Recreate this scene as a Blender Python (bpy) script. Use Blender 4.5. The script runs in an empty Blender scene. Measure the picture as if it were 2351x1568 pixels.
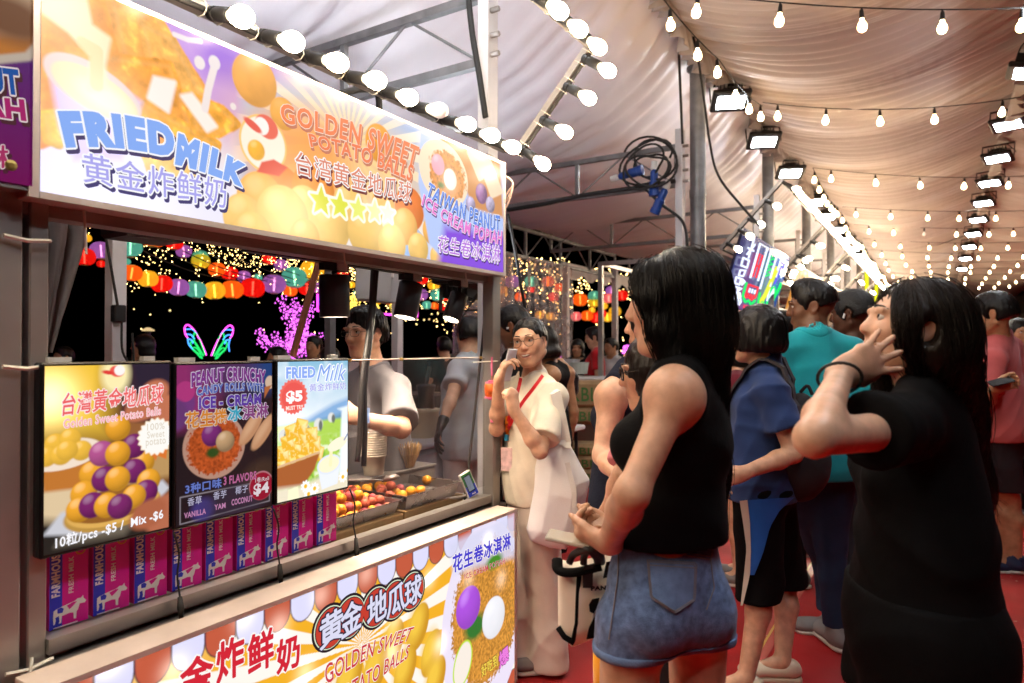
import bpy, bmesh, math, random
import numpy as np
from mathutils import Vector, Matrix
random.seed(7); RNG = np.random.default_rng(7)
SC = bpy.context.scene; COL = SC.collection
R = math.radians
# ------------------------------------------------------------------ camera
CAM = np.array([0., 0., 1.5]); YAW, PIT, FOC = R(31.9), R(.585), 1567.
FW = np.array([-math.sin(YAW)*math.cos(PIT), math.cos(YAW)*math.cos(PIT), math.sin(PIT)])
RT = np.array([math.cos(YAW), math.sin(YAW), 0.]); UP = np.cross(RT, FW)
cd = bpy.data.cameras.new('camera'); cam = bpy.data.objects.new('camera', cd); COL.objects.link(cam)
cam.location = CAM; cam.rotation_euler = (R(90)+PIT, 0, YAW)
cd.sensor_width = 36; cd.lens = 36*FOC/2351; cd.clip_start = .05; cd.clip_end = 400
cd.dof.use_dof = True; cd.dof.focus_distance = 2.4; cd.dof.aperture_fstop = 3.2; cd.dof.aperture_blades = 9
SC.camera = cam
# ------------------------------------------------------------------ world, exposure: night, everything is lit by the lamps in the place and added unseen ones
W = bpy.data.worlds.new('World'); SC.world = W; W.use_nodes = True
nt = W.node_tree; nt.nodes.clear()
sky = nt.nodes.new('ShaderNodeTexSky'); sky.sky_type = 'NISHITA'; sky.sun_disc = False
sky.sun_elevation = R(-6); sky.sun_rotation = R(200)
bg = nt.nodes.new('ShaderNodeBackground'); bg.inputs[1].default_value = .05
wo = nt.nodes.new('ShaderNodeOutputWorld'); nt.links.new(sky.outputs[0], bg.inputs[0]); nt.links.new(bg.outputs[0], wo.inputs[0])
SC.view_settings.view_transform = 'Standard'; SC.view_settings.look = 'None'
SC.view_settings.exposure = 0.0; SC.view_settings.gamma = 1; SC.view_settings.use_curve_mapping = False
SC.render.engine = 'CYCLES'
cy = SC.cycles; cy.max_bounces = 7; cy.diffuse_bounces = 3; cy.glossy_bounces = 3; cy.transmission_bounces = 5; cy.transparent_max_bounces = 12
cy.caustics_reflective = False; cy.caustics_refractive = False; cy.sample_clamp_indirect = 4; cy.sample_clamp_direct = 0
cy.use_denoising = True; cy.denoising_prefilter = 'ACCURATE'; cy.use_light_tree = True; cy.blur_glossy = .5
LB, LS, LF = 125., 26., 115.      # radiance of the stall bulbs, the string bulbs and the floodlights
# ------------------------------------------------------------------ where a point of the photograph (2351 x 1568) lies in the place
def ray(x, y): return FW + (x-1175.5)/FOC*RT + (784-y)/FOC*UP
def at(x, y, t): return CAM + ray(x, y)*t
def onX(x, y, X): r = ray(x, y); return CAM + r*(X/r[0])
def onY(x, y, Y): r = ray(x, y); return CAM + r*(Y/r[1])
def onZ(x, y, Z): r = ray(x, y); return CAM + r*((Z-1.5)/r[2])
def nrm(v): v = np.asarray(v, float); return v/max(1e-9, np.linalg.norm(v))
V = lambda *a: np.array(a, float)
# ------------------------------------------------------------------ objects
def tag(o, label=None, cat=None, group=None, kind=None):
    if label: o['label'] = label
    if cat: o['category'] = cat
    if group: o['group'] = group
    if kind: o['kind'] = kind
    return o
def thing(name, label, cat, loc=(0, 0, 0), group=None, rot=None):
    o = bpy.data.objects.new(name, None); COL.objects.link(o); o.location = loc; o.empty_display_size = .1
    if rot is not None: o.rotation_euler = rot
    return tag(o, label, cat, group)
def off(o):
    p = np.zeros(3)
    while o is not None: p = p+np.array(o.location); o = o.parent
    return p
def inst(src, name, parent=None, loc=(0, 0, 0), rot=None, mat=None, scale=None):
    me = src.data if hasattr(src, 'data') else src
    o = bpy.data.objects.new(name, me); COL.objects.link(o)
    if parent is not None: o.parent = parent
    o.location = loc
    if rot is not None: o.rotation_euler = rot
    if scale is not None: o.scale = scale
    if mat is not None:
        o.material_slots[0].link = 'OBJECT'; o.material_slots[0].material = mat
    return o
def kids(o): return [c for c in COL.objects if c.parent is o]
def axis_rot(d, up=(0, 0, 1)):      # euler that turns local -Z onto d
    return Vector(d).to_track_quat('-Z', 'Y').to_euler()
class MB:
    def __init__(s): s.v = []; s.f = []; s.m = []; s.uv = None; s.n = 0; s.mi = 0
    def add(s, v, f):
        v = np.asarray(v, float).reshape(-1, 3); s.v.append(v)
        for q in f: s.f.append([int(i)+s.n for i in q]); s.m.append(s.mi)
        s.n += len(v); return s
    def box(s, c, d, rot=None, bev=0):
        c = np.asarray(c, float); h = np.asarray(d, float)/2
        if bev:
            b = min(bev, *(h*.49)); P = []; idx = {}
            for sx in (-1, 1):
                for sy in (-1, 1):
                    for sz in (-1, 1):
                        for a in range(3):
                            q = np.array([sx, sy, sz])*(h-b); q[a] = (sx, sy, sz)[a]*h[a]
                            idx[(sx, sy, sz, a)] = len(P); P.append(q)
            F = []
            for a in range(3):
                b1, b2 = (a+1) % 3, (a+2) % 3
                for sg in (-1, 1):
                    L = []
                    for u, w in ((-1, -1), (1, -1), (1, 1), (-1, 1)):
                        k = [0, 0, 0]; k[a] = sg; k[b1] = u; k[b2] = w; L.append(idx[(*k, a)])
                    F.append(L if sg > 0 else L[::-1])
                for u in (-1, 1):
                    for w in (-1, 1):
                        L = []
                        for sg in (-1, 1):
                            k = [0, 0, 0]; k[a] = sg; k[b1] = u; k[b2] = w
                            L.append((idx[(*k, b1)], idx[(*k, b2)]))
                        q = [L[0][0], L[1][0], L[1][1], L[0][1]]
                        F.append(q if u*w > 0 else q[::-1])
            for sx in (-1, 1):
                for sy in (-1, 1):
                    for sz in (-1, 1):
                        q = [idx[(sx, sy, sz, a)] for a in range(3)]; F.append(q if sx*sy*sz > 0 else q[::-1])
            P = np.array(P)
        else:
            P = np.array([[x, y, z] for x in (-1, 1) for y in (-1, 1) for z in (-1, 1)])*h
            F = [(0, 1, 3, 2), (4, 6, 7, 5), (0, 4, 5, 1), (2, 3, 7, 6), (0, 2, 6, 4), (1, 5, 7, 3)]
        if rot is not None: P = P@np.asarray(rot, float).T
        return s.add(P+c, F)
    def tube(s, pts, r, n=8, cap=True, flat=None, closed=False):
        pts = np.asarray(pts, float); m = len(pts); r = np.broadcast_to(np.asarray(r, float), (m,))
        T = np.gradient(pts, axis=0); T /= np.linalg.norm(T, axis=1)[:, None]+1e-12
        u = np.cross(T[0], [0, 0, 1.] if abs(T[0][2]) < .95 else [1., 0, 0]); u /= np.linalg.norm(u)
        P = []; ang = np.arange(n)/n*2*np.pi
        for i in range(m):
            u = u-T[i]*(u@T[i]); u /= np.linalg.norm(u)+1e-12; w = np.cross(T[i], u)
            P.append(pts[i]+r[i]*(np.cos(ang)[:, None]*u+np.sin(ang)[:, None]*w*(flat or 1)))
        F = [(i*n+j, i*n+(j+1) % n, (i+1)*n+(j+1) % n, (i+1)*n+j) for i in range(m-1) for j in range(n)]
        if closed: F += [((m-1)*n+j, (m-1)*n+(j+1) % n, (j+1) % n, j) for j in range(n)]
        elif cap: F += [tuple(range(n))[::-1], tuple(range((m-1)*n, m*n))]
        return s.add(np.concatenate(P), F)
    def bar(s, a, b, w, h=None, up=(0, 0, 1)):     # square section bar
        a = np.asarray(a, float); b = np.asarray(b, float); d = nrm(b-a)
        up = np.asarray(up, float)
        if abs(d@up) > .98: up = np.array([1., 0, 0])
        x = nrm(np.cross(d, up)); z = np.cross(x, d)
        return s.box((a+b)/2, (w, np.linalg.norm(b-a), h or w), np.stack([x, d, z], 1))
    def lathe(s, prof, n=16, c=(0, 0, 0), ax=None, cap=True):   # prof: (radius, height)
        prof = np.asarray(prof, float); ang = np.arange(n)/n*2*np.pi; m = len(prof)
        P = np.concatenate([np.stack([p[0]*np.cos(ang), p[0]*np.sin(ang), np.full(n, p[1])], 1) for p in prof])
        if ax is not None:
            z = nrm(ax); x = nrm(np.cross(z, [0, 0, 1.] if abs(z[2]) < .9 else [1., 0, 0])); P = P@np.stack([x, np.cross(z, x), z])
        F = [(i*n+j, i*n+(j+1) % n, (i+1)*n+(j+1) % n, (i+1)*n+j) for i in range(m-1) for j in range(n)]
        if cap: F += [tuple(range(n))[::-1], tuple(range((m-1)*n, m*n))]
        return s.add(P+np.asarray(c, float), F)
    def quad(s, a, b, c, d): return s.add([a, b, c, d], [(0, 1, 2, 3)])
    def grid(s, P):                                    # P[i,j] points
        P = np.asarray(P, float); a, b = P.shape[:2]
        i = np.arange(a-1)[:, None]*b+np.arange(b-1)[None]
        F = np.stack([i, i+b, i+b+1, i+1], -1).reshape(-1, 4)
        return s.add(P.reshape(-1, 3), F)
    def build(s, name, mats, parent=None, smooth=False, auto=None):
        me = bpy.data.meshes.new(name); v = np.concatenate(s.v)
        if parent is not None: v = v-off(parent)
        me.from_pydata(v.tolist(), [], s.f)
        mats = mats if isinstance(mats, (list, tuple)) else [mats]
        for m in mats: me.materials.append(m)
        if len(mats) > 1: me.polygons.foreach_set('material_index', s.m)
        if smooth or auto: me.polygons.foreach_set('use_smooth', [True]*len(me.polygons))
        if auto: me.set_sharp_from_angle(angle=R(auto))
        if s.uv is not None:
            l = me.uv_layers.new(name='UVMap'); vi = np.empty(len(me.loops), int); me.loops.foreach_get('vertex_index', vi)
            l.data.foreach_set('uv', np.asarray(s.uv, float)[vi].ravel())
        me.update()
        o = bpy.data.objects.new(name, me); COL.objects.link(o)
        if parent is not None: o.parent = parent
        return o
def sag(a, b, s, n=14):
    a = np.asarray(a, float); b = np.asarray(b, float); t = np.linspace(0, 1, n)[:, None]
    return a+(b-a)*t-np.array([0, 0, 1.])*s*4*t*(1-t)
def spline(pts, n=40):
    pts = np.asarray(pts, float); p = np.vstack([2*pts[0]-pts[1], pts, 2*pts[-1]-pts[-2]]); o = []
    m = len(pts)-1
    for t in np.linspace(0, m-1e-6, n):
        i = int(t); u = t-i; a, b, c, d = p[i], p[i+1], p[i+2], p[i+3]
        o.append(.5*((2*b)+(-a+c)*u+(2*a-5*b+4*c-d)*u*u+(-a+3*b-3*c+d)*u**3))
    return np.array(o)
# ------------------------------------------------------------------ materials
def lin(c):
    c = np.asarray(c, float)
    if c.max() > 1.001: c = c/255
    return np.where(c <= .04045, c/12.92, ((c+.055)/1.055)**2.4)
def mat(name, col, rough=.5, metal=0, bump=0, bscale=40, var=0, vscale=8, bstretch=None, spec=.5, sss=0, trans=0, alpha=1, emis=0, sheen=0, coat=0, attr=None, ecol=None, ior=1.45):
    m = bpy.data.materials.new(name); m.use_nodes = True; n = m.node_tree; b = n.nodes['Principled BSDF']; L = n.links
    col = tuple(float(x) for x in col)[:3]
    b.inputs['Base Color'].default_value = (*col, 1); b.inputs['Roughness'].default_value = rough; b.inputs['Metallic'].default_value = metal
    b.inputs['Specular IOR Level'].default_value = spec; b.inputs['IOR'].default_value = ior
    if sss: b.inputs['Subsurface Weight'].default_value = sss; b.inputs['Subsurface Radius'].default_value = (.012, .005, .003); b.inputs['Subsurface Scale'].default_value = 1
    if trans: b.inputs['Transmission Weight'].default_value = trans
    if alpha < 1: b.inputs['Alpha'].default_value = alpha
    if emis: b.inputs['Emission Strength'].default_value = emis; b.inputs['Emission Color'].default_value = (*(ecol or col), 1)
    if sheen: b.inputs['Sheen Weight'].default_value = sheen
    if coat: b.inputs['Coat Weight'].default_value = coat
    tc = n.nodes.new('ShaderNodeTexCoord')
    def noise(scale, stretch=None, det=4):
        mp = n.nodes.new('ShaderNodeMapping'); L.new(tc.outputs['Object'], mp.inputs[0])
        if stretch: mp.inputs['Scale'].default_value = stretch
        t = n.nodes.new('ShaderNodeTexNoise'); t.inputs['Scale'].default_value = scale; t.inputs['Detail'].default_value = det
        L.new(mp.outputs[0], t.inputs[0]); return t
    src = None
    if attr:
        a = n.nodes.new('ShaderNodeAttribute'); a.attribute_name = attr; src = a.outputs['Color']
    if var:
        t = noise(vscale); mr = n.nodes.new('ShaderNodeMapRange'); L.new(t.outputs['Fac'], mr.inputs[0])
        mr.inputs[1].default_value = .3; mr.inputs[2].default_value = .7; mr.inputs[3].default_value = 1-var; mr.inputs[4].default_value = 1+var*.6
        mx = n.nodes.new('ShaderNodeMix'); mx.data_type = 'RGBA'; mx.blend_type = 'MULTIPLY'; mx.inputs[0].default_value = 1
        if src is not None: L.new(src, mx.inputs[6])
        else: mx.inputs[6].default_value = (*col, 1)
        L.new(mr.outputs[0], mx.inputs[7]); src = mx.outputs[2]
        t2 = noise(vscale*2.7); m2 = n.nodes.new('ShaderNodeMapRange'); L.new(t2.outputs['Fac'], m2.inputs[0])
        m2.inputs[3].default_value = max(.02, rough-.12); m2.inputs[4].default_value = min(1, rough+.12); L.new(m2.outputs[0], b.inputs['Roughness'])
    if src is not None: L.new(src, b.inputs['Base Color'])
    if bump:
        t = noise(bscale, bstretch); bp = n.nodes.new('ShaderNodeBump'); bp.inputs['Strength'].default_value = min(1, bump); bp.inputs['Distance'].default_value = .004
        L.new(t.outputs['Fac'], bp.inputs['Height']); L.new(bp.outputs[0], b.inputs['Normal'])
    return m
def emat(name, col, s, sample=True):
    m = bpy.data.materials.new(name); m.use_nodes = True; n = m.node_tree; n.nodes.clear()
    e = n.nodes.new('ShaderNodeEmission'); e.inputs[0].default_value = (*[float(x) for x in col], 1); e.inputs[1].default_value = s
    o = n.nodes.new('ShaderNodeOutputMaterial'); n.links.new(e.outputs[0], o.inputs[0])
    if not sample: m.cycles.emission_sampling = 'NONE'
    return m
def imat(name, img, s=1., rough=.3, glow=True, base=.0):
    m = bpy.data.materials.new(name); m.use_nodes = True; n = m.node_tree; b = n.nodes['Principled BSDF']
    t = n.nodes.new('ShaderNodeTexImage'); t.image = img; t.extension = 'EXTEND'
    b.inputs['Roughness'].default_value = rough
    if glow:
        b.inputs['Base Color'].default_value = (.004, .004, .004, 1); b.inputs['Specular IOR Level'].default_value = .12; b.inputs['Emission Strength'].default_value = s
        n.links.new(t.outputs[0], b.inputs['Emission Color'])
    else: n.links.new(t.outputs[0], b.inputs['Base Color'])
    return m
M = {}
M['steel'] = mat('stainless_steel', (.44, .41, .39), .34, .65, .12, 30, .25, 3)
M['steel_dull'] = mat('brushed_steel', (.36, .33, .31), .42, .6, .2, 60, .3, 4)
M['galv'] = mat('galvanised_steel', (.24, .24, .25), .5, .6, .15, 40, .35, 6)
M['whitemetal'] = mat('white_painted_metal', (.62, .6, .62), .45, 0, .1, 30, .12, 5)
M['black'] = mat('black_plastic', (.012, .012, .013), .45, 0, .1, 80)
M['blackmetal'] = mat('black_metal', (.012, .011, .011), .4, .3, .1, 60)
M['rubber'] = mat('black_rubber', (.014, .013, .013), .6)
M['tie'] = mat('white_nylon_tie', (.7, .68, .6), .4)
M['bulbbase'] = mat('white_bulb_collar', (.75, .72, .66), .4, emis=1.2, ecol=(1, .85, .62))
M['bulb'] = emat('stall_bulb_glow', (1, .80, .55), LB)
M['bulbwarm'] = emat('warmer_stall_bulb_glow', (1, .72, .42), LB*.75); M['bulbdim'] = emat('weaker_stall_bulb_glow', (1, .82, .6), LB*.55); M['sbulbwarm'] = emat('warmer_string_bulb_glow', (1, .66, .32), LS*.8)
M['sbulb'] = emat('string_bulb_glow', (1, .74, .40), LS)
M['dead'] = mat('dead_bulb_faint_glow', (.85, .8, .74), .25, emis=.35, ecol=(1, .9, .8))  # dead bulbs, with a faint glow put into their colour
M['flood'] = emat('floodlight_glow', (.88, .95, 1), LF); M['floodlow'] = emat('added_uplight_glow', (.84, .90, 1), LF*.55)
M['wood'] = mat('pale_wood_board', (.42, .27, .12), .55, 0, .3, 12, .2, 5, bstretch=(12, 1, 12))
# ------------------------------------------------------------------ flat print: pictures drawn from shapes
class Pic:
    """A picture on a plane, in metres: a to the right, b up."""
    def __init__(s, a0, a1, b0, b1, res):
        s.w = int((a1-a0)*res); s.h = int((b1-b0)*res); s.px = 1./res
        s.A, s.B = np.meshgrid(a0+(np.arange(s.w)+.5)/res, b0+(np.arange(s.h)+.5)/res)
        s.I = np.ones((s.h, s.w, 3)); s.box = (a0, a1, b0, b1); s.cache = {}
    def noise(s, sc, seed=0, oct=3):
        k = (sc, seed, oct)
        if k not in s.cache:
            r = np.random.default_rng(seed); o = np.zeros((s.h, s.w)); am = 1
            for q in range(oct):
                x = (s.A-s.box[0])*sc*2**q; y = (s.B-s.box[2])*sc*2**q; xi = x.astype(int); yi = y.astype(int)
                g = r.random((yi.max()+3, xi.max()+3)); u = x-xi; v = y-yi; u = u*u*(3-2*u); v = v*v*(3-2*v)
                o += am*((g[yi, xi]*(1-u)+g[yi, xi+1]*u)*(1-v)+(g[yi+1, xi]*(1-u)+g[yi+1, xi+1]*u)*v); am *= .5
            s.cache[k] = o/(2-.5**(oct-1))
        return s.cache[k]
    def mix(s, m, c):
        c = np.asarray(c, float)
        if c.ndim == 1: c = lin(c)
        s.I = s.I*(1-m[..., None])+c*m[..., None]; return s
    def soft(s, d, w=None): return np.clip(.5-d/(w or 1.5*s.px), 0, 1)
    def dell(s, c, r, ang=0):
        x = s.A-c[0]; y = s.B-c[1]; ca, sa = math.cos(R(ang)), math.sin(R(ang))
        u = (x*ca+y*sa)/r[0]; v = (-x*sa+y*ca)/r[1]; return (np.sqrt(u*u+v*v)-1)*min(r)
    def ell(s, c, r, col, ang=0, w=None, op=1): return s.mix(s.soft(s.dell(c, r, ang), w)*op, col)
    def dpoly(s, P):
        P = np.asarray(P, float); d = np.full(s.A.shape, 1e9); sg = np.ones(s.A.shape); n = len(P)
        for i in range(n):
            a, b = P[i], P[i-1]; e = b-a; wx = s.A-a[0]; wy = s.B-a[1]
            t = np.clip((wx*e[0]+wy*e[1])/(e@e+1e-12), 0, 1); bx = wx-e[0]*t; by = wy-e[1]*t; d = np.minimum(d, bx*bx+by*by)
            c1 = s.B >= a[1]; c2 = s.B < b[1]; c3 = e[0]*wy > e[1]*wx
            fl = (c1 & c2 & c3) | (~c1 & ~c2 & ~c3); sg = np.where(fl, -sg, sg)
        return sg*np.sqrt(d)
    def poly(s, P, col, w=None, op=1, r=0): return s.mix(s.soft(s.dpoly(P)-r, w)*op, col)
    def ball(s, c, r, col, light=(-.35, .55), dark=.45, tex=.12, seed=1, hi=.35):
        x = (s.A-c[0])/r; y = (s.B-c[1])/r; q = x*x+y*y; m = s.soft((np.sqrt(q)-1)*r, 2*s.px)
        z = np.sqrt(np.clip(1-q, 0, 1)); sh = np.clip(x*light[0]+y*light[1]+z*.75, 0, 1)
        n = s.noise(60/(r*40), seed); k = (dark+(1-dark)*sh)*(1+tex*(n-.5)*2)
        C = lin(col)[None, None]*k[..., None]+hi*np.clip(sh-.86, 0, 1)[..., None]*3
        return s.mix(m, np.clip(C, 0, 1.5))
    def stroke(s, P, w, col, op=1, taper=None):
        P = np.asarray(P, float); d = np.full(s.A.shape, 1e9)
        for i in range(len(P)-1):
            a, b = P[i], P[i+1]; e = b-a; wx = s.A-a[0]; wy = s.B-a[1]; t = np.clip((wx*e[0]+wy*e[1])/(e@e+1e-12), 0, 1)
            d = np.minimum(d, np.hypot(wx-e[0]*t, wy-e[1]*t))
        return s.mix(s.soft(d-w/2)*op, col)
    def rays(s, c, n, c1, c2, ph=0, op=1):
        th = np.arctan2(s.B-c[1], s.A-c[0])*n/(2*np.pi)+ph; k = np.clip((np.abs((th % 1)-.5)-.25)*40+.5, 0, 1)[..., None]
        s.I = s.I*(1-op)+(lin(c1)*k+lin(c2)*(1-k))*op; return s
    def glow(s, c, r, col, amt):
        q = ((s.A-c[0])**2+(s.B-c[1])**2)/(r*r); s.I = s.I+lin(col)*(np.exp(-q)*amt)[..., None]; return s
    def image(s, name):
        im = bpy.data.images.new(name, s.w, s.h, alpha=False, float_buffer=True)
        px = np.ones((s.h, s.w, 4), np.float32); px[..., :3] = np.clip(s.I, 0, 6); im.pixels.foreach_set(px.ravel()); im.update(); im.pack()
        return im
# ------------------------------------------------------------------ lettering
_G = {}
def glyphs(txt, bold=0., shear=0., sp=1.07):
    k = (txt, bold, shear, sp)
    if k not in _G:
        c = bpy.data.curves.new('lettering', 'FONT'); c.body = txt; c.offset = bold; c.shear = shear; c.resolution_u = 3; c.space_character = sp
        o = bpy.data.objects.new('lettering', c); me = o.to_mesh()
        v = np.empty(len(me.vertices)*3); me.vertices.foreach_get('co', v); v = v.reshape(-1, 3)[:, :2]
        f = [list(p.vertices) for p in me.polygons]
        o.to_mesh_clear(); bpy.data.objects.remove(o); bpy.data.curves.remove(c); _G[k] = (v, f)
    return _G[k]
def lettering(mb, txt, warp, place, layers, shear=0., core=.012, sp=1.07):
    """warp maps (s,t) in 0..1 of the plain word's box to plane coordinates, place maps plane coordinates + lift to a point.
    layers: (material index, extra boldness, (da, db), lift)"""
    v0, _ = glyphs(txt, core, shear, sp); lo = v0.min(0); hi = v0.max(0)
    for mi, b, sh, lift in layers:
        v, f = glyphs(txt, core, shear, sp); mb.mi = mi
        for i in range(9 if b > .012 else 1):      # a thick rim: the word repeated round itself
            d = V(math.cos(i*.785), math.sin(i*.785))*b if i < 8 and b > .012 else V(0, 0)
            mb.add(place(warp((v+d-lo)/(hi-lo))+np.asarray(sh), lift+i*2e-5), f)
    return mb
def quadwarp(bl, br, tl, tr, bow=0.):
    bl, br, tl, tr = [np.asarray(p, float)[:2] for p in (bl, br, tl, tr)]
    def f(st):
        s, t = st[:, :1], st[:, 1:]
        p = bl*(1-s)*(1-t)+br*s*(1-t)+tl*(1-s)*t+tr*s*t
        p = p+np.concatenate([0*s, bow*4*s*(1-s)], 1); return p
    return f
def on_plane(X, nx=1):         # plane coordinates (Y, Z) on X = const facing +X
    return lambda q, l: np.stack([np.full(len(q), X+nx*l), q[:, 0], q[:, 1]], 1)
def yz(px, py, X): return onX(px, py, X)[1:]
_E = {}
def glow_mat(rgb, s=1.):
    k = (tuple(rgb), s)
    if k not in _E:
        m = _E[k] = mat('lit_print', (.004, .004, .004), .5, emis=s, ecol=tuple(lin(rgb)), spec=.08)
        m.cycles.emission_sampling = 'NONE'
    return _E[k]
def paint_mat(rgb, rough=.5):
    k = (tuple(rgb), 'p', rough)
    if k not in _E: _E[k] = mat('print_ink', lin(rgb), rough)
    return _E[k]
# ------------------------------------------------------------------ the setting: ground, carpet, tent lining
M['carpet'] = mat('red_event_carpet', (.42, .010, .010), .7, 0, .7, 240, .45, 1.6)
M['asphalt'] = mat('dark_asphalt', (.03, .03, .03), .85, 0, .4, 60)
o = MB().quad((-120, -20, -.02), (120, -20, -.02), (120, 220, -.02), (-120, 220, -.02)).build('ground', M['asphalt']); tag(o, 'dark ground beyond the tents', kind='structure')
o = MB().grid(np.stack(np.meshgrid(np.linspace(-5.4, 9, 8), np.linspace(-2, 60, 30), indexing='ij')+[np.zeros((8, 30))], -1)).build('red_carpet', M['carpet']); tag(o, 'red carpet floor of the market aisle', kind='structure')
M['tape'] = mat('clear_floor_tape', (.55, .12, .10), .25); M['tapeline'] = mat('yellow_tape_line', (.65, .38, .08), .4)
ta, tb = onZ(1700, 1570, .004), onZ(1930, 1180, .004); d = nrm(tb-ta); sd = V(d[1], -d[0], 0)
mb = MB(); mb.quad(ta-sd*.045, ta+sd*.045, tb+sd*.045, tb-sd*.045)
mb.mi = 1; L3 = V(0, 0, .003); mb.quad(ta-sd*.006+L3, ta+sd*.006+L3, tb+sd*.006+L3, tb-sd*.006+L3)
o = mb.build('floor_tape', [M['tape'], M['tapeline']]); tag(o, 'clear tape with a yellow centre line on the red carpet', kind='structure')
p = onZ(2321, 1515, .003); tag(MB().lathe([(.017, 0), (.017, .001)], 16, p).build('paper_disc', mat('white_paper', (.8, .8, .78), .6)), 'small white paper disc lying on the red carpet', 'litter')
mb = MB()
for i in range(520):       # scraps and crumbs
    x = RNG.uniform(-1.7, 2); y = RNG.uniform(2.6, 9); s = RNG.uniform(.002, .010); a = RNG.uniform(0, 6); c = V(x, y, .004)
    u = V(math.cos(a), math.sin(a), 0)*s; w = V(-math.sin(a), math.cos(a), 0)*s*RNG.uniform(.2, .7); mb.quad(c-u-w, c+u-w, c+u+w+V(0, 0, .002), c-u+w)
tag(mb.build('litter', mat('pale_scraps', (.5, .3, .22), .7)), 'tiny pale scraps trodden into the red carpet', kind='stuff')
# tent lining: cloth hung in swags between the gutters
M['cloth'] = mat('tent_lining_cloth', (.55, .475, .445), .75, 0, .12, 25, .06, 1.2, sheen=.3, bstretch=(1, 6, 1))
M['cloth2'] = mat('satin_tent_lining', (.86, .84, .91), .42, 0, .10, 20, .05, 1.2, spec=.6, bstretch=(1, 4, 1))
GX, GZ, RX = -1.9, 4.28, .75
BAY = 3.15; B0 = -.2
def foldnoise(y, x, seed, lam, am):
    r = np.random.default_rng(seed); ph = r.uniform(0, 6.28, 6)
    w = y+.05*np.sin(x*2.1+ph[0])+.10*np.sin(y*1.7+ph[1])+.05*np.sin(y*4.1+x*.9+ph[5]); k = 2*np.pi/lam
    a = np.sin(k*w+ph[2]); b = np.sin(k*w*.53+ph[3]+x*1.3); c = np.sin(k*w*1.87+ph[4]-x)
    return am*(.8*(1-np.abs(a))**1.3*1.4+.5*b+.3*c)
def swag(name, label, x0, x1, zf, y0, y1, ny, nx, lam, am, m, seed):
    s = np.linspace(0, 1, nx); y = np.linspace(y0, y1, ny); S, Y = np.meshgrid(s, y, indexing='ij'); X = x0+(x1-x0)*S
    bay = ((Y-B0)/BAY) % 1; e = np.minimum(bay, 1-bay)
    edge = np.minimum(S, 1-S); env = .45+.9*np.exp(-edge*7)
    Z = zf(S)-.10*np.sin(np.pi*np.clip(e*2, 0, 1))*np.sin(np.pi*S)+foldnoise(Y, X, seed, lam, am)*env
    Y2 = Y+.05*np.sin(S*3.1)*np.sin(np.pi*bay)
    o = MB().grid(np.stack([X, Y2, Z], -1)).build(name, m, smooth=True); return tag(o, label, kind='structure')
swag('ceiling', 'peach cloth lining gathered in swags over the market aisle', GX, RX, lambda s: 4.33+.03*s-.30*4*s*(1-s)*(1-.12*s), -1, 20, 1050, 26, .23, .042, M['cloth'], 3)
swag('ceiling', 'far part of the peach cloth lining over the aisle', GX, RX, lambda s: 4.33-.26*4*s*(1-s), 20, 46, 260, 12, .45, .05, M['cloth'], 4)
swag('ceiling', 'cloth lining of the tent row on the right', RX, 3.6, lambda s: 4.33-.30*4*s*(1-s), 0, 22, 500, 14, .26, .03, M['cloth'], 5)
swag('ceiling', 'far cloth lining of the right tent row', RX, 3.6, lambda s: 4.33-.26*4*s*(1-s), 22, 46, 200, 8, .5, .05, M['cloth'], 6)
_px = np.array([-5.2, -5, -4.4, -3.83, -3.2, -2.68, -2.25, -1.9]); _pz = np.array([3.30, 3.24, 3.28, 3.36, 3.46, 3.66, 3.95, 4.30])
def leftz(s): return np.interp(GX+(-5.2-GX)*s, _px, _pz)
swag('ceiling', 'white satin lining sloping down over the food stalls', GX, -5.2, leftz, -2.6, 20, 640, 26, .50, .026, M['cloth2'], 8)
swag('ceiling', 'far part of the satin lining over the stall row', GX, -5.2, leftz, 20, 46, 200, 10, .6, .04, M['cloth2'], 9)
# end of the tent
tag(MB().box((-1, 46, 1.7), (14, .1, 3.4)).build('end_wall', mat('grey_end_wall', (.30, .25, .22), .8, var=.3, vscale=1)), 'pale wall closing the far end of the tent', kind='structure')
tag(MB().box((-1, 45.8, 4.0), (14, .1, 1.2)).build('gable_wall', mat('dark_gable_cloth', (.12, .085, .065), .8)), 'dark cloth gable at the far end', kind='structure')
# gathered frill along the gutters
def frill(name, x, label):
    y = np.linspace(-1, 34, 1500); t = np.linspace(0, 1, 6); T, Y = np.meshgrid(t, y, indexing='ij')
    bay = ((Y-B0-.05)/BAY) % 1; drop = .20+.10*np.cos(2*np.pi*bay)+.035*np.sin(Y*9)+.02*np.sin(Y*31+1)
    X = x+.05*np.sin(Y*38+2*np.sin(Y*5))*(.3+T)+.03*np.sin(Y*83)*T; Z = GZ+.08-T*drop
    return tag(MB().grid(np.stack([X, Y+.02*np.sin(Y*50)*T, Z], -1)).build(name, M['cloth'], smooth=True), label, 'cloth frill')
frill('gathered_cloth_frill', GX+.06, 'ruffled cloth frill gathered along the left gutter above the stalls')
frill('gathered_cloth_frill', RX, 'ruffled cloth frill gathered along the right gutter')
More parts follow.
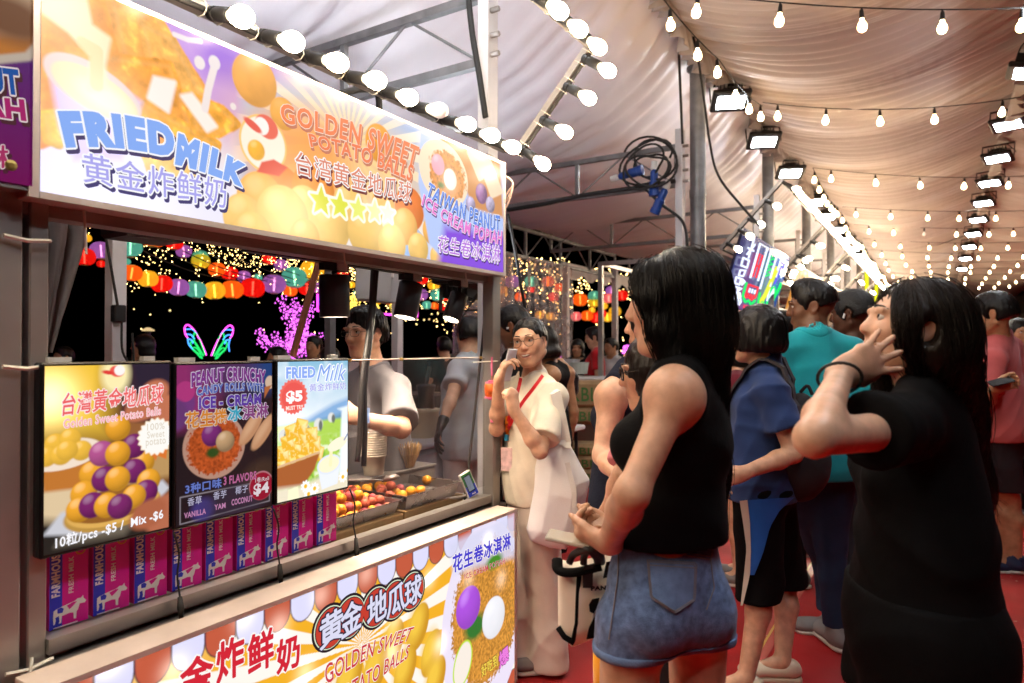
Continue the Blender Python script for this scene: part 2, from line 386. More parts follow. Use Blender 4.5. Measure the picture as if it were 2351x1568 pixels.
# ------------------------------------------------------------------ poles and trusses
def cable(pts, r, name, label, cat='cable', m=None, parent=None):
    o = MB().tube(pts, r, 7).build(name, m or M['rubber'], parent, smooth=True)
    return tag(o, label, cat) if parent is None else o
ords = ['nearest', 'second', 'third', 'fourth', 'fifth', 'sixth', 'seventh', 'eighth']
for i in range(7):
    y = 6.36+BAY*i
    for side, x in (('left', GX), ('right', RX)):
        if side == 'right': continue
        t = thing('tent_pole', ['thick grey steel pole beside the coiled power cables'][0] if i == 0 and side == 'left' else f'grey steel pole under the {side} gutter, {ords[i]} from the camera', 'tent pole', (x, y, 0), 'steel poles holding up the tent gutters')
        MB().lathe([(.072, 0), (.072, 4.12)], 20, (x, y, 0)).build('shaft', M['galv'], t, auto=40)
        mb = MB().lathe([(.10, 4.12), (.10, 4.15)], 20, (x, y, 0)); mb.box((x, y, 4.2), (.06, .2, .1)); mb.build('cap_plate', M['galv'], t)
        MB().box((x, y, .01), (.25, .25, .02)).build('base_plate', M['galv'], t)
        MB().lathe([(.078, 2.92), (.078, 2.99)], 20, (x, y, 0)).build('clamp_band', M['galv'], t)
def truss(p0, p1, zt, zb, n, label, post=True):
    p0 = np.asarray(p0, float); p1 = np.asarray(p1, float); t = thing('roof_truss', label, 'truss', (p0[0], p0[1], 0), 'steel lattice trusses of the tents')
    A = lambda s, z: np.array([*(p0+(p1-p0)*s), z])
    MB().bar(A(0, zt), A(1, zt), .045).build('top_chord', M['galv'], t); MB().bar(A(0, zb), A(1, zb), .045).build('bottom_chord', M['galv'], t)
    for k in range(n+1): MB().bar(A(k/n, zb+.023), A(k/n, zt-.023), .035).build('web_post', M['galv'], t)
    for k in range(n):
        MB().tube([A(k/n, zb), A((k+.5)/n, zt)], .009, 6).build('brace', M['galv'], t); MB().tube([A((k+.5)/n, zt), A((k+1)/n, zb)], .009, 6).build('brace', M['galv'], t)
    if post:
        pz = A(0, 0)+V(.035, 0, 0)
        MB().box((pz[0], pz[1], 1.75), (.065, .09, 3.5)).build('upright', M['whitemetal'], t)
        for z in (3.02, 3.12, 3.25, 3.34): MB().lathe([(.014, 0), (.014, .05)], 6, (pz[0]+.033, pz[1]-.02, z), (1, 0, 0)).build('bolt', M['steel_dull'], t)
    return t
tl = ['lattice truss above the food stall, with a white upright behind the sign', 'lattice truss with the coiled blue power plugs', 'lattice truss behind the neon sign, third along the row', 'fourth lattice truss along the stall row', 'fifth lattice truss along the stall row', 'sixth lattice truss along the stall row']
for k, y in enumerate([2.95, 6.1, 9.25, 12.4, 15.55, 18.7]): truss((-2.02, y), (-5.05, y), 3.35, 3.0, 3, tl[k])
t = truss((-5.0, 5.2), (-5.0, 11.6), 3.2, 2.8, 6, 'long lattice truss at the eave above the clear plastic curtains', False)
MB().box((-5, 11.6, 1.5), (.09, .09, 3.0)).build('upright', M['whitemetal'], t); MB().box((-5, 9.65, 1.4), (.09, .09, 2.8)).build('upright', M['whitemetal'], t)
# drop cables and the coil of blue plugs on the second truss
C2 = lambda x, y: onY(x, y, 6.0)
cable(spline([C2(1553, -20), C2(1556, 60), C2(1561, 180), C2(1567, 330)], 20), .012, 'drop_cable', 'black cable hanging straight down to the truss with the blue plugs')
cable(spline([C2(1550, -10), C2(1590, 80), C2(1610, 180), C2(1630, 330), C2(1650, 405), C2(1700, 470), C2(1745, 520)], 30), .011, 'drop_cable', 'black cable slung past the thick grey pole')
cable(spline([C2(1165, 482), C2(1250, 468), C2(1340, 448), C2(1480, 428), C2(1550, 415)], 24), .022, 'power_cable', 'bundle of thick black cables tied along the truss')
cable(spline([C2(1480, 432), C2(1520, 470), C2(1560, 500), C2(1575, 530), C2(1578, 575)], 24), .014, 'power_cable', 'black cable curving down from the blue plugs to the stalls')
cl = thing('cable_coil', 'coil of black cable with blue industrial plugs on the truss', 'cable coil', C2(1500, 370))
th = np.linspace(0, 2*np.pi*5.4, 150); rr = .22+.07*np.sin(th*.63)+.03*np.sin(th*2.3)
pc = C2(1505, 378); P = np.stack([pc[0]-.05+rr*.9*np.cos(th)*(1+.15*np.sin(th*.21)), pc[1]-.04+.04*np.sin(th*.5), pc[2]+rr*.75*np.sin(th)+.03*np.cos(th*.4)], 1)
MB().tube(P, .011, 6).build('cable', M['rubber'], cl, smooth=True)
M['bluep'] = mat('blue_plug_plastic', (.008, .045, .24), .4); M['whitep'] = mat('white_plastic', (.66, .64, .62), .4)
for (x, y), ax in (((1448, 398), (1, 0, .15)), ((1502, 420), (0, 0, -1)), ((1515, 462), (-.5, 0, -1))):
    mb = MB().lathe([(.02, -.12), (.036, -.1), (.036, -.02), (.045, -.01), (.045, .07), (.05, .075), (.05, .12), (.02, .125)], 14, C2(x, y), ax); c = mb.build('plug', M['bluep'], cl, auto=40)
    MB().lathe([(.03, -.2), (.034, -.12)], 12, C2(x, y), ax).build('plug_collar', M['whitep'], c, auto=40)
# ------------------------------------------------------------------ floodlights under the gutters
def make_flood():
    t = thing('floodlight', '', 'floodlight', (0, 0, 0), 'black floodlights hung along the tent gutters')
    mb = MB(); s = .19
    mb.box((0, 0, 0), (2*s, .29, .05), bev=.012); mb.build('housing', M['blackmetal'], t)
    mb = MB(); v = [(-.13, -.10, .025), (.13, -.10, .025), (.13, .10, .025), (-.13, .10, .025), (-.07, -.06, .12), (.07, -.06, .12), (.07, .06, .12), (-.07, .06, .12)]
    mb.add(v, [(4, 5, 6, 7), (0, 1, 5, 4), (1, 2, 6, 5), (2, 3, 7, 6), (3, 0, 4, 7)])
    for k in range(7): mb.box((-.105+.035*k, 0, .075), (.006, .2, .1))
    mb.build('heat_sink', M['blackmetal'], t)
    MB().box((0, 0, -.027), (.27, .165, .004)).build('lamp_glass', M['flood'], t)
    mb = MB()
    for sx in (-1, 1): mb.box((sx*.2, 0, .1), (.008, .035, .22))
    mb.box((0, 0, .21), (.408, .035, .008)); mb.build('bracket', M['blackmetal'], t)
    MB().tube(spline([(.02, .05, .12), (.14, .08, .17), (.2, .1, .1), (.1, .1, .24), (0, .05, .3)], 14), .006, 5).build('lead', M['rubber'], t)
    return t
fl0 = make_flood(); protos = [fl0]
def copy_tree(t, loc, rot=None, label=None, group=None):
    c = t.copy(); COL.objects.link(c); c.location = loc
    if rot is not None: c.rotation_euler = rot
    if label: c['label'] = label
    if group: c['group'] = group
    for k in kids(t):
        d = k.copy(); COL.objects.link(d); d.parent = c
        for g in kids(k): e = g.copy(); COL.objects.link(e); e.parent = d
    return c
fy = [7.1, 8.68, 10.45, 12.75, 14.3, 16.0, 17.6, 19.2, 20.8, 22.4, 24, 25.6, 27.2]
fn = ['big glaring floodlight right of the thick grey pole', 'floodlight second along the left gutter, below the string lights', 'floodlight third along the left gutter, above the far bulb bar']
for i, y in enumerate(fy):
    c = copy_tree(fl0, (-1.78, y, 4.04), (R(-24), 0, R(24)), fn[i] if i < 3 else f'black floodlight under the left gutter, {i+1}th from the camera')
for i, y in enumerate([9.5, 11.1, 12.7, 14.4, 16.2, 18.2, 20.4, 23, 26]):
    c = copy_tree(fl0, (.70, y, 4.04), (R(-18), 0, R(-16)), f'black floodlight under the right gutter, {"nearest the camera" if i == 0 else str(i+1)+"th along" if i > 2 else ["", "2nd along", "3rd along"][i]}'); c.scale = (.9, .9, .9)
for i, y in enumerate([7.72, 6.1, 4.5, 2.9, 1.3, -.3]):  # unseen floodlights added to light people and stall fronts from the right
    copy_tree(fl0, (.70, y, 4.02), (R(16), R(0), R(90)), f'floodlight under the right gutter, out of the picture over the near aisle, {ords[i]} of six')
for i, (q, r) in enumerate((((-2.75, 1.3, 2.5), (R(180), 0, 0)), ((-2.6, 2.3, 2.5), (R(170), 0, 0)), ((-2.9, 4.0, 1.98), (R(175), 0, 0)))):  # hidden uplights added to brighten the satin lining and the stall inside
    c = copy_tree(fl0, q, r, 'floodlight turned up at the tent lining, '+['behind the big lit sign', 'second behind the big lit sign', 'inside the stall above the spotlights'][i])
    for k in kids(c):
        if k.name.startswith('lamp_glass') and i < 2: k.material_slots[0].link = 'OBJECT'; k.material_slots[0].material = M['floodlow']
for i, y in enumerate([3.9, 2.3, .7]):  # unseen floodlights added above the near stall for more light from overhead
    copy_tree(fl0, (-1.76, y, 4.02), (R(-10), R(-8), R(90)), f'floodlight of the left gutter above the near stall, {ords[i]} of three')
for k in kids(fl0): bpy.data.objects.remove(k)
bpy.data.objects.remove(fl0)
# ------------------------------------------------------------------ string lights
def bulb_meshes():
    m = MB().lathe([(.006, .055), (.0125, .05), (.015, .03), (.017, 0), (.017, -.012)], 10); a = m.build('socket', M['black'], auto=50)
    m = MB().lathe([(.013, -.012), (.016, -.03), (.026, -.046), (.032, -.066), (.031, -.085), (.022, -.101), (.008, -.108)], 12); b = m.build('bulb', M['sbulb'], smooth=True)
    return a.data, b.data, a, b
sock_me, sb_me, _a, _b = bulb_meshes(); bpy.data.objects.remove(_a); bpy.data.objects.remove(_b)
nstr = 0
def string_light(pts, spots, label, dead=()):
    pts = np.asarray(pts, float); t = thing('string_light', label, 'string lights', pts[0], 'strings of warm bulbs under the tent lining')
    MB().tube(pts, .0055, 5).build('wire', M['rubber'], t)
    d = np.concatenate([[0], np.cumsum(np.linalg.norm(np.diff(pts, axis=0), axis=1))])
    for k, s in enumerate(spots):
        q = np.array([np.interp(s*d[-1], d, pts[:, a]) for a in range(3)])-pts[0]
        rot = (RNG.uniform(-.08, .08), RNG.uniform(-.08, .08), 0)
        b = inst(sb_me, 'bulb', t, q+V(0, 0, -.065), rot, M['dead'] if k in dead else M['sbulbwarm'] if RNG.random() < .35 else None); inst(sock_me, 'socket', b)
        MB().tube([q+pts[0], q+pts[0]+V(0, 0, -.03)], .006, 5).build('drop_lead', M['rubber'], t)
    return t
for k in range(4):  # unseen bulb strings added overhead to light the near aisle
    y = 2.3-1.7*k; string_light(sag((-1.6, y, 4.05), (.75, y+.9, 4.08), .12, 16), np.linspace(.08, .92, 6), f'string of bulbs across the near aisle, out of the picture overhead, {ords[k]} of four')
# gutter pins, then zig-zag spans across the aisle
G = lambda y, z=4.0: V(GX+.2, y, z)
H = lambda y, z=4.06: V(RX, y, z)
string_light(sag((-1.66, 4.55, 4.02), (1.1, 6.5, 4.02), .10, 24), np.linspace(.09, .97, 6), 'string of bulbs at the top of the frame, nearest across the aisle')
string_light(np.concatenate([sag((-1.66, 4.55, 4.02), (-1.6, 6.0, 4.02), .03, 6)[:-1], sag((-1.6, 6.0, 4.02), (-1.55, 7.5, 4.06), .05, 8)]), (.1, .3, .47, .66, .82, .97), 'string of bulbs running down along the left gutter frill')
string_light(sag((-1.55, 7.5, 4.1), (.75, 8.75, 4.1), .10, 24), (.06, .25, .46, .67, .93), 'second string of bulbs across the aisle, past the big floodlight')
string_light(sag((-1.5, 10.6, 4.1), (2.2, 13.0, 4.12), .14, 30), np.linspace(.06, .94, 7), 'third string of bulbs across the aisle')
string_light(sag((-1.5, 10.6, 4.1), (-1.5, 13.6, 4.05), .10, 10), (.05, .2, .36, .5, .65, .8, .95), 'string of bulbs along the left gutter, behind the third crossing')
ywas = 13.6
for k in range(9):
    y = 13.7+2.1*k; n = 9
    s = np.linspace(.05, .95, n)+RNG.uniform(-.012, .012, n)
    string_light(sag((-1.45, y, 4.08), (3.2, y+2.6, 4.1), .10+.04*RNG.random(), 26), s, f'string of bulbs across the aisle, {["fourth", "fifth", "sixth", "seventh", "eighth", "ninth", "tenth", "eleventh", "farthest"][k]} from the camera', dead=((2,) if k == 1 else (7,) if k == 3 else ()))
for k in range(4):
    y = 14+4*k; string_light(sag((-1.5, y, 4.06), (-1.5, y+3.6, 4.0), .12, 10), np.linspace(.05, .95, 7), f'short string of bulbs along the left gutter far down the aisle, {ords[k]} of four')
# ceiling fans beyond
for k, (px, py, y) in enumerate([(2270, 475, 16), (2215, 545, 21), (2190, 600, 27)]):
    q = onY(px, py, y); t = thing('ceiling_fan', f'white ceiling fan on a thin rod, {["nearest", "second", "farthest"][k]} of three far down the aisle', 'ceiling fan', q, 'white ceiling fans under the lining')
    MB().tube([q, (q[0], q[1], 4.4)], .012, 6).build('rod', M['galv'], t); MB().lathe([(.03, .16), (.09, .06), (.13, 0), (.12, -.04), (.03, -.06)], 14, q).build('motor', M['whitep'], t, smooth=True)
    for j in range(3):
        a = j*2.094+.4+k; d = V(math.cos(a), math.sin(a), 0); MB().bar(q+d*.12, q+d*.6, .11, .008).build('blade', M['whitep'], t)
# ------------------------------------------------------------------ bulb bars of the stalls
def stall_bulb_meshes():
    a = MB().lathe([(.014, .10), (.02, .095), (.022, .07), (.018, .068), (.022, .055), (.022, .0), (.019, -.004)], 12).build('socket', M['black'], auto=40)
    b = MB().lathe([(.017, 0), (.020, -.012), (.029, -.036), (.034, -.05), (.0375, -.066), (.036, -.083), (.027, -.101), (.012, -.111), (.002, -.113)], 18).build('bulb', M['bulb'], smooth=True)
    c = MB().lathe([(.0172, .001), (.0206, -.012), (.0295, -.0355)], 18, cap=False).build('collar', M['bulbbase'], smooth=True)
    r = a.data, b.data, c.data
    for o in (a, b, c): bpy.data.objects.remove(o)
    return r
so_me, bu_me, co_me = stall_bulb_meshes()
tie_me = None
def bulb_bar(name, label, segs, cat='light bar', group='bulb bars of the food stalls', ties=True, dead=(), simple=False):
    """segs: list of (start, end, bulb positions 0..1, bulb direction)"""
    global tie_me
    t = thing(name, label, cat, segs[0][0], group); n = 0; o0 = np.asarray(segs[0][0], float)
    for a, b, sp, d in segs:
        a = np.asarray(a, float); b = np.asarray(b, float); d = nrm(d)
        MB().bar(a, b, .03).build('rail', M['steel'], t)
        side = d*.026
        w = np.array([a+(b-a)*s+side+V(0, 0, -.004*abs(math.sin(s*40))) for s in np.linspace(0, 1, 30)])
        MB().tube(w, .009, 5).build('lead', M['rubber'], t, smooth=True)
        for s in sp:
            q = a+(b-a)*s+d*.11-o0; rot = axis_rot(d+RNG.normal(0, .05, 3))
            k = inst(so_me, 'socket', t, q, rot); inst(bu_me, 'bulb', k, mat=M['dead'] if n in dead else (None, None, M['bulbwarm'], M['bulbdim'])[RNG.integers(4)], scale=(.82, .82, .88))
            if not simple: inst(co_me, 'collar', k, scale=(.82, .82, .88))
            n += 1
            if ties:
                for ds in (-.03, .03):
                    p = a+(b-a)*s+nrm(b-a)*ds; ax = nrm(b-a); x = nrm(np.cross(ax, d)); c = p+d*.013
                    if tie_me is None or True:
                        P = [c+x*.024*math.cos(u)+d*.032*math.sin(u) for u in np.linspace(0, 2*np.pi, 9)[:-1]]
                        MB().tube(P, .0022, 4, closed=True).build('cable_tie', M['tie'], t)
    return t
SX = -1.78
yb = lambda s: .70+(2.80-.70)*s
sp = [(y-.70)/2.12 for y in (.80, 1.0, 1.204, 1.378, 1.553, 1.735, 1.91, 2.083, 2.27, 2.448, 2.63)]
bulb_bar('bulb_bar', 'long bar of glowing bulbs above the lit fried milk sign', [((SX-.01, .45, 2.475), (SX-.01, 2.82, 2.475), [(.70+2.12*s-.45)/2.37 for s in sp], (.93, 0, -.33))], dead=(7,))
bulb_bar('bulb_bar', 'bracket of bulbs leaning out from the right end of the lit sign', [
    ((SX+.06, 2.80, 2.44), (-1.34, 2.80, 2.86), (.06, .36, .68, .93), (.75, -.1, -.55)),
    ((-1.32, 2.80, 2.87), (-1.32, 1.2, 2.87), (.13, .24, .35, .5, .65, .8), (.7, 0, -.6))])
bulb_bar('bulb_bar', 'frame of glowing bulbs over the stall next door, out at the left edge', [  # unseen bulb frame added to light the scene from the left
    ((-1.32, -2.0, 2.87), (-1.32, .35, 2.87), np.linspace(.04, .96, 11), (.7, 0, -.6)), ((SX-.01, -2.0, 2.475), (SX-.01, .38, 2.475), np.linspace(.05, .93, 10), (.93, 0, -.33))], ties=False)
# the bars of the stalls farther along the row
far = ['over the neon sign', 'second of the farther stalls', 'third of the farther stalls', 'fourth of the farther stalls', 'fifth of the farther stalls', 'sixth of the farther stalls', 'seventh of the farther stalls']
fy0 = [7.25, 10.35, 13.5, 16.6, 19.8, 23, 26.2]
for k, y in enumerate(fy0):
    L = 2.85 if k else 3.0; nb = 16 if k < 3 else 12
    bulb_bar('bulb_bar', f'slanted frame of glowing bulbs on the stall row, {far[k]}', [
        ((-1.92, y, 2.56), (-1.32, y, 3.19), (.08, .28, .45, .72) if k < 3 else (.1, .4, .7), (.8, -.25, -.5)),
        ((-1.32, y, 3.2), (-1.32, y+L, 3.2), np.linspace(.03, .97, nb), (.75, 0, -.6)),
        ((-1.92, y, 2.55), (-1.92, y+L, 2.55), np.linspace(.05, .95, nb-2) if k else (), (.75, 0, -.6)),
        ((-1.32, y+L, 3.19), (-1.92, y+L, 2.56), (.3, .6, .85), (.8, -.25, -.5))], ties=False, simple=k > 1)
# ------------------------------------------------------------------ farther stalls: counters, frames, signs
M['counter'] = mat('stall_counter_panel', (.42, .30, .2), .5, var=.2)
fs = ['stall under the neon sign', 'stall beyond the neon sign', 'third stall along the far row', 'fourth stall along the far row', 'fifth stall along the far row', 'sixth stall along the far row']
for k, y in enumerate(fy0[:6]):
    L = 2.85; t = thing('food_stall', f'steel framed food stall, the {fs[k]}', 'food stall', (-1.95, y, 0), 'food stalls along the far row')
    for yy in (y, y+L):
        for xx in (-1.95, -3.3): MB().box((xx, yy, 1.25), (.05, .05, 2.5)).build('post', M['steel'], t)
    for xx in (-1.95, -3.3):
        MB().bar((xx, y+.026, 2.48), (xx, y+L-.026, 2.48), .045).build('roof_rail', M['steel'], t)
    MB().bar((-1.976, y, 2.48), (-3.274, y, 2.48), .045).build('roof_rail', M['steel'], t)
    MB().box((-2.35, y+L/2, .88), (.8, L-.06, .03)).build('countertop', M['steel'], t); MB().box((-1.96, y+L/2, .44), (.03, L-.06, .84)).build('front_panel', M['counter'], t)
    if k > 1: MB().box((-3.32, y+L/2, 1.3), (.02, L-.06, 2.2)).build('back_panel', mat('glowing_stall_back_panel', [(.5, .25, .12), (.55, .35, .2), (.3, .2, .2), (.5, .4, .3), (.4, .2, .1), (.4, .3, .2)][k], .6, emis=.25), t)  # faint glow put into the panel colour, the panels are no lamps
    if k == 0:
        for j in range(3): MB().lathe([(.10, 0), (.10, .02), (.085, .025)], 20, (-1.92, y+.07+.0*j, 2.2-.0*j), (1, -.4, 0)).build('fan_grille', M['blackmetal'], t) if j == 0 else None
        for j in range(5): MB().lathe([(.05, 0), (.06, .1), (.045, .13), (.03, .18)], 10, (-2.1, y+.3+.45*j, .9)).build('jar', M['whitep'], t, smooth=True)
signcol = [(242, 160, 60), (120, 60, 30), (230, 200, 90), (210, 90, 60), (180, 220, 60)]
for k, y in enumerate(fy0[1:6]):
    L = 2.75; t = thing('shop_sign', ['orange lit sign partly hidden behind the neon board', 'dark brown stall sign far along the row', 'yellow stall sign far along the row', 'red stall sign far along the row', 'lime yellow stall sign farthest along the row'][k], 'sign', (-1.8, y+.05, 2.0), 'signs of the far stalls')
    A = lambda s, z: V(-1.88+.2*z, y+.08+L*s, 1.98+.72*z)
    pc = Pic(0, 1, 0, .3, 160); pc.I[:] = lin(signcol[k]); pc.mix(np.clip((pc.noise(9, k)-.45)*3, 0, .7), (255, 235, 200)); pc.rays((.5, .1), 14, signcol[k], (255, 225, 170), 0, .35)
    mb = MB().grid(np.array([[A(0, 0), A(0, 1)], [A(1, 0), A(1, 1)]])); mb.uv = [(0, 0), (0, 1), (1, 0), (1, 1)]; mb.build('sign_face', imat('sign_print', pc.image('sign_print'), .8), t)
    b = MB(); b.bar(A(0, 1)+V(-.03, 0, 0), A(1, 1)+V(-.03, 0, 0), .03); b.bar(A(0, 0)+V(-.03, 0, 0), A(1, 0)+V(-.03, 0, 0), .03); b.build('sign_frame', M['steel'], t)
# small lit menu boards glowing yellow far down the row
for k, (px, py, y) in enumerate([(1990, 655, 20.3), (2012, 672, 21.3)]):
    q = onY(px, py, y); t = thing('lit_menu_board', ['taller yellow lit menu board far down the aisle', 'shorter yellow lit menu board far down the aisle'][k], 'menu board', q, 'yellow lit menu boards'); MB().box(q, (.06, .5, .75-.1*k)).build('face', emat('yellow_board_glow', lin((225, 225, 40)), 1.3, False), t)
    MB().box(q-V(.035, 0, 0), (.01, .56, .8-.1*k)).build('back_frame', M['black'], t)
# neon sign
yA, yB = 7.3, 9.95
def NP(s, z, l=0): return np.stack([-1.93+.23*np.asarray(z)+.95*l, yA+(yB-yA)*np.asarray(s), 1.95+.80*np.asarray(z)-.3*l], -1) if np.ndim(s) else V(-1.93+.23*z+.95*l, yA+(yB-yA)*s, 1.95+.80*z-.3*l)
t = thing('neon_sign', 'blue board of white, red and green neon tubing above the boy in navy', 'neon sign', NP(.5, 0))
pc = Pic(0, 1, 0, .32, 300); q = pc.noise(3, 5); pc.I[:] = lin((16, 40, 92)); pc.mix(np.clip((q-.3)*1.2, 0, .6), (40, 95, 160)); pc.glow((.25, .1), .2, (200, 60, 90), .25); pc.glow((.85, .25), .25, (60, 130, 220), .5); pc.glow((.6, .05), .2, (30, 160, 80), .15)
mb = MB().grid(np.array([[NP(0, 0), NP(0, 1)], [NP(1, 0), NP(1, 1)]])); mb.uv = [(0, 0), (0, 1), (1, 0), (1, 1)]; mb.build('board', imat('neon_board', pc.image('neon_board'), 1.1, .2), t)
MB().add([NP(0, 0)-V(.03, 0, 0), NP(0, 1)-V(.03, 0, 0), NP(1, 1)-V(.03, 0, 0), NP(1, 0)-V(.03, 0, 0)], [(0, 1, 2, 3)]).build('back_plate', M['black'], t)
NE = {c: emat('neon_'+c, lin(v), s) for c, v, s in (('white', (225, 234, 255), 1.5), ('red', (255, 60, 70), 1.3), ('green', (40, 235, 110), 1.2), ('yellow', (230, 235, 70), 1.2), ('violet', (110, 90, 240), 1.2), ('pink', (255, 70, 230), 3), ('cyan', (70, 150, 255), 2.4), ('gold', (255, 220, 90), 2.6), ('blue', (60, 40, 255), 3))}
def neon(c, pts, r=.011, close=False, parent=None, W=NP):
    pts = list(pts); pts = pts+[pts[0]] if close else pts
    return MB().tube(np.array([W(p[0], p[1], .03) for p in pts]), r, 6).build('neon_tube', NE[c], parent)
def rect(x0, y0, x1, y1): return [(x0, y0), (x1, y0), (x1, y1), (x0, y1)]
for P in ([(.10, .80), (.20, .80)], [(.15, .95), (.15, .68)], [(.11, .72), (.19, .88)]): neon('white', P, parent=t)
neon('white', rect(.07, .56, .17, .66), close=True, parent=t); neon('white', [(.08, .5), (.16, .52), (.15, .44), (.08, .43)], close=True, parent=t)
neon('white', rect(.05, .32, .13, .4), close=True, parent=t); neon('white', [(.15, .40), (.2, .38), (.17, .33)], close=True, parent=t)
neon('white', [(.07, .28), (.18, .28), (.1, .2), (.2, .18), (.08, .1)], parent=t); neon('white', [(.12, .26), (.2, .06)], parent=t); neon('white', [(.17, .22), (.23, .1), (.21, .06)], parent=t)
neon('white', [(.27, .45), (.27, .93), (.42, .93), (.42, .45)], .013, parent=t); neon('red', [(.31, .48), (.31, .8), (.37, .8), (.37, .48)], parent=t); neon('red', [(.31, .64), (.37, .64)], parent=t)
neon('white', [(.50, .35), (.50, .93), (.64, .93), (.64, .55)], .013, parent=t)
for j in range(4): neon('green', [(.52, .55+.08*j), (.61, .6+.08*j), (.53, .61+.08*j)], parent=t)
neon('white', [(.75, .6), (.75, .9), (.87, .9), (.87, .62)], .013, parent=t); neon('violet', [(.77, .5), (.8, .76), (.85, .78), (.85, .84), (.77, .84)], parent=t)
neon('green', [(.23, .38), (.23, .2), (.3, .12), (.36, .15), (.42, .1), (.47, .17)], .014, parent=t); neon('red', [(.28, .36), (.46, .36), (.46, .22), (.4, .17), (.34, .2), (.28, .18)], close=True, parent=t)
for j in range(3): neon('white', [(.32+.05*j, .32), (.32+.05*j, .26)], parent=t); neon('red', [(.31+.05*j, .24), (.335+.05*j, .2)], parent=t)
neon('yellow', [(.55, .12), (.62, .3), (.70, .75)], .016, parent=t); neon('yellow', [(.58, .1), (.66, .28), (.74, .7)], .014, parent=t); neon('green', [(.52, .3), (.55, .14), (.64, .2), (.68, .12)], .013, parent=t)
neon('white', [(.68, .5), (.71, .22), (.78, .4)], parent=t); neon('green', [(.78+.07*math.cos(a), .28+.17*math.sin(a)) for a in np.linspace(0, 6.28, 14)], .013, parent=t); neon('green', [(.86, .3), (.9, .55), (.93, .5), (.88, .35)], .012, parent=t); neon('white', [(.72, .3), (.8, .36), (.76, .45)], parent=t)
def wtxt(txt, x0, y0, x1, y1, c):
    pl = lambda q, l: np.array([NP(a, b, l) for a, b in q]); mb = MB(); lettering(mb, txt, quadwarp((x0, y0), (x1, y0), (x0, y1), (x1, y1)), pl, [(0, 0, (0, 0), .02)], shear=.2); mb.build('lettering', NE[c], t)
wtxt('want to', .30, .02, .52, .10, 'red'); wtxt('Signature', .50, .0, .74, .10, 'green'); wtxt('Rice', .77, .02, .92, .09, 'white')
# ------------------------------------------------------------------ the near food stall
st = thing('food_stall', 'near food stall of stainless steel with a glazed counter and lit signs', 'food stall', (SX, 1.75, 0))
Y0, Y1 = .765, 2.70
def post(x, y, w, h, z0=0): return MB().box((x, y, z0+h/2), (w, w, h), bev=.003).build('post', M['steel'], st)
post(SX-.01, .70, .055, 2.45); post(SX-.01, .765, .04, 2.4)
post(SX, 2.675, .06, 1.85); post(SX-.01, 2.74, .025, 1.85)
MB().bar((SX, Y0+.02, .8035), (SX, 2.644, .8035), .045, .035).build('counter_rail', M['steel'], st)
MB().bar((SX+.012, Y0-.04, .737), (SX+.012, 2.75, .737), .05, .06).build('counter_rail', M['steel'], st)
MB().bar((SX, Y0-.02, .685), (SX, 2.72, .685), .03, .03).build('counter_rail', M['blackmetal'], st)
MB().box((SX-.42, 1.72, .79), (.78, 1.93, .02)).build('countertop', M['steel_dull'], st)
MB().box((SX-.76, 1.72, .4), (.02, 1.93, .78)).build('back_panel', M['steel_dull'], st)
MB().box((SX-.4, 2.68, .39), (.72, .01, .76)).build('side_panel', M['steel_dull'], st)
MB().box((SX-.4, .72, .39), (.72, .01, .76)).build('side_panel', M['steel_dull'], st)
MB().bar((SX-.03, .69, 1.835), (SX-.03, 2.74, 1.835), .06, .05).build('head_rail', M['steel_dull'], st)
MB().bar((SX-.10, 1.4, 1.825), (SX-.10, 2.66, 1.825), .035, .03).build('lamp_track', M['blackmetal'], st)
MB().bar((SX-.06, .66, 2.42), (SX-.6, .66, 2.42), .05).build('roof_rail', M['steel'], st); MB().bar((SX-.06, 2.76, 2.42), (SX-.6, 2.76, 2.42), .05).build('roof_rail', M['steel'], st)
for y, z in ((.73, 1.75), (.73, 1.46), (.74, .78)): MB().tube([(SX+.03, y-.045, z), (SX+.034, y, z-.006), (SX+.03, y+.05, z)], .005, 5).build('cable_tie', M['tie'], st)
MB().tube([(SX+.035, .745, .80), (SX+.05, .735, .765), (SX+.055, .72, .745)], .004, 5).build('cable_tie', M['tie'], st)
for y in (.86, 1.72, 2.45): MB().tube([(SX+.01, y, 1.865), (SX+.018, y, 1.80), (SX+.02, y+.002, 1.73 if y < 1 else 1.79)], .0035, 5).build('cable_tie', M['tie'], st)
M['tlk'] = paint_mat((150, 20, 25)); mb = MB(); lettering(mb, 'TLK', quadwarp((.735, .715), (.86, .723), (.735, .755), (.86, .762)), on_plane(SX+.0385), [(0, .02, (0, 0), 0)], core=.03); mb.build('lettering', M['tlk'], st)
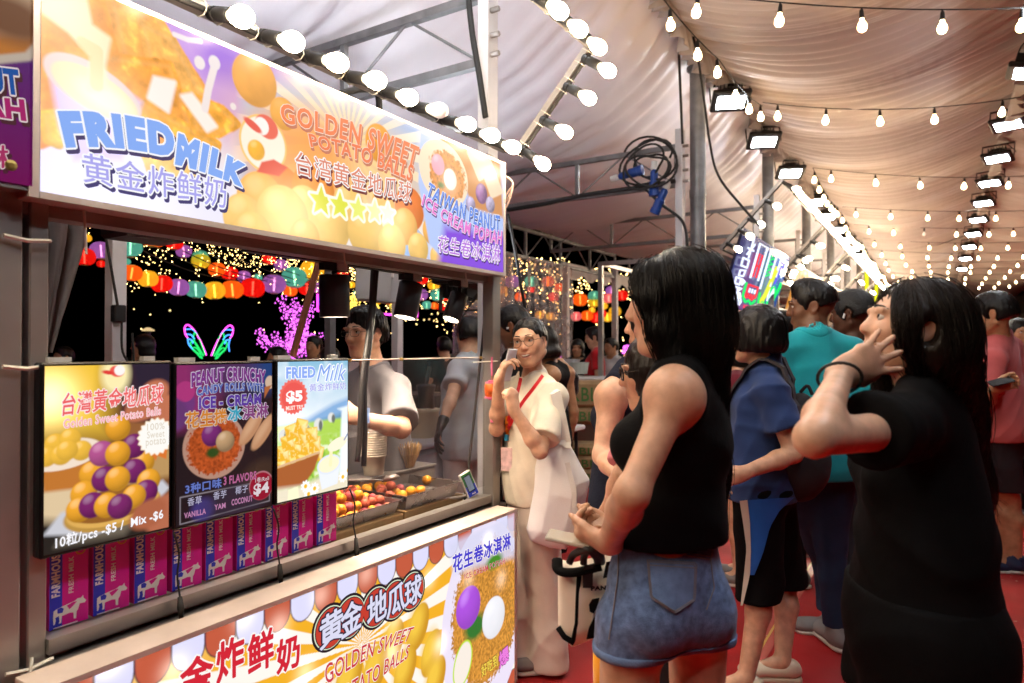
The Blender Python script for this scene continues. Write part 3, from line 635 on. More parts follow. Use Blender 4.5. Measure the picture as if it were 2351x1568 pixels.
# clear sneeze guard
def clear(name, rough=.08, tint=(.95, .93, .94), a=.12, ior=1.33):
    m = bpy.data.materials.new(name); m.use_nodes = True; n = m.node_tree; n.nodes.clear(); L = n.links
    tr = n.nodes.new('ShaderNodeBsdfTransparent'); tr.inputs[0].default_value = (*tint, 1); gl = n.nodes.new('ShaderNodeBsdfGlossy'); gl.inputs['Roughness'].default_value = rough; gl.inputs[0].default_value = (.9, .9, .9, 1)
    df = n.nodes.new('ShaderNodeBsdfDiffuse'); df.inputs[0].default_value = (.7, .68, .7, 1)
    lw = n.nodes.new('ShaderNodeLayerWeight'); lw.inputs[0].default_value = .35; pw_ = n.nodes.new('ShaderNodeMath'); pw_.operation = 'POWER'; L.new(lw.outputs['Facing'], pw_.inputs[0]); pw_.inputs[1].default_value = 3; fr = n.nodes.new('ShaderNodeMath'); fr.operation = 'MULTIPLY_ADD'; L.new(pw_.outputs[0], fr.inputs[0]); fr.inputs[1].default_value = (ior-1)*1.6; fr.inputs[2].default_value = .02
    m1 = n.nodes.new('ShaderNodeMixShader'); L.new(fr.outputs[0], m1.inputs[0]); L.new(tr.outputs[0], m1.inputs[1]); L.new(gl.outputs[0], m1.inputs[2])
    tc = n.nodes.new('ShaderNodeTexCoord'); no = n.nodes.new('ShaderNodeTexNoise'); no.inputs['Scale'].default_value = 5; no.inputs['Detail'].default_value = 6; L.new(tc.outputs['Object'], no.inputs[0])
    mr = n.nodes.new('ShaderNodeMapRange'); mr.inputs[1].default_value = .35; mr.inputs[2].default_value = .75; mr.inputs[3].default_value = a*.45; mr.inputs[4].default_value = a*1.6; L.new(no.outputs['Fac'], mr.inputs[0])
    m2 = n.nodes.new('ShaderNodeMixShader'); L.new(mr.outputs[0], m2.inputs[0]); L.new(m1.outputs[0], m2.inputs[1]); L.new(df.outputs[0], m2.inputs[2])
    o = n.nodes.new('ShaderNodeOutputMaterial'); L.new(m2.outputs[0], o.inputs[0]); return m
M['acrylic'] = clear('smeared_clear_acrylic', a=.022, ior=1.16)
MB().box((SX-.012, 2.155, 1.158), (.004, .96, .595)).build('clear_screen', M['acrylic'], st)
MB().tube([(SX-.012, 1.68, 1.458), (SX-.012, 2.635, 1.458)], .003, 5).build('screen_edge', mat('acrylic_edge', (.5, .42, .36), .2), st)
for y in (1.77, 2.05, 2.60): MB().box((SX-.008, y, 1.458), (.012, .01, .012)).build('screen_clip', mat('brass_clip', (.6, .4, .12), .3, .9), st)
# ---- the big lit sign
XS = SX+.075; A0, A1, Bz0, Bz1 = .737, 2.662, 1.8525, 2.354
sg = thing('lightbox_sign', 'big lit sign reading fried milk, golden sweet potato balls and peanut ice cream popiah', 'lit sign', (SX, 1.77, 2.13))
S = lambda x, y: yz(x, y, XS)
pc = Pic(A0, A1, Bz0, Bz1, 400)
pc.I[:] = lin((236, 232, 248))
pc.poly([S(430, -160), S(560, 40), S(700, 230), S(520, 330), S(330, 60)], (196, 150, 226), w=.10)
pc.poly([S(440, 60), S(620, 160), S(640, 240), S(480, 170)], (160, 110, 220), w=.06)
rc = S(800, 330); pr = Pic(A0, A1, Bz0, Bz1, 400); pr.rays(rc, 30, (150, 190, 240), (244, 240, 238)); pm = pc.soft(pc.dpoly([S(560, 160), S(960, 290), S(985, 610), S(540, 500)]), .05)
pc.I = pc.I*(1-pm[..., None])+pr.I*pm[..., None]
pc.ell(S(800, 380), (.42, .20), (255, 205, 120), w=.20, op=.85); pc.ell(S(700, 380), (.2, .16), (255, 150, 50), w=.12, op=.7)
# fried milk fingers
def finger(P, col, seed):
    d = pc.dpoly(P); n = pc.noise(38, seed, 4); c = lin(col)[None, None]*(.55+.85*n[..., None])+lin((255, 170, 60))*np.clip(n-.62, 0, 1)[..., None]*1.6
    pc.mix(pc.soft(d-.012+.006*(n-.5), .006), c)
    pc.mix(pc.soft(np.abs(d+.004), .02)*.15, (255, 235, 190))
finger([S(92, -60), S(230, -60), S(330, 250), S(92, 330)], (250, 158, 60), 1)
finger([S(240, -60), S(330, -10), S(470, 210), S(440, 270), S(300, 190)], (252, 172, 80), 2)
finger([S(325, 55), S(395, 90), S(470, 230), S(455, 285), S(360, 200)], (253, 182, 90), 3)
finger([S(160, 120), S(390, 150), S(450, 330), S(160, 330)], (250, 165, 60), 4)
finger([S(100, 265), S(150, 260), S(135, 330), S(110, 320)], (248, 196, 70), 5)
finger([S(330, 240), S(500, 330), S(490, 360), S(330, 280)], (252, 176, 60), 6)
finger([S(425, 215), S(510, 250), S(545, 285), S(500, 310), S(450, 300)], (248, 170, 60), 7)
pc.poly([S(418, 222), S(440, 218), S(495, 290), S(475, 300)], (252, 238, 226), w=.01, r=.006); pc.poly([S(355, 180), S(400, 190), S(385, 255), S(342, 225)], (250, 238, 228), w=.01, r=.006)
finger([S(330, 350), S(460, 360), S(450, 410), S(345, 390)], (255, 205, 110), 8)
# bowl with poured cream
pc.poly([S(112, 155), S(140, 300), S(170, 370), S(280, 370), S(325, 235), S(220, 160)], (214, 196, 244), w=.02)
pc.ell(S(218, 205), (.115, .058), (226, 205, 200), ang=-16); pc.ell(S(222, 213), (.103, .047), (252, 222, 178), ang=-16); pc.ell(S(240, 225), (.06, .026), (255, 236, 200), ang=-16, w=.02)
pc.poly([S(92, -60), S(180, -60), S(205, 60), S(247, 90), S(235, 150), S(240, 200), S(205, 205), S(215, 130), S(160, 70), S(92, 20)], (255, 226, 186), w=.012, r=.008)
pc.stroke([S(190, 100), S(222, 118), S(222, 195)], .03, (255, 205, 140), .6)
pc.stroke([S(470, 250), S(478, 205), S(490, 160)], .022, (240, 226, 222)); pc.ell(S(458, 145), (.016, .018), (238, 226, 226)); pc.ell(S(492, 145), (.018, .02), (238, 226, 226)); pc.ell(S(535, 245), (.01, .01), (240, 225, 220)); pc.stroke([S(400, 80), S(430, 92), S(460, 96)], .014, (240, 225, 230))
# sweet potato balls
for (x, y, r, c) in [(585, 185, .078, (252, 176, 84)), (650, 262, .05, (252, 178, 84)), (870, 330, .07, (252, 168, 60)), (640, 450, .10, (252, 140, 60)), (940, 480, .085, (240, 130, 60)), (720, 440, .09, (250, 150, 50))]: pc.ball(S(x, y), r, c, dark=.75, hi=.1)
for i, (x, y, r) in enumerate([(600, 460, .085), (700, 480, .075), (800, 470, .07), (880, 470, .06), (560, 500, .07), (650, 500, .10), (930, 520, .07), (760, 520, .085), (840, 530, .09), (990, 530, .055), (900, 560, .075), (960, 570, .06), (700, 545, .06), (1005, 590, .05), (580, 540, .07)]):
    pc.ball(S(x, y), r, (255, 208, 120) if i % 3 else (255, 190, 100), dark=.72, seed=i, hi=.25)
# round badge left empty, star row
pc.ell(S(605, 330), (.085, .085), (255, 200, 120)); pc.ell(S(605, 330), (.078, .078), (253, 240, 220)); pc.ball(S(588, 345), .03, (255, 186, 60), dark=.8); pc.poly([S(590, 395), S(600, 372), S(628, 366), S(660, 385), S(640, 405)], (226, 84, 70), w=.006); pc.ell(S(612, 292), (.042, .034), (236, 110, 90), ang=-18); pc.ell(S(600, 290), (.026, .026), (252, 244, 236), ang=-18); pc.ell(S(580, 288), (.034, .012), (232, 96, 80), ang=-24)
for k, (x, y) in enumerate([(737, 462), (780, 472), (822, 480), (860, 486), (890, 490)]):
    c = S(x, y); r = .050-.003*k; P = [c+(r if j % 2 == 0 else r*.45)*np.array([math.sin(j*.6283), math.cos(j*.6283)]) for j in range(10)]
    pc.poly(P, (255, 255, 235), r=.010); pc.poly(P, [(214, 214, 40), (224, 226, 70), (236, 240, 120), (244, 246, 170), (250, 250, 210)][k], r=.001)
# right panel: popiah plate on purple
pc.poly([S(965, 305), S(1147, 370), S(1165, 640), S(1030, 610), S(985, 560), S(960, 420)], (186, 204, 248), w=.01); pc.poly([S(1005, 612), S(1020, 520), S(1170, 540), S(1170, 640)], (140, 84, 224), w=.05)
pc.poly([S(1000, 300), S(1147, 372), S(1155, 500), S(1090, 480)], (214, 150, 96), w=.02)
pc.ell(S(1020, 400), (.165, .130), (252, 226, 196), ang=-12); n = pc.noise(90, 31, 2); dd = pc.dell(S(1028, 405), (.125, .098), -12); pc.mix(pc.soft(dd+.03*(n-.5), .01), lin((226, 150, 80))[None, None]*(.6+.8*n[..., None]))
pc.ball(S(1005, 378), .042, (250, 180, 196), dark=.85, tex=.03); pc.ball(S(1033, 412), .044, (255, 246, 226), dark=.85, tex=.03); pc.ell(S(1012, 425), (.02, .012), (110, 130, 60), w=.012)
for P in ([S(1100, 365), S(1122, 365), S(1150, 440), S(1128, 450)], [S(1075, 350), S(1097, 352), S(1115, 400), S(1100, 410)]): pc.poly(P, (248, 222, 190), w=.008, r=.012)
pc.ball(S(1105, 445), .045, (190, 140, 190), tex=.5); pc.ball(S(1080, 470), .035, (200, 186, 220), tex=.6); pc.ball(S(1125, 470), .036, (210, 196, 226), tex=.6)
pc.glow(S(675, 500), .13, (255, 240, 200), .5); pc.glow(S(900, 520), .1, (255, 240, 200), .4); pc.glow(S(250, 470), .2, (220, 220, 255), .3); pc.glow(S(220, 240), .10, (255, 250, 240), .3); pc.glow(S(1030, 420), .06, (255, 255, 255), .3); pc.glow(S(110, 0), .12, (255, 240, 220), .4)
mb = MB(); mb.add([(XS, A0, Bz0), (XS, A1, Bz0), (XS, A1, Bz1), (XS, A0, Bz1)], [(0, 1, 2, 3)]); mb.uv = [(0, 0), (1, 0), (1, 1), (0, 1)]
mb.build('sign_face', imat('lit_sign_print', pc.image('sign_print'), 1.05, .3), sg)
mb = MB(); fx = SX-.0; 
for a, b in (((XS-.075, A0-.012, (Bz0+Bz1)/2), (.15, .02, Bz1-Bz0+.03)), ((XS-.075, A1+.012, (Bz0+Bz1)/2), (.15, .02, Bz1-Bz0+.03))): mb.box(a, b)
mb.box((XS-.075, (A0+A1)/2, Bz1+.006), (.15, A1-A0, .012)); mb.box((XS-.073, (A0+A1)/2, Bz0-.008), (.146, A1-A0, .014)); mb.box((XS-.15, (A0+A1)/2, (Bz0+Bz1)/2), (.01, A1-A0, Bz1-Bz0))
mb.build('sign_frame', mat('aluminium_sign_frame', (.62, .55, .52), .45, .5, var=.12), sg)
PL = on_plane(XS)
def words(txt, bl, br, tl, tr, fill, line, shad, bow=0, wid=.045, fs=1., parent=None, pl=None, sh=(.006, -.008), Q=None, core=.02, shear=0, fill_s=1., big=0., sp=1.07):
    Q = Q or S; mb = MB(); lay = []
    if shad is not None: lay.append((2, wid+.004, sh, .001))
    lay += [(1, wid, (0, 0), .002), (0, big, (0, 0), .003)]
    lettering(mb, txt, quadwarp(Q(*bl), Q(*br), Q(*tl), Q(*tr), bow), pl or PL, lay, core=core, shear=shear, sp=sp)
    return mb.build('lettering', [glow_mat(fill, fill_s), glow_mat(line, 1.0), glow_mat(shad or (0, 0, 0), .8)], parent or sg)
words('FRIED', (150, 340), (400, 365), (130, 255), (398, 290), (136, 174, 246), (250, 250, 255), (88, 76, 120), bow=.012, core=.075, wid=.045, sp=1.2)
words('MILK', (400, 378), (556, 432), (408, 305), (568, 382), (136, 174, 246), (250, 250, 255), (88, 76, 120), bow=.006, core=.075, wid=.045, sp=1.2)
words('黄金炸鲜奶', (190, 418), (518, 480), (185, 348), (518, 412), (172, 168, 240), (252, 252, 255), (84, 76, 130), wid=.055, core=.006, sp=1.12)
words('GOLDEN SWEET', (646, 282), (950, 390), (640, 236), (962, 338), (246, 132, 84), (255, 226, 206), (226, 140, 110), bow=.016, core=.03, wid=.03, sp=1.14)
words('POTATO BALLS', (712, 338), (942, 418), (706, 306), (950, 380), (244, 128, 84), (255, 226, 206), (226, 140, 110), bow=.012, core=.03, wid=.03, sp=1.14)
words('台湾黄金地瓜球', (680, 400), (942, 468), (675, 345), (945, 420), (226, 140, 116), (255, 252, 250), (140, 70, 70), wid=.05, core=.006, sp=1.12)
words('TAIWAN PEANUT', (975, 448), (1146, 535), (985, 418), (1146, 495), (110, 150, 240), (255, 255, 255), (70, 70, 140), bow=-.022, core=.03, wid=.03, sp=1.14, sh=(.004, -.006))
words('ICE CREAM POPIAH', (966, 470), (1150, 562), (972, 445), (1152, 530), (240, 130, 216), (255, 250, 255), (110, 60, 150), bow=-.030, core=.03, wid=.03, sp=1.14, sh=(.004, -.006))
words('花生卷冰淇淋', (1004, 578), (1146, 606), (1006, 540), (1148, 566), (190, 120, 230), (255, 250, 255), (90, 50, 130), wid=.055, core=.008, sh=(.004, -.006), sp=1.12)
for y in (2.63, 2.66, 2.69): MB().tube(spline([(XS-.06, A1+.03, 2.33), (XS+.02, A1+.05+.02*(y-2.6), 2.28), (XS-.02, A1+.06, y-.46), (XS-.07, A1+.03, 2.13)], 14), .004, 5).build('loose_wire', mat('pale_wire', (.7, .5, .42), .4), sg)
# ---- sign of the stall next door, glow put into its print, cut by the frame
ns = thing('shop_sign', 'unlit purple sign of the stall next door, at the left edge', 'sign', (SX, .2, 2.1)); XN = SX+.075
Qn = lambda x, y: yz(x, y, XN); a1 = Qn(90, 200)[0]-.012
pc = Pic(-.4, a1, 1.86, 2.42, 260); g = (pc.B-1.86)/.56
pc.I = lin((146, 16, 108))*(1-g[..., None])+lin((60, 60, 170))*g[..., None]
pc.poly([Qn(-200, -200), Qn(95, -200), Qn(95, 100), Qn(60, 130), Qn(-200, 170)], (240, 150, 66), w=.006); pc.poly([Qn(-200, -200), Qn(90, -200), Qn(85, 60), Qn(55, 80), Qn(0, 75), Qn(-200, 110)], (250, 206, 170), w=.03); pc.ell(Qn(20, 40), (.09, .05), (150, 100, 70), w=.04)
pc.stroke([Qn(95, 95), Qn(62, 130), Qn(-200, 155)], .018, (246, 226, 206))
mb = MB(); mb.add([(XN, -.4, 1.86), (XN, a1, 1.86), (XN, a1, 2.42), (XN, -.4, 2.42)], [(0, 1, 2, 3)]); mb.uv = [(0, 0), (1, 0), (1, 1), (0, 1)]
mb.build('sign_face', imat('vinyl_sign_print', pc.image('vinyl_print'), .5, .35), ns); MB().box((XN-.06, (a1-.4)/2, 2.14), (.112, a1+.4, .58)).build('sign_box', M['galv'], ns)
NPl = on_plane(XN)
def nword(txt, bl, br, tl, tr, c): words(txt, bl, br, tl, tr, c, (222, 206, 206), (80, 40, 50), wid=.05, core=.05, parent=ns, pl=NPl, Q=Qn, fill_s=.55)
nword('PEANUT', (-200, 185), (48, 222), (-200, 130), (40, 160), (24, 100, 196)); nword('POPIAH', (-220, 240), (60, 280), (-220, 205), (54, 228), (206, 40, 130)); words('冰淇淋', (-170, 400), (18, 385), (-170, 330), (18, 335), (206, 60, 120), (222, 206, 206), (80, 40, 50), wid=.06, core=.008, big=.02, parent=ns, pl=NPl, Q=Qn, fill_s=.55)
MB().lathe([(.012, 0), (.012, .004), (.006, .005)], 14, onX(24, 380, XN+.001), (1, 0, 0)).build('eyelet', mat('brass_eyelet', (.5, .36, .12), .3, .9), ns)
MB().box((SX-.02, .3, .8), (.05, .76, .05)).build('neighbour_rail', M['steel_dull'], None)
tag(COL.objects['neighbour_rail'], 'steel counter rail of the stall next door at the left edge', 'rail'); COL.objects['neighbour_rail'].name = 'counter_rail'
# ---- lit panel below the counter
XP = -1.60; fp = thing('lit_counter_sign', 'lit front panel under the counter with scallops and sweet potato pictures', 'lit sign', (XP, 1.6, .4))
T = lambda x, y: yz(x, y, XP)
a0 = T(112, 1560)[0]; a1 = T(1181, 1300)[0]; b1 = .772; b0 = .02
pc = Pic(a0, a1, b0, b1, 380); pc.rays(T(830, 1480), 26, (242, 176, 40), (252, 246, 236), .2)
pc.ell(T(240, 1560), (.25, .12), (255, 226, 170), w=.1, op=.4)
ns_ = 21; wd = (a1-a0)/(ns_-.35)
for k in range(ns_+1):
    x = a0+wd*(k+.5); c = (196, 92, 64) if k % 2 == 0 else (222, 220, 250)
    P = [(x-wd*.48, b1+.05), (x+wd*.48, b1+.05), (x+wd*.48, b1-.030)]+[(x+wd*.48*math.cos(a), b1-.030-.050*math.sin(a)) for a in np.linspace(0, math.pi, 12)]
    pc.poly(P, (70, 40, 60), r=.003); pc.poly(P, c, r=-.0005)
    P2 = [(q[0], b0+b1-q[1]-.02) for q in P]; pc.poly(P2, (70, 40, 60), r=.003); pc.poly(P2, c, r=-.0005)
# oval with sesame, purple and white balls
oc = T(1098, 1390); n = pc.noise(120, 41, 2); pc.ell(T(1115, 1420), (.30, .40), (236, 226, 246)); dd = pc.dell(T(1120, 1400), (.25, .30)); pc.mix(pc.soft(dd+.05*(n-.5), .01), lin((206, 142, 58))[None, None]*(.45+1.1*n[..., None]))
pc.poly([T(1030, 1250), T(1181, 1180), T(1181, 1280), T(1040, 1320)], (214, 214, 240), w=.03, op=.8)
pc.ell(T(1135, 1290), (.06, .03), (70, 140, 40), w=.02); pc.ell(T(1090, 1440), (.07, .05), (50, 120, 50), w=.03)
pc.ball(T(1075, 1395), .083, (176, 86, 226), dark=.75, tex=.06); pc.ball(T(1133, 1418), .086, (246, 246, 252), dark=.85, tex=.03, hi=.1)
pc.ell(T(1062, 1525), (.062, .09), (190, 226, 60), ang=-20); pc.ell(T(1062, 1525), (.054, .082), (246, 236, 224), ang=-20)
for k, (x, y) in enumerate([(900, 1480), (960, 1440), (860, 1540), (930, 1540), (990, 1500), (800, 1560), (1000, 1560)]): pc.ell(T(x, y), (.055, .085), (206, 150, 40), ang=-25); pc.ell(T(x-6, y-8), (.04, .065), (244, 200, 70), ang=-25, w=.04)
for (x, y, s) in [(250, 1520, .7), (640, 1440, .5), (735, 1370, .4), (905, 1420, .45), (985, 1330, .5), (1010, 1480, .7), (900, 1500, .6), (400, 1540, .6), (1120, 1245, .8), (1150, 1330, .4), (1075, 1330, .4), (840, 1320, .35), (560, 1420, .4), (700, 1545, .5)]: pc.glow(T(x, y), .035, (255, 246, 226), s)
mb = MB(); mb.add([(XP, a0, b0), (XP, a1, b0), (XP, a1, b1), (XP, a0, b1)], [(0, 1, 2, 3)]); mb.uv = [(0, 0), (1, 0), (1, 1), (0, 1)]; mb.build('panel_face', imat('lit_panel_print', pc.image('panel_print'), 1.05, .3), fp)
mb = MB(); mb.box((XP-.05, a0-.011, (b0+b1)/2), (.104, .02, b1-b0+.02)); mb.box((XP-.05, a1+.011, (b0+b1)/2), (.104, .02, b1-b0+.02)); mb.box((XP-.05, (a0+a1)/2, b1+.006), (.108, a1-a0+.04, .014)); mb.box((XP-.10, (a0+a1)/2, (b0+b1)/2), (.01, a1-a0, b1-b0))
mb.build('panel_frame', mat('pale_panel_frame', (.66, .55, .48), .5, var=.1), fp)
PT = on_plane(XP)
def pw(txt, bl, br, tl, tr, f, l=(255, 250, 246), s=None, **k): words(txt, bl, br, tl, tr, f, l, s, parent=fp, pl=PT, Q=T, **k)
pw('黄', (425, 1665), (488, 1630), (415, 1575), (475, 1540), (214, 40, 56), wid=.065, core=.008, big=.022)
for ch, (x, y), (w, h) in (('金', (450, 1550), (74, 90)), ('炸', (527, 1512), (62, 96)), ('鲜', (597, 1494), (58, 92)), ('奶', (660, 1500), (52, 80))):
    pw(ch, (x-w/2, y+h*.62), (x+w/2, y+h*.34), (x-w/2, y-h*.34), (x+w/2, y-h*.62), (214, 40, 56), wid=.065, core=.008, big=.022)
for ch, (x, y) in zip('黄金地瓜球', ((757, 1440), (803, 1416), (862, 1393), (905, 1376), (945, 1356))):
    c = T(x, y); r = .066
    for i, (rr, col) in enumerate(((r*1.12, (40, 30, 36)), (r, (226, 236, 206)), (r*.95, (40, 30, 36)), (r*.91, (206, 66, 50)))):
        MB().lathe([(rr, 0), (rr*.999, .0003)], 28, (XP+.0012+.0012*i, c[0], c[1]), (1, 0, 0)).build('badge_ring', glow_mat(col, .95), fp)
    mb = MB(); lettering(mb, ch, quadwarp(c+(-.046, -.055), c+(.046, -.043), c+(-.046, .043), c+(.046, .055)), PT, [(1, .065, (0, 0), .0065), (0, .016, (0, 0), .008)], core=.008); mb.build('lettering', [glow_mat((222, 222, 246)), glow_mat((50, 40, 60))], fp)
pw('GOLDEN SWEET', (748, 1572), (938, 1470), (742, 1528), (950, 1438), (206, 60, 70), wid=.03, core=.008, shear=.1, bow=.012)
pw('POTATO BALLS', (775, 1625), (935, 1510), (770, 1585), (940, 1478), (206, 60, 70), wid=.03, core=.008, shear=.1)
pw('花生卷冰淇淋', (1040, 1315), (1172, 1258), (1036, 1276), (1170, 1222), (70, 60, 206), wid=.06, core=.008, big=.022, shear=.12, sp=1.1)
pw('ICE CREAM POPIAH', (1066, 1330), (1158, 1294), (1064, 1318), (1157, 1280), (206, 70, 90), (240, 236, 246), wid=.01, core=.006)
pw('好吃到', (1105, 1555), (1142, 1528), (1103, 1528), (1140, 1500), (246, 214, 80), (120, 70, 40), wid=.06, core=.008, big=.02); pw('爆', (1146, 1535), (1168, 1515), (1144, 1500), (1166, 1480), (240, 130, 226), (110, 40, 110), wid=.06, core=.008, big=.02)
# ------------------------------------------------------------------ menu screens on the counter edge
XM = SX+.045; Q = lambda x, y: yz(x, y, XM)
M['bezel'] = mat('black_screen_bezel', (.008, .008, .009), .25)
def screen(c, label, paint, s=1.0):
    bl, br, tl, tr = [Q(*p) for p in c]; a0, a1 = (bl[0]+tl[0])/2, (br[0]+tr[0])/2; b0, b1 = (bl[1]+br[1])/2, (tl[1]+tr[1])/2
    t = thing('menu_screen', label, 'menu screen', (XM, (a0+a1)/2, b0), 'menu screens in a row on the stall counter')
    g = .008; pc = Pic(a0+g, a1-g, b0+g, b1-g, 520); L = lambda x, y: V(a0+(a1-a0)*x, b0+(b1-b0)*y); paint(pc, L)
    mb = MB(); mb.add([(XM+.001, a0+g, b0+g), (XM+.001, a1-g, b0+g), (XM+.001, a1-g, b1-g), (XM+.001, a0+g, b1-g)], [(0, 1, 2, 3)]); mb.uv = [(0, 0), (1, 0), (1, 1), (0, 1)]
    mb.build('display', imat('screen_picture', pc.image('screen_picture'), s, .12), t)
    MB().box((XM-.018, (a0+a1)/2, (b0+b1)/2), (.036, a1-a0, b1-b0), bev=.004).build('bezel', M['bezel'], t)
    MB().box((XM-.03, a0+.05, b1+.006), (.02, .05, .012)).build('screen_clip', M['whitep'], t); MB().box((XM-.03, a1-.05, b1+.006), (.02, .03, .012)).build('screen_clip', M['whitep'], t)
    pl = on_plane(XM+.001)
    def w(txt, x0, y0, x1, y1, f, l=None, **k):
        mb = MB(); lay = [(0, k.get('big', 0), (0, 0), .003)]
        if l is not None: lay = [(1, k.get('wid', .045), (0, 0), .0015)]+lay
        dy = k.get('dy', 0)
        lettering(mb, txt, quadwarp(L(x0, y0), L(x1, y0+dy), L(x0, y1), L(x1, y1+dy), k.get('bow', 0)), pl, lay, core=k.get('core', .02), shear=k.get('shear', 0))
        mb.build('lettering', [glow_mat(f, s), glow_mat(l or (0, 0, 0), s)], t)
    return t, w, L
def paint1(p, L):
    p.I[:] = lin((120, 76, 44)); n = p.noise(9, 3)
    p.poly([L(-.1, .45), L(1.1, .5), L(1.1, 1.1), L(-.1, 1.1)], (96, 50, 40), w=.06); p.ell(L(.95, 1.0), (.12, .2), (44, 34, 52), w=.08); p.poly([L(-.1, .62), L(.45, .60), L(.5, 1.1), L(-.1, 1.1)], (244, 196, 60), w=.08); p.glow(L(.06, .82), .055, (255, 250, 200), 1.2)
    for x, y, r in ((.75, .74, .035), (.85, .82, .03), (.95, .72, .035), (.68, .70, .02)): p.ell(L(x, y), (r*1.3, r), (196, 116, 84), ang=20, w=.01)
    p.poly([L(.6, .52), L(1.1, .5), L(1.1, .62), L(.6, .66)], (150, 96, 56), w=.01); p.poly([L(-.1, .1), L(.6, .2), L(.6, .34), L(-.1, .4)], (226, 200, 160), w=.03); p.poly([L(.55, .3), L(1.1, .32), L(1.1, .5), L(.75, .45)], (190, 150, 96), w=.02)
    p.poly([L(.02, .34), L(.32, .33), L(.33, .5), L(0, .5)], (196, 120, 50), w=.01); p.ell(L(.16, .52), (.085, .035), (246, 226, 206), ang=6)
    for x, y in ((.1, .58), (.2, .60), (.28, .53), (.04, .52), (.14, .52), (.18, .54)): p.ball(L(x, y), .024, (252, 196, 70), dark=.7, tex=.05)
    p.poly([L(-.1, -.1), L(1.1, -.1), L(1.1, .16), L(.5, .1), L(-.1, .22)], (40, 36, 32), w=.03); p.poly([L(.1, .05), L(.6, .03), L(.75, .12), L(.2, .15)], (110, 100, 86), w=.02)
    p.poly([L(.02, .12), L(.14, .22), L(.92, .3), L(.98, .25), L(.8, .12), L(.4, .07)], (206, 206, 214), w=.01)
    p.ell(L(.53, .185), (.118, .048), (190, 146, 70), ang=4); p.ell(L(.53, .20), (.112, .044), (226, 176, 90), ang=4); p.ell(L(.53, .215), (.104, .04), (150, 96, 40), ang=4)
    O, U = (252, 176, 50), (130, 40, 110)
    for x, y, c in ((.36, .40, O), (.75, .42, O), (.43, .50, (190, 90, 150)), (.68, .52, U), (.3, .3, O), (.45, .36, U), (.68, .38, U), (.8, .31, O), (.27, .22, O), (.36, .23, U), (.78, .25, U), (.55, .35, O), (.55, .49, O), (.55, .63, O), (.47, .215, O), (.68, .235, O), (.57, .195, U)):
        p.ball(L(x, y), .031, c, dark=.5, tex=.05, hi=.4)
    c = L(.86, .56); P = [c+(.048 if j % 2 else .042)*np.array([math.cos(j*.165), math.sin(j*.165)]) for j in range(38)]
    p.poly([L(.78, .5), L(.86, .42), L(.9, .5)], (222, 120, 50)); p.poly([L(.84, .46), L(.95, .42), L(.96, .5)], (222, 120, 50)); p.poly(P, (255, 226, 190), r=.002); p.poly(P, (255, 252, 246))
    p.ell(L(.95, .1), (.06, .05), (186, 110, 80), ang=30, w=.012); p.ell(L(.8, .12), (.05, .035), (176, 100, 70), ang=20, w=.012)
    p.ell(L(.53, .93), (.034, .05), (255, 240, 180), w=.02); p.ell(L(.54, .945), (.018, .014), (240, 90, 80), ang=-12); p.ell(L(.56, .95), (.013, .013), (255, 250, 246)); p.ell(L(.47, .94), (.014, .005), (226, 60, 56), ang=-10)
t, w, L = screen(((92, 1285), (398, 1215), (92, 833), (390, 828)), 'bright menu screen of stacked orange and purple sweet potato balls, leftmost', paint1, 1.0)
w('台灣黃金地瓜球', .14, .72, .92, .84, (240, 100, 100), (255, 230, 230), core=.014, wid=.05, dy=.03, shear=.12); w('Golden Sweet Potato Balls', .15, .655, .90, .705, (250, 180, 190), (255, 240, 240), core=.02, wid=.03, dy=.03)
w('100%', .78, .60, .93, .64, (226, 216, 200), core=.01); w('Sweet', .78, .555, .93, .595, (226, 216, 200), core=.01); w('potato', .77, .50, .94, .55, (226, 216, 200), core=.01)
w('10粒/pcs -$5 /  Mix -$6', .10, .03, .92, .105, (252, 250, 255), core=.010, big=.016, dy=.035)
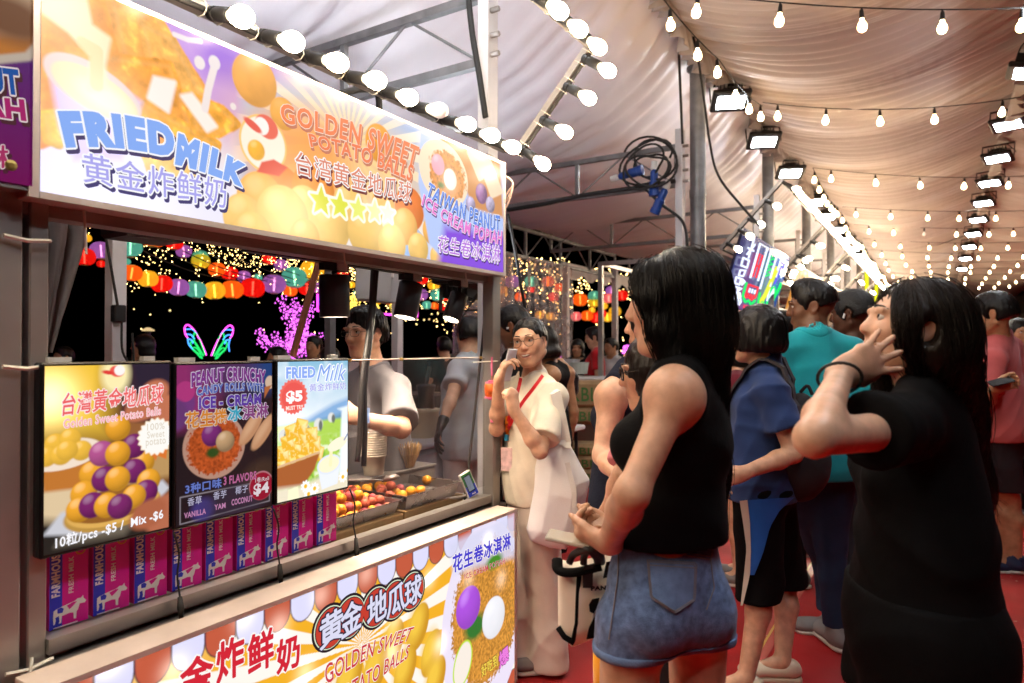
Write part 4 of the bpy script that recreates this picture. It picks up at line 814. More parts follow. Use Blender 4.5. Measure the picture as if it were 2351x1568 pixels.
def paint2(p, L):
    p.I[:] = lin((40, 28, 32)); p.poly([L(-.1, .6), L(.35, .62), L(.5, 1.1), L(-.1, 1.1)], (150, 50, 110), w=.06); p.ell(L(.9, .98), (.1, .08), (40, 70, 130), w=.06); p.ell(L(.5, .95), (.09, .07), (86, 50, 96), w=.06); p.ell(L(.1, .75), (.03, .035), (120, 60, 130), w=.01); p.ell(L(.1, .82), (.028, .028), (186, 60, 130)); p.ell(L(.03, .68), (.03, .04), (110, 60, 120), w=.012)
    p.ell(L(.38, .47), (.098, .092), (196, 150, 130), ang=-10); n = p.noise(150, 12, 2); dd = p.dell(L(.38, .47), (.085, .08)); p.mix(p.soft(dd+.02*(n-.5), .006), lin((190, 84, 36))[None, None]*(.4+1.2*n[..., None]))
    p.ell(L(.36, .43), (.02, .014), (50, 80, 30), w=.008); p.ell(L(.48, .53), (.014, .01), (60, 96, 30), w=.006); p.ball(L(.35, .54), .032, (136, 50, 130), tex=.06); p.ball(L(.48, .49), .030, (216, 176, 130), tex=.05)
    for c, a in (((.75, .56), 52), ((.88, .52), 52)): p.ell(L(*c), (.062, .022), (206, 150, 110), ang=a, w=.004); p.ell(L(*c)+(-.004, .004), (.045, .011), (226, 176, 136), ang=a, w=.012)
    p.ell(L(.95, .85), (.017, .02), (226, 196, 170)); p.poly([L(.89, .82), L(.97, .83), L(.89, .745)], (190, 110, 60)); p.stroke([L(.62, .63), L(.68, .65), L(.75, .66)], .002, (200, 190, 190)); p.ell(L(.9, .2), (.08, .06), (70, 50, 40), w=.03)
    for d in (.0, .004): P = [L(.06, .03), L(.95, .05), L(.95, .19), L(.06, .19)]
    p.stroke(P+[P[0]], .0025, (170, 160, 170)); p.ell(L(.27, .09), (.035, .03), (70, 60, 130), w=.02); p.ell(L(.6, .1), (.1, .05), (60, 50, 70), w=.03, op=.6)
    p.ell(L(.86, .165), (.043, .043), (200, 130, 140)); p.ell(L(.86, .16), (.041, .041), (160, 24, 50))
t, w, L = screen(((398, 1218), (628, 1165), (398, 832), (628, 828)), 'dim menu screen for peanut candy rolls with ice cream, in the middle', paint2, .82)
w('PEANUT CRUNCHY', .15, .845, .90, .935, (130, 50, 140), (216, 200, 226), core=.045, wid=.05, dy=.0, bow=.012); w('CANDY ROLLS WITH', .2, .79, .88, .845, (90, 110, 190), (206, 206, 226), core=.04, wid=.04, bow=.008); w('ICE - CREAM', .22, .71, .85, .785, (96, 60, 166), (206, 200, 226), core=.045, wid=.045)
w('花生捲', .1, .60, .49, .70, (226, 140, 50), (226, 206, 190), core=.008, big=.018, wid=.06); w('冰', .5, .615, .64, .71, (60, 170, 200), (216, 226, 236), core=.008, big=.018, wid=.06); w('淇淋', .65, .62, .93, .715, (140, 70, 130), (226, 206, 226), core=.008, big=.018, wid=.06)
w('3种口味', .1, .205, .44, .265, (110, 130, 210), (40, 40, 90), core=.008, big=.014); w('3 FLAVORS', .46, .215, .80, .27, (200, 110, 160), core=.03)
w('香草', .12, .13, .25, .18, (200, 196, 226), core=.006); w('香芋', .36, .135, .49, .185, (200, 196, 226), core=.006); w('椰子', .58, .14, .71, .19, (200, 196, 226), core=.006)
w('VANILLA', .09, .06, .29, .095, (206, 140, 186), core=.03); w('YAM', .37, .07, .48, .105, (206, 140, 186), core=.03); w('COCONUT', .54, .075, .76, .115, (206, 140, 186), core=.03)
w('1卷/Roll', .79, .19, .94, .225, (236, 220, 226), core=.008); w('$4', .77, .10, .94, .185, (240, 226, 232), core=.04)
def paint3(p, L):
    g = np.clip((p.B-L(0, .5)[1])/(L(0, 1)[1]-L(0, .5)[1]), 0, 1)[..., None]; p.I = lin((246, 250, 255))*(1-g)+lin((130, 186, 216))*g; n = p.noise(14, 8)
    p.mix(np.clip((n-.5)*3, 0, .9)*g[..., 0], (250, 252, 255)); p.poly([L(-.1, .55), L(.4, .57), L(.75, .66), L(1.1, .72), L(1.1, .5), L(-.1, .5)], (136, 176, 220), w=.02); p.poly([L(-.1, .53), L(.5, .54), L(1.1, .6), L(1.1, .45), L(-.1, .45)], (96, 146, 176), w=.02)
    p.poly([L(-.1, .54), L(1.1, .55), L(1.1, -.1), L(-.1, -.1)], (176, 214, 86), w=.01); n2 = p.noise(60, 9, 2); p.mix(np.clip((n2-.55)*4, 0, .8)*p.soft(p.B-L(0, .4)[1], .05), (246, 252, 226)); p.mix(np.clip((.42-n2)*4, 0, .7)*p.soft(p.B-L(0, .45)[1], .05), (96, 170, 50)); p.glow(L(.1, .5), .07, (255, 255, 250), .5)
    for x, y, s in ((.55, .52, 1), (.73, .56, .8), (.38, .5, .8), (.1, .47, 1.1)): p.ell(L(x, y), (.019*s, .02*s), (226, 226, 222), w=.006); p.ell(L(x+.03, y-.01), (.008, .018*s), (110, 116, 110), w=.005)
    p.poly([L(.84, .12), L(.88, .6), L(.82, .62), L(1.1, .65), L(1.1, .1)], (236, 246, 250), w=.01); p.poly([L(.88, .16), L(.9, .5), L(1.1, .5), L(1.1, .14)], (252, 253, 255), w=.008)
    k = 0
    for x, y in ((.06, .27), (.2, .27), (.33, .28), (.46, .3), (.54, .31), (.09, .35), (.25, .37), (.4, .36), (.5, .38), (.15, .42), (.33, .44), (.46, .45), (.2, .49), (.32, .52)):
        k += 1; c = L(x, y); r = .024; a = .3*math.sin(k*2.1)
        q = [c+r*np.array([math.cos(u+a), math.sin(u+a)])*1.25 for u in (.785, 2.356, 3.927, 5.498)]; p.poly(q, (240, 182, 50), r=.003); p.poly([q[0], q[1], c+(-.004, .004), c+(.014, -.002)], (255, 226, 130), w=.006); p.poly([c, q[0], q[3]], (255, 246, 190), w=.008, op=.6)
    n3 = p.noise(130, 4, 2); p.mix(np.clip((n3-.6)*3, 0, .5)*p.soft(p.dpoly([L(.0, .24), L(.6, .26), L(.55, .5), L(.2, .56), L(0, .42)]), .01), (255, 240, 170))
    p.poly([L(-.1, .24), L(.57, .31), L(.5, .2), L(.36, .1), L(-.1, .1)], (170, 96, 50), w=.008); p.poly([L(-.1, .255), L(.57, .325), L(.57, .31), L(-.1, .24)], (222, 180, 140), w=.004)
    p.poly([L(-.1, -.1), L(1.1, -.1), L(1.1, .12), L(.6, .14), L(.3, .1), L(-.1, .12)], (236, 226, 200), w=.02)
    p.poly([L(.54, .2), L(.6, .04), L(.82, .06), L(.86, .22)], (236, 240, 252), w=.006); p.ell(L(.70, .215), (.052, .032), (226, 232, 246), ang=6); p.ell(L(.70, .215), (.045, .026), (250, 242, 206), ang=6); p.stroke([L(.72, .21), L(.73, .33), L(.8, .36)], .014, (252, 240, 190)); p.ell(L(.82, .355), (.045, .02), (250, 242, 214), ang=16); p.stroke([L(.92, .38), L(1.02, .46)], .006, (150, 160, 190))
    for x, y in ((.38, .09), (.5, .06), (.9, .1), (.98, .14), (.42, .03)):
        for j in range(9): p.ell(L(x, y)+.012*np.array([math.cos(j*.7), math.sin(j*.7)]), (.008, .0045), (252, 252, 252), ang=math.degrees(j*.7), w=.002)
        p.ell(L(x, y), (.007, .007), (240, 190, 40))
    p.poly([L(.15, .0), L(.16, .09), L(.28, .1), L(.3, .01)], (250, 246, 206), w=.006)
    c = L(.22, .735); P = [c+(.058 if j % 2 else .052)*np.array([math.cos(j*.13), math.sin(j*.13)]) for j in range(48)]; p.poly(P, (238, 106, 96)); p.ell(c, (.045, .045), (232, 90, 84))
t, w, L = screen(((632, 1163), (803, 1120), (632, 826), (800, 822)), 'bright menu screen reading fried milk with cows and a jug, rightmost', paint3, 1.1)
w('FRIED', .12, .865, .50, .945, (136, 166, 240), (250, 252, 255), core=.04, wid=.05); w('Milk', .52, .835, .94, .955, (126, 160, 232), (250, 252, 255), core=.0, wid=.05, shear=.35)
w('黄金炸鲜奶', .42, .765, .94, .82, (150, 150, 226), (250, 250, 255), core=.004, wid=.03); w('$5', .12, .69, .33, .78, (255, 250, 248), core=.06); w('MUST TRY', .12, .645, .34, .675, (255, 236, 226), (240, 120, 110), core=.03)
# ------------------------------------------------------------------ milk cartons
XC = SX-.035; mk = (162, 18, 102)
cx = [106, 208, 303, 388, 468, 540, 605, 667, 723, 775]; ce = [yz(x, 1400-(x-106)*.345, XC)[0] for x in cx]
M['mag'] = paint_mat((232, 22, 150), .35); M['mblue'] = paint_mat((44, 52, 196), .35); M['cream'] = paint_mat((248, 236, 230), .45); M['gold'] = paint_mat((216, 130, 60), .4); M['pal'] = paint_mat((196, 60, 140), .4)
cow = [(.05, .0), (.09, .02), (.12, .2), (.10, .3), (.2, .34), (.22, .12), (.2, 0), (.27, 0), (.29, .3), (.5, .34), (.62, .3), (.63, .02), (.7, 0), (.71, .3), (.76, .4), (.8, .62), (.95, .6), (1, .68), (.92, .82), (.9, .96), (.84, .86), (.74, .88), (.66, .8), (.3, .72), (.12, .66), (.05, .6), (.04, .3)]
def carton():
    t = thing('milk_carton', '', 'milk carton', (0, 0, 0), 'pink milk cartons lined up behind the steel rail'); w, h, d = .092, .195, .06
    MB().box((-d/2, 0, h/2), (d, w, h), bev=.001).build('box', M['mag'], t)
    f = lambda y0, y1, z0, z1, x, m, n: MB().quad((x, y0, z0), (x, y1, z0), (x, y1, z1), (x, y0, z1)).build(n, m, t)
    f(-w/2+.001, -w/2+.030, .001, h-.001, .0006, M['mblue'], 'blue_band')
    pl = lambda q, l: np.stack([np.full(len(q), .0009+l), q[:, 0], q[:, 1]], 1)
    def up(txt, y0, y1, z0, z1, core, m): mb = MB(); lettering(mb, txt, lambda st: np.stack([y1-(y1-y0)*st[:, 1], z0+(z1-z0)*st[:, 0]], 1), pl, [(0, 0, (0, 0), .0003)], core=core); mb.build('lettering', m, t)
    up('FARMHOUSE', -.041, -.021, .078, .19, .045, M['cream']); up('FRESH MILK', -.002, .010, .078, .168, .025, M['cream']); up('UHT', .013, .020, .08, .105, .0, M['pal'])
    mb = MB(); P = np.array([(-.040+.080*x, .012+.055*y) for x, y in cow]); mb.add([(.0016, *q) for q in P], [list(range(len(P)))]); c = mb.build('cow_print', M['cream'], t)
    for pts, m in (([(.16, .46), (.3, .44), (.34, .6), (.26, .7), (.15, .66)], M['mblue']), ([(.42, .7), (.5, .5), (.6, .6), (.72, .76), (.6, .78)], M['mag'])):
        MB().add([(.0022, -.040+.080*x, .012+.055*y) for x, y in pts], [list(range(len(pts)))]).build('cow_patch', m, t)
    MB().lathe([(.013, 0), (.009, .0001)], 16, (.0012, .026, .18), (1, 0, 0), cap=False).build('gold_seal', M['gold'], t); f(-.036, .02, .002, .005, .0009, M['cream'], 'white_strip')
    return t
car = carton(); cl_ = ['leftmost, cut by the steel post', 'second from the left', 'third from the left', 'fourth from the left', 'fifth from the left', 'sixth from the left', 'seventh from the left', 'eighth from the left', 'rightmost, beside the tray of balls']
for k in range(9):
    copy_tree(car, (XC+RNG.uniform(-.003, .003), (ce[k]+ce[k+1])/2, .82), (0, 0, RNG.uniform(-.03, .03)), 'pink milk carton with a cow, '+cl_[k])
for k in kids(car): bpy.data.objects.remove(k)
bpy.data.objects.remove(car)
# ------------------------------------------------------------------ trays, balls, cups, skewers
M['tray'] = mat('worn_steel_tray', (.55, .52, .50), .28, .95, .1, 50, .2, 6)
def tray(name, label, c, L, W, H, rz, mesh=False):
    t = thing(name, label, 'metal tray', (0, 0, 0), 'steel trays on the counter')
    def ring(l, w, z): return [(-l/2, -w/2, z), (l/2, -w/2, z), (l/2, w/2, z), (-l/2, w/2, z)]
    rs = [ring(L*.93, W*.9, .0), ring(L, W, H), ring(L+.02, W+.02, H+.001), ring(L+.02, W+.02, H-.003), ring(L+.004, W+.004, H-.004), ring(L*.935+.004, W*.905+.004, -.003)]
    rs = [ring(L*.93, W*.9, .002)]+rs[1:4]; v = [p for r in rs for p in r]; F = [(3, 2, 1, 0)]
    for i in range(3):
        for j in range(4): F.append((i*4+j, i*4+(j+1) % 4, i*4+4+(j+1) % 4, i*4+4+j))
    MB().add(v, [f[::-1] for f in F]).build('pan', M['tray'], t)
    if mesh:
        mb = MB()
        for k in range(27): x = -L*.44+L*.88*k/26; mb.tube([(x, -W*.43, .024), (x, W*.43, .024)], .0016, 4)
        for k in range(18): y = -W*.42+W*.84*k/17; mb.tube([(-L*.45, y, .027), (L*.45, y, .027)], .0016, 4)
        mb.build('wire_rack', M['steel'], t)
    t.location = c; t.rotation_euler = (0, 0, rz); return t
b1y = 1.885; b2y = 2.30
bd = MB().box((SX-.21, 1.90, .822), (.34, .40, .036), bev=.003).build('wooden_board', M['wood']); tag(bd, 'pale wooden board under the tray full of balls', 'board', 'wooden boards on the counter')
bd = MB().box((SX-.22, 2.32, .822), (.34, .40, .036), bev=.003).build('wooden_board', M['wood']); tag(bd, 'pale wooden board under the tray with the wire rack', 'board', 'wooden boards on the counter')
tray('metal_tray', 'steel tray heaped with orange and purple balls beside the cartons', (SX-.20, 1.91, .842), .36, .30, .052, R(90))
tray('metal_tray', 'steel tray with a wire rack and a few balls, nearer the card reader', (SX-.22, 2.30, .842), .36, .36, .062, R(90), True)
def bumpy(r, seed, am):
    g = np.random.default_rng(seed); bm = bmesh.new(); bmesh.ops.create_icosphere(bm, subdivisions=3, radius=1); ph = g.uniform(0, 6, (8, 3)); w = g.normal(0, 1, (8, 3))*4
    for v in bm.verts:
        p = np.array(v.co); d = sum(math.sin(p@w[k]+ph[k, 0]) for k in range(8))/8; v.co = Vector(p*r*(1+am*d))
    me = bpy.data.meshes.new('sweet_potato_ball'); bm.to_mesh(me); bm.free(); me.polygons.foreach_set('use_smooth', [True]*len(me.polygons)); return me
M['oball'] = mat('orange_fried_ball', (.90, .36, .02), .38, 0, .3, 90, .25, 40, sss=.1); M['pball'] = mat('purple_fried_ball', (.34, .05, .06), .5, 0, .5, 70, .35, 30, sss=.05); M['rball'] = mat('reddish_fried_ball', (.58, .12, .06), .5, 0, .5, 70, .3, 30)
bm_ = []
for k, (m, am) in enumerate((('oball', .05), ('pball', .1), ('rball', .09))):
    for j in range(2): me = bumpy(.021, 10*k+j, am); me.materials.append(M[m]); bm_.append(me)
def fballs(pts, where):
    for k, (p, c, s) in enumerate(pts):
        o = bpy.data.objects.new('sweet_potato_ball', bm_[c*2+k % 2]); COL.objects.link(o); o.location = p; o.rotation_euler = RNG.uniform(0, 6, 3); o.scale = (s,)*3
        tag(o, f'{["orange", "dark purple", "reddish purple"][c]} fried sweet potato ball {where}', 'fried ball', f'fried balls {where}')
pts = []
for lay in range(3):
    n = (8, 7, 5)[lay]; m_ = (7, 6, 4)[lay]
    for i in range(n):
        for j in range(m_):
            if lay == 2 and RNG.random() < .45: continue
            y = 1.91+(i-(n-1)/2)*.040+RNG.uniform(-.006, .006); x = SX-.20+(j-(m_-1)/2)*.038+RNG.uniform(-.006, .006)
            f = (y-1.78)/.3; c = 0 if RNG.random() > .05+.75*f else (1 if RNG.random() < .5 else 2)
            if lay < 1 and 0 < i < n-1 and 0 < j < m_-1 and j < m_-2: continue
            pts.append(((x, y, .868+.03*lay), c, RNG.uniform(.85, 1.1)))
fballs(pts, 'heaped in the front tray')
pts = [((SX-.22+dx, 2.30+dy, .893), c, RNG.uniform(.9, 1.1)) for dx, dy, c in ((-.12, -.16, 0), (-.10, -.12, 0), (-.13, -.08, 0), (-.06, -.15, 0), (-.03, -.10, 2), (-.09, -.05, 0), (.02, -.15, 2), (.07, -.12, 0), (.03, -.05, 1), (.10, -.06, 0), (.12, -.02, 0), (-.13, .02, 0), (.0, .17, 0), (-.05, -.02, 2), (.08, -.17, 2), (.12, -.14, 0))]
fballs(pts, 'lying on the wire rack')
t = thing('serving_ladle', 'shiny steel ladle lying on the balls', 'ladle', (SX-.17, 2.13, .95)); MB().lathe([(.002, -.02), (.02, -.017), (.034, -.008), (.04, .004)], 20, (SX-.16, 2.16, .955), (.35, -.1, -1)).build('bowl', M['steel'], t, smooth=True)
MB().tube(spline([(SX-.17, 2.12, .955), (SX-.20, 2.02, .97), (SX-.22, 1.86, .985)], 10), .006, 8, flat=.4).build('handle', M['steel'], t, smooth=True)
M['paper'] = mat('ivory_paper_cup', (.86, .76, .58), .5)
cme = MB().lathe([(.033, 0), (.041, .078), (.044, .080), (.0455, .083), (.044, .086), (.0415, .085), (.034, .004)], 28, cap=False).build('paper_cup', M['paper'], smooth=True); cm = cme.data; bpy.data.objects.remove(cme)
bx = thing('steel_box', 'low steel box carrying the paper cups and the skewers', 'box', (SX-.40, 2.42, .80)); MB().box((SX-.40, 2.42, .862), (.13, .52, .124), bev=.006).build('box_body', M['steel_dull'], bx); MB().box((SX-.40, 2.42, .926), (.14, .53, .006)).build('lid', M['steel'], bx)
cp = V(SX-.39, 2.30, .93)
for k in range(15):
    o = bpy.data.objects.new('paper_cup', cm); COL.objects.link(o); o.scale = (1.32, 1.32, 1.05); o.location = cp+V(RNG.uniform(-.001, .001), RNG.uniform(-.001, .001)+.0004*k, .0107*k); o.rotation_euler = (RNG.uniform(-.01, .01), RNG.uniform(-.01, .01), 0)
    tag(o, f'ivory paper cup, {["second", "third", "fourth", "fifth", "sixth", "seventh", "eighth", "ninth", "tenth", "eleventh", "twelfth", "thirteenth", "fourteenth", "fifteenth", "sixteenth", "seventeenth", "eighteenth"][13-k]} from the top of the tall stack' if 0 < k < 14 else ('topmost ivory paper cup of the tall stack' if k == 14 else 'lowest ivory paper cup of the tall stack'), 'paper cup', 'paper cups in the tall stack')
t = thing('skewer_cup', 'clear cup packed with bamboo skewers beside the paper cups', 'cup of skewers', (SX-.37, 2.51, .93)); kc = V(SX-.37, 2.51, .93)
MB().lathe([(.034, 0), (.046, .062), (.0475, .062), (.047, .065)], 24, kc, cap=False).build('cup', clear('clear_plastic_cup', .05, (.96, .95, .93), .10), t, smooth=True)
M['bamboo'] = mat('bamboo', (.78, .52, .24), .55, var=.2, vscale=30)
for k in range(85):
    a = RNG.uniform(0, 6.28); r = math.sqrt(RNG.random()); b0 = kc+V(.026*r*math.cos(a+.3), .026*r*math.sin(a+.3), .003); b1_ = kc+V(.070*r*math.cos(a), .070*r*math.sin(a), .115+RNG.uniform(-.010, .010)); MB().tube([b0, b1_], .0018, 4).build('skewer', M['bamboo'], t)
# card reader
t = thing('card_reader', 'white payment reader with a green top and blue base leaning by the glass', 'card reader', onX(1090, 1140, SX-.02)); c0 = onX(1078, 1112, SX-.02)
zx = nrm(V(-.25, -.30, .92)); yx = nrm(np.cross(zx, V(1, -.25, 0))); yx = nrm(np.cross(zx, V(.92, -.38, .0))); nx_ = nrm(np.cross(yx, zx)); nx_ = nx_ if nx_[0] > 0 else -nx_; yx = np.cross(zx, nx_); RM = np.stack([nx_, yx, zx], 1)
F_ = lambda x, y, z: c0+RM@V(x, y, z)
MB().box(F_(-.008, 0, 0), (.018, .062, .118), RM, bev=.008).build('case', mat('white_reader_case', (.75, .72, .66), .35), t)
def rq(y0, y1, z0, z1, m, n, x=.0015): MB().quad(F_(x, y0, z0), F_(x, y1, z0), F_(x, y1, z1), F_(x, y0, z1)).build(n, m, t)
rq(-.026, .026, -.005, .054, paint_mat((20, 110, 50), .3), 'green_face'); rq(-.026, .026, -.054, -.005, paint_mat((40, 60, 170), .3), 'blue_face')
rq(-.018, .018, -.034, .044, mat('dark_lcd_rim', (.01, .01, .012), .2), 'display_rim', .002); rq(-.015, .015, -.029, .04, mat('lcd_glass', (.1, .12, .15), .12, emis=.55, ecol=(.16, .24, .34)), 'display', .0025)
mb = MB(); lettering(mb, 'PGS', lambda st: st*V(.018, .007)[None]+V(-.006, -.049)[None], lambda q, l: np.array([F_(.002+l, -a, b) if yx@V(0, 1, 0) < 0 else F_(.002+l, a, b) for a, b in q]), [(0, 0, (0, 0), 0)], core=.04); mb.build('lettering', M['cream'], t)
MB().tube(spline([F_(-.02, .0, -.02), F_(-.03, -.03, -.045), V(SX-.06, 2.42, .835), V(SX-.08, 2.36, .832)], 12), .011, 8, flat=.7).build('stand_arm', mat('white_stand', (.7, .66, .58), .4), t, smooth=True)
# water bottle
wp = V(SX-.22, 2.06, 1.165); t = thing('water_bottle', 'small clear water bottle with a white cap in front of the vendor', 'water bottle', wp)
k_ = .78; MB().lathe([(.028*k_, 0), (.032*k_, .01), (.032*k_, .1), (.030*k_, .11), (.031*k_, .14), (.02*k_, .17), (.013*k_, .185), (.013*k_, .2)], 20, wp).build('bottle_body', clear('clear_bottle_plastic', .03, (.9, .93, .97), .07), t, smooth=True)
MB().lathe([(.015*k_, .187), (.0155*k_, .19), (.0155*k_, .21), (.013*k_, .213)], 16, wp).build('cap', M['whitep'], t, auto=40); MB().lathe([(.0325*k_, .03), (.0325*k_, .09)], 20, wp, cap=False).build('paper_label', mat('bottle_label', lin((120, 150, 200)), .4, var=.4, vscale=40), t, smooth=True)
sh = MB().box((SX-.22, 1.98, 1.155), (.10, .5, .012), bev=.002).build('glass_shelf', clear('clear_shelf', .04, (.93, .94, .95), .03)); tag(sh, 'clear shelf behind the sneeze guard carrying the water bottle', 'shelf')
# carrier bags
mb = MB()
for cxy, hh in (((1.88, SX-.30), .17), ((1.98, SX-.34), .13)):
    th = np.linspace(0, 2*np.pi, 29)[:-1]; rows = []
    for z in np.linspace(0, 1, 9): r = .055*(1-.45*z**1.5)*(1+.12*np.sin(5*th+z*3)+.06*np.sin(11*th)); rows.append(np.stack([cxy[1]+r*np.cos(th)*.7, cxy[0]+r*np.sin(th), np.full(28, .82+hh*z)+.015*np.sin(3*th)*z], 1))
    P = np.stack(rows); P = np.concatenate([P, P[:, :1]], 1); mb.grid(P)
tag(mb.build('carrier_bag', clear('thin_white_film', .3, (.9, .9, .93), .3), smooth=True), 'crumpled white carrier bags beside the cup stack', 'plastic bag')
# leads of the screens
for k, (x, y0_, y1_, y2_) in enumerate(((399, 1222, 1370, 1420), (628, 1168, 1295, 1340), (803, 1122, 1235, 1285))):
    X0 = SX+.05; a, b, c = onX(x, y0_, X0), onX(x+14, y1_, X0), onX(x+17, y2_, X0+.01)
    t = thing('screen_lead', 'thin black lead hanging from the '+['leftmost screen', 'middle screen', 'rightmost screen'][k]+' over the steel rail', 'cable', b, 'leads of the menu screens')
    MB().tube(spline([a, onX(x+12, (y0_*2+y1_)/3, X0), onX(x+8, (y0_+y1_*2)/3, X0-.0), b], 16), .0028, 5).build('lead', M['rubber'], t, smooth=True); MB().tube([b, (b+c)/2, c], [.006, .009, .006], 8).build('connector', M['rubber'], t, smooth=True); MB().tube([c, c+V(.0, .006, -.02)], .003, 5).build('tail', M['rubber'], t)
# lantern charm on the post
pc0 = onX(1129, 895, SX+.045); t = thing('lantern_charm', 'small orange paper lantern charm with a pink tassel on the steel post', 'lantern charm', pc0)
M['pinkp'] = mat('pink_plastic', lin((236, 120, 160)), .4)
MB().lathe([(.026, -.032), (.031, -.026), (.033, 0), (.032, .024), (.027, .03)], 20, pc0).build('lantern_body', mat('orange_print_paper', lin((240, 110, 40)), .5, var=.5, vscale=45), t, smooth=True)
for z0, z1, r in ((.03, .036, .029), (.036, .044, .017), (-.038, -.032, .033), (-.046, -.038, .017)): MB().lathe([(r, z0), (r, z1)], 20, pc0).build('rim', M['pinkp'], t, auto=40)
MB().tube([pc0+V(0, 0, .044), pc0+V(0, 0, .065)], .002, 5).build('bead_string', M['gold'], t); MB().tube([pc0+V(0, 0, .065), pc0+V(0, 0, .15)], .0045, 6).build('handle', M['pinkp'], t)
MB().tube([pc0+V(0, 0, -.046), pc0+V(0, .002, -.09)], .0018, 5).build('tassel_cord', M['pinkp'], t); mb = MB()
for k in range(14): a = k*.45; mb.tube([pc0+V(0, .002, -.09), pc0+V(.007*math.cos(a), .002+.007*math.sin(a), -.15)], .0015, 4)
mb.build('tassel', M['pinkp'], t); MB().lathe([(.011, .004), (.011, .0045)], 14, pc0+V(.0335, .006, 0), (1, -.1, 0)).build('printed_lantern', paint_mat((150, 30, 30)), t)
MB().tube([onX(1085, 832, SX+.02), onX(1143, 829, SX+.05)], .003, 5).build('cable_tie', M['tie'], t)
# track spotlights
M['spotlens'] = emat('spotlight_lens_glow', (1, .82, .60), 900)
for k, (x, y, L_, tilt, rr) in enumerate(((768, 680, .155, V(0, .02, -1), .055), (937, 690, .15, V(-.05, -.22, -1), .05), (1045, 705, .13, V(-.1, -.42, -1), .042))):
    q = onX(x, y, SX-.10); d = nrm(tilt); t = thing('track_spotlight', f'black cylinder spotlight hanging from the stall rail, {["left, above the vendor", "middle, tilted", "right, most tilted"][k]}', 'spotlight', q, 'black track spotlights under the sign')
    MB().lathe([(rr*.8, -L_/2+.028), (rr*.86, -L_/2+.001), (rr*.95, -L_/2), (rr, -L_/2+.004), (rr, L_/2-.003), (rr*.95, L_/2)], 24, q, -d).build('barrel', M['black'], t, auto=40); MB().lathe([(rr*.78, 0), (rr*.76, .002)], 20, q+d*(L_/2-.024), d).build('lens', M['spotlens'], t)
    top = q-d*(L_/2); MB().tube([top, V(top[0], top[1], 1.795)], .011, 8).build('stem', M['black'], t); MB().box((SX-.10, top[1], 1.80), (.03, .12, .03)).build('track_adapter', M['black'], t); MB().box((SX-.08, top[1]+.02, 1.80), (.004, .05, .028)).build('paper_label', M['whitep'], t)
# amplifier box, distribution box, posts and cables inside
q = onX(330, 525, SX-.25); t = thing('speaker_box', 'black box with a green lamp hung under the left of the sign', 'speaker', q); MB().box(q, (.14, .19, .075), bev=.01).build('case', M['black'], t); MB().box(q+V(.0715, .02, -.015), (.002, .03, .005)).build('status_lamp', emat('green_lamp', (.02, 1, .2), 3, False), t); MB().box(q+V(0, -.02, .06), (.05, .22, .04)).build('mount', M['black'], t)
q = onX(862, 640, SX-.95); t = thing('distribution_box', 'open grey electrical distribution box behind the spotlights', 'electrical box', q)
MB().box(q+V(-.03, .06, 0), (.1, .26, .26), bev=.004).build('enclosure', mat('grey_box', (.34, .34, .36), .5), t); MB().box(q+V(.07, -.09, -.0), (.012, .2, .25), np.array(Matrix.Rotation(R(-30), 3, 'Z'))).build('lid', mat('grey_lid', (.40, .40, .42), .45), t)
for j, z in enumerate((.04, -.06)):
    for k in range(7 if j == 0 else 3): MB().box(q+V(.025, -.01+.02*k+j*.03, z), (.02, .016, .05)).build('breaker', M['whitep'], t)
for k, (x, X_, w_) in enumerate(((265, SX-1.9, .075), (758, SX-1.45, .05), (912, SX-2.1, .07))):
    a = onX(x, 800, X_); o = MB().box((a[0], a[1], 1.25), (w_, w_, 2.5), bev=.003).build('support_post', M['whitemetal'] if k != 1 else M['galv']); tag(o, ['white post with a plug socket behind the left screens', 'dark post behind the left spotlight', 'pale post behind the vendor, right of his head'][k], 'post')
q = onX(272, 720, SX-1.85); t = thing('plug_socket', 'black plug and socket strapped to the white post', 'socket', q); MB().box(q, (.05, .06, .09), bev=.006).build('case', M['black'], t); MB().tube(spline([q+V(.03, -.02, .04), q+V(.06, -.10, .4), q+V(.05, -.16, .75), q+V(.03, -.18, .95)], 18), .007, 5).build('lead', M['rubber'], t); MB().tube(spline([q+V(.03, .0, -.04), q+V(.06, -.01, -.2), q+V(.05, .05, -.26), q+V(.04, .05, -.1)], 16), .006, 5).build('lead', M['rubber'], t)
for k, (pts) in enumerate(([(858, 605), (850, 740), (832, 870), (826, 1000), (820, 1060)], [(866, 600), (852, 760), (838, 880), (838, 1000), (835, 1070)])):
    cable(spline([onX(x, y, SX-.12) for x, y in pts], 24), .011, 'hanging_cable', ['thick black cable hanging in front of the vendor, nearer his face', 'second black cable hanging in front of the vendor, nearer the bottle'][k])
cable(spline([onX(x, y, SX-.06) for x, y in ((1118, 645), (1108, 780), (1092, 930), (1075, 1080), (1066, 1160))], 20), .006, 'hanging_cable', 'thin black cable slanting down beside the right post')
cable(spline([onX(x, y, SX-.05) for x, y in ((1120, 645), (1113, 760), (1112, 900), (1112, 1120))], 20), .006, 'hanging_cable', 'thin black cable straight down beside the right post')
cable(spline([onY(x, y, 2.9) for x, y in ((1075, -10), (1085, 80), (1100, 170), (1115, 270))], 20), .016, 'power_cable', 'thick black cable down the white upright behind the sign')
cable(spline([onX(x, y, SX-.25) for x, y in ((780, 215), (830, 205), (865, 212), (872, 262))], 20), .014, 'power_cable', 'black cable looping out over the top of the lit sign')
cable(spline([onX(x, y, -2.6) for x, y in ((1166, 490), (1180, 560), (1195, 650), (1212, 740))], 20), .012, 'power_cable', 'black cable hanging in front of the clear curtain')
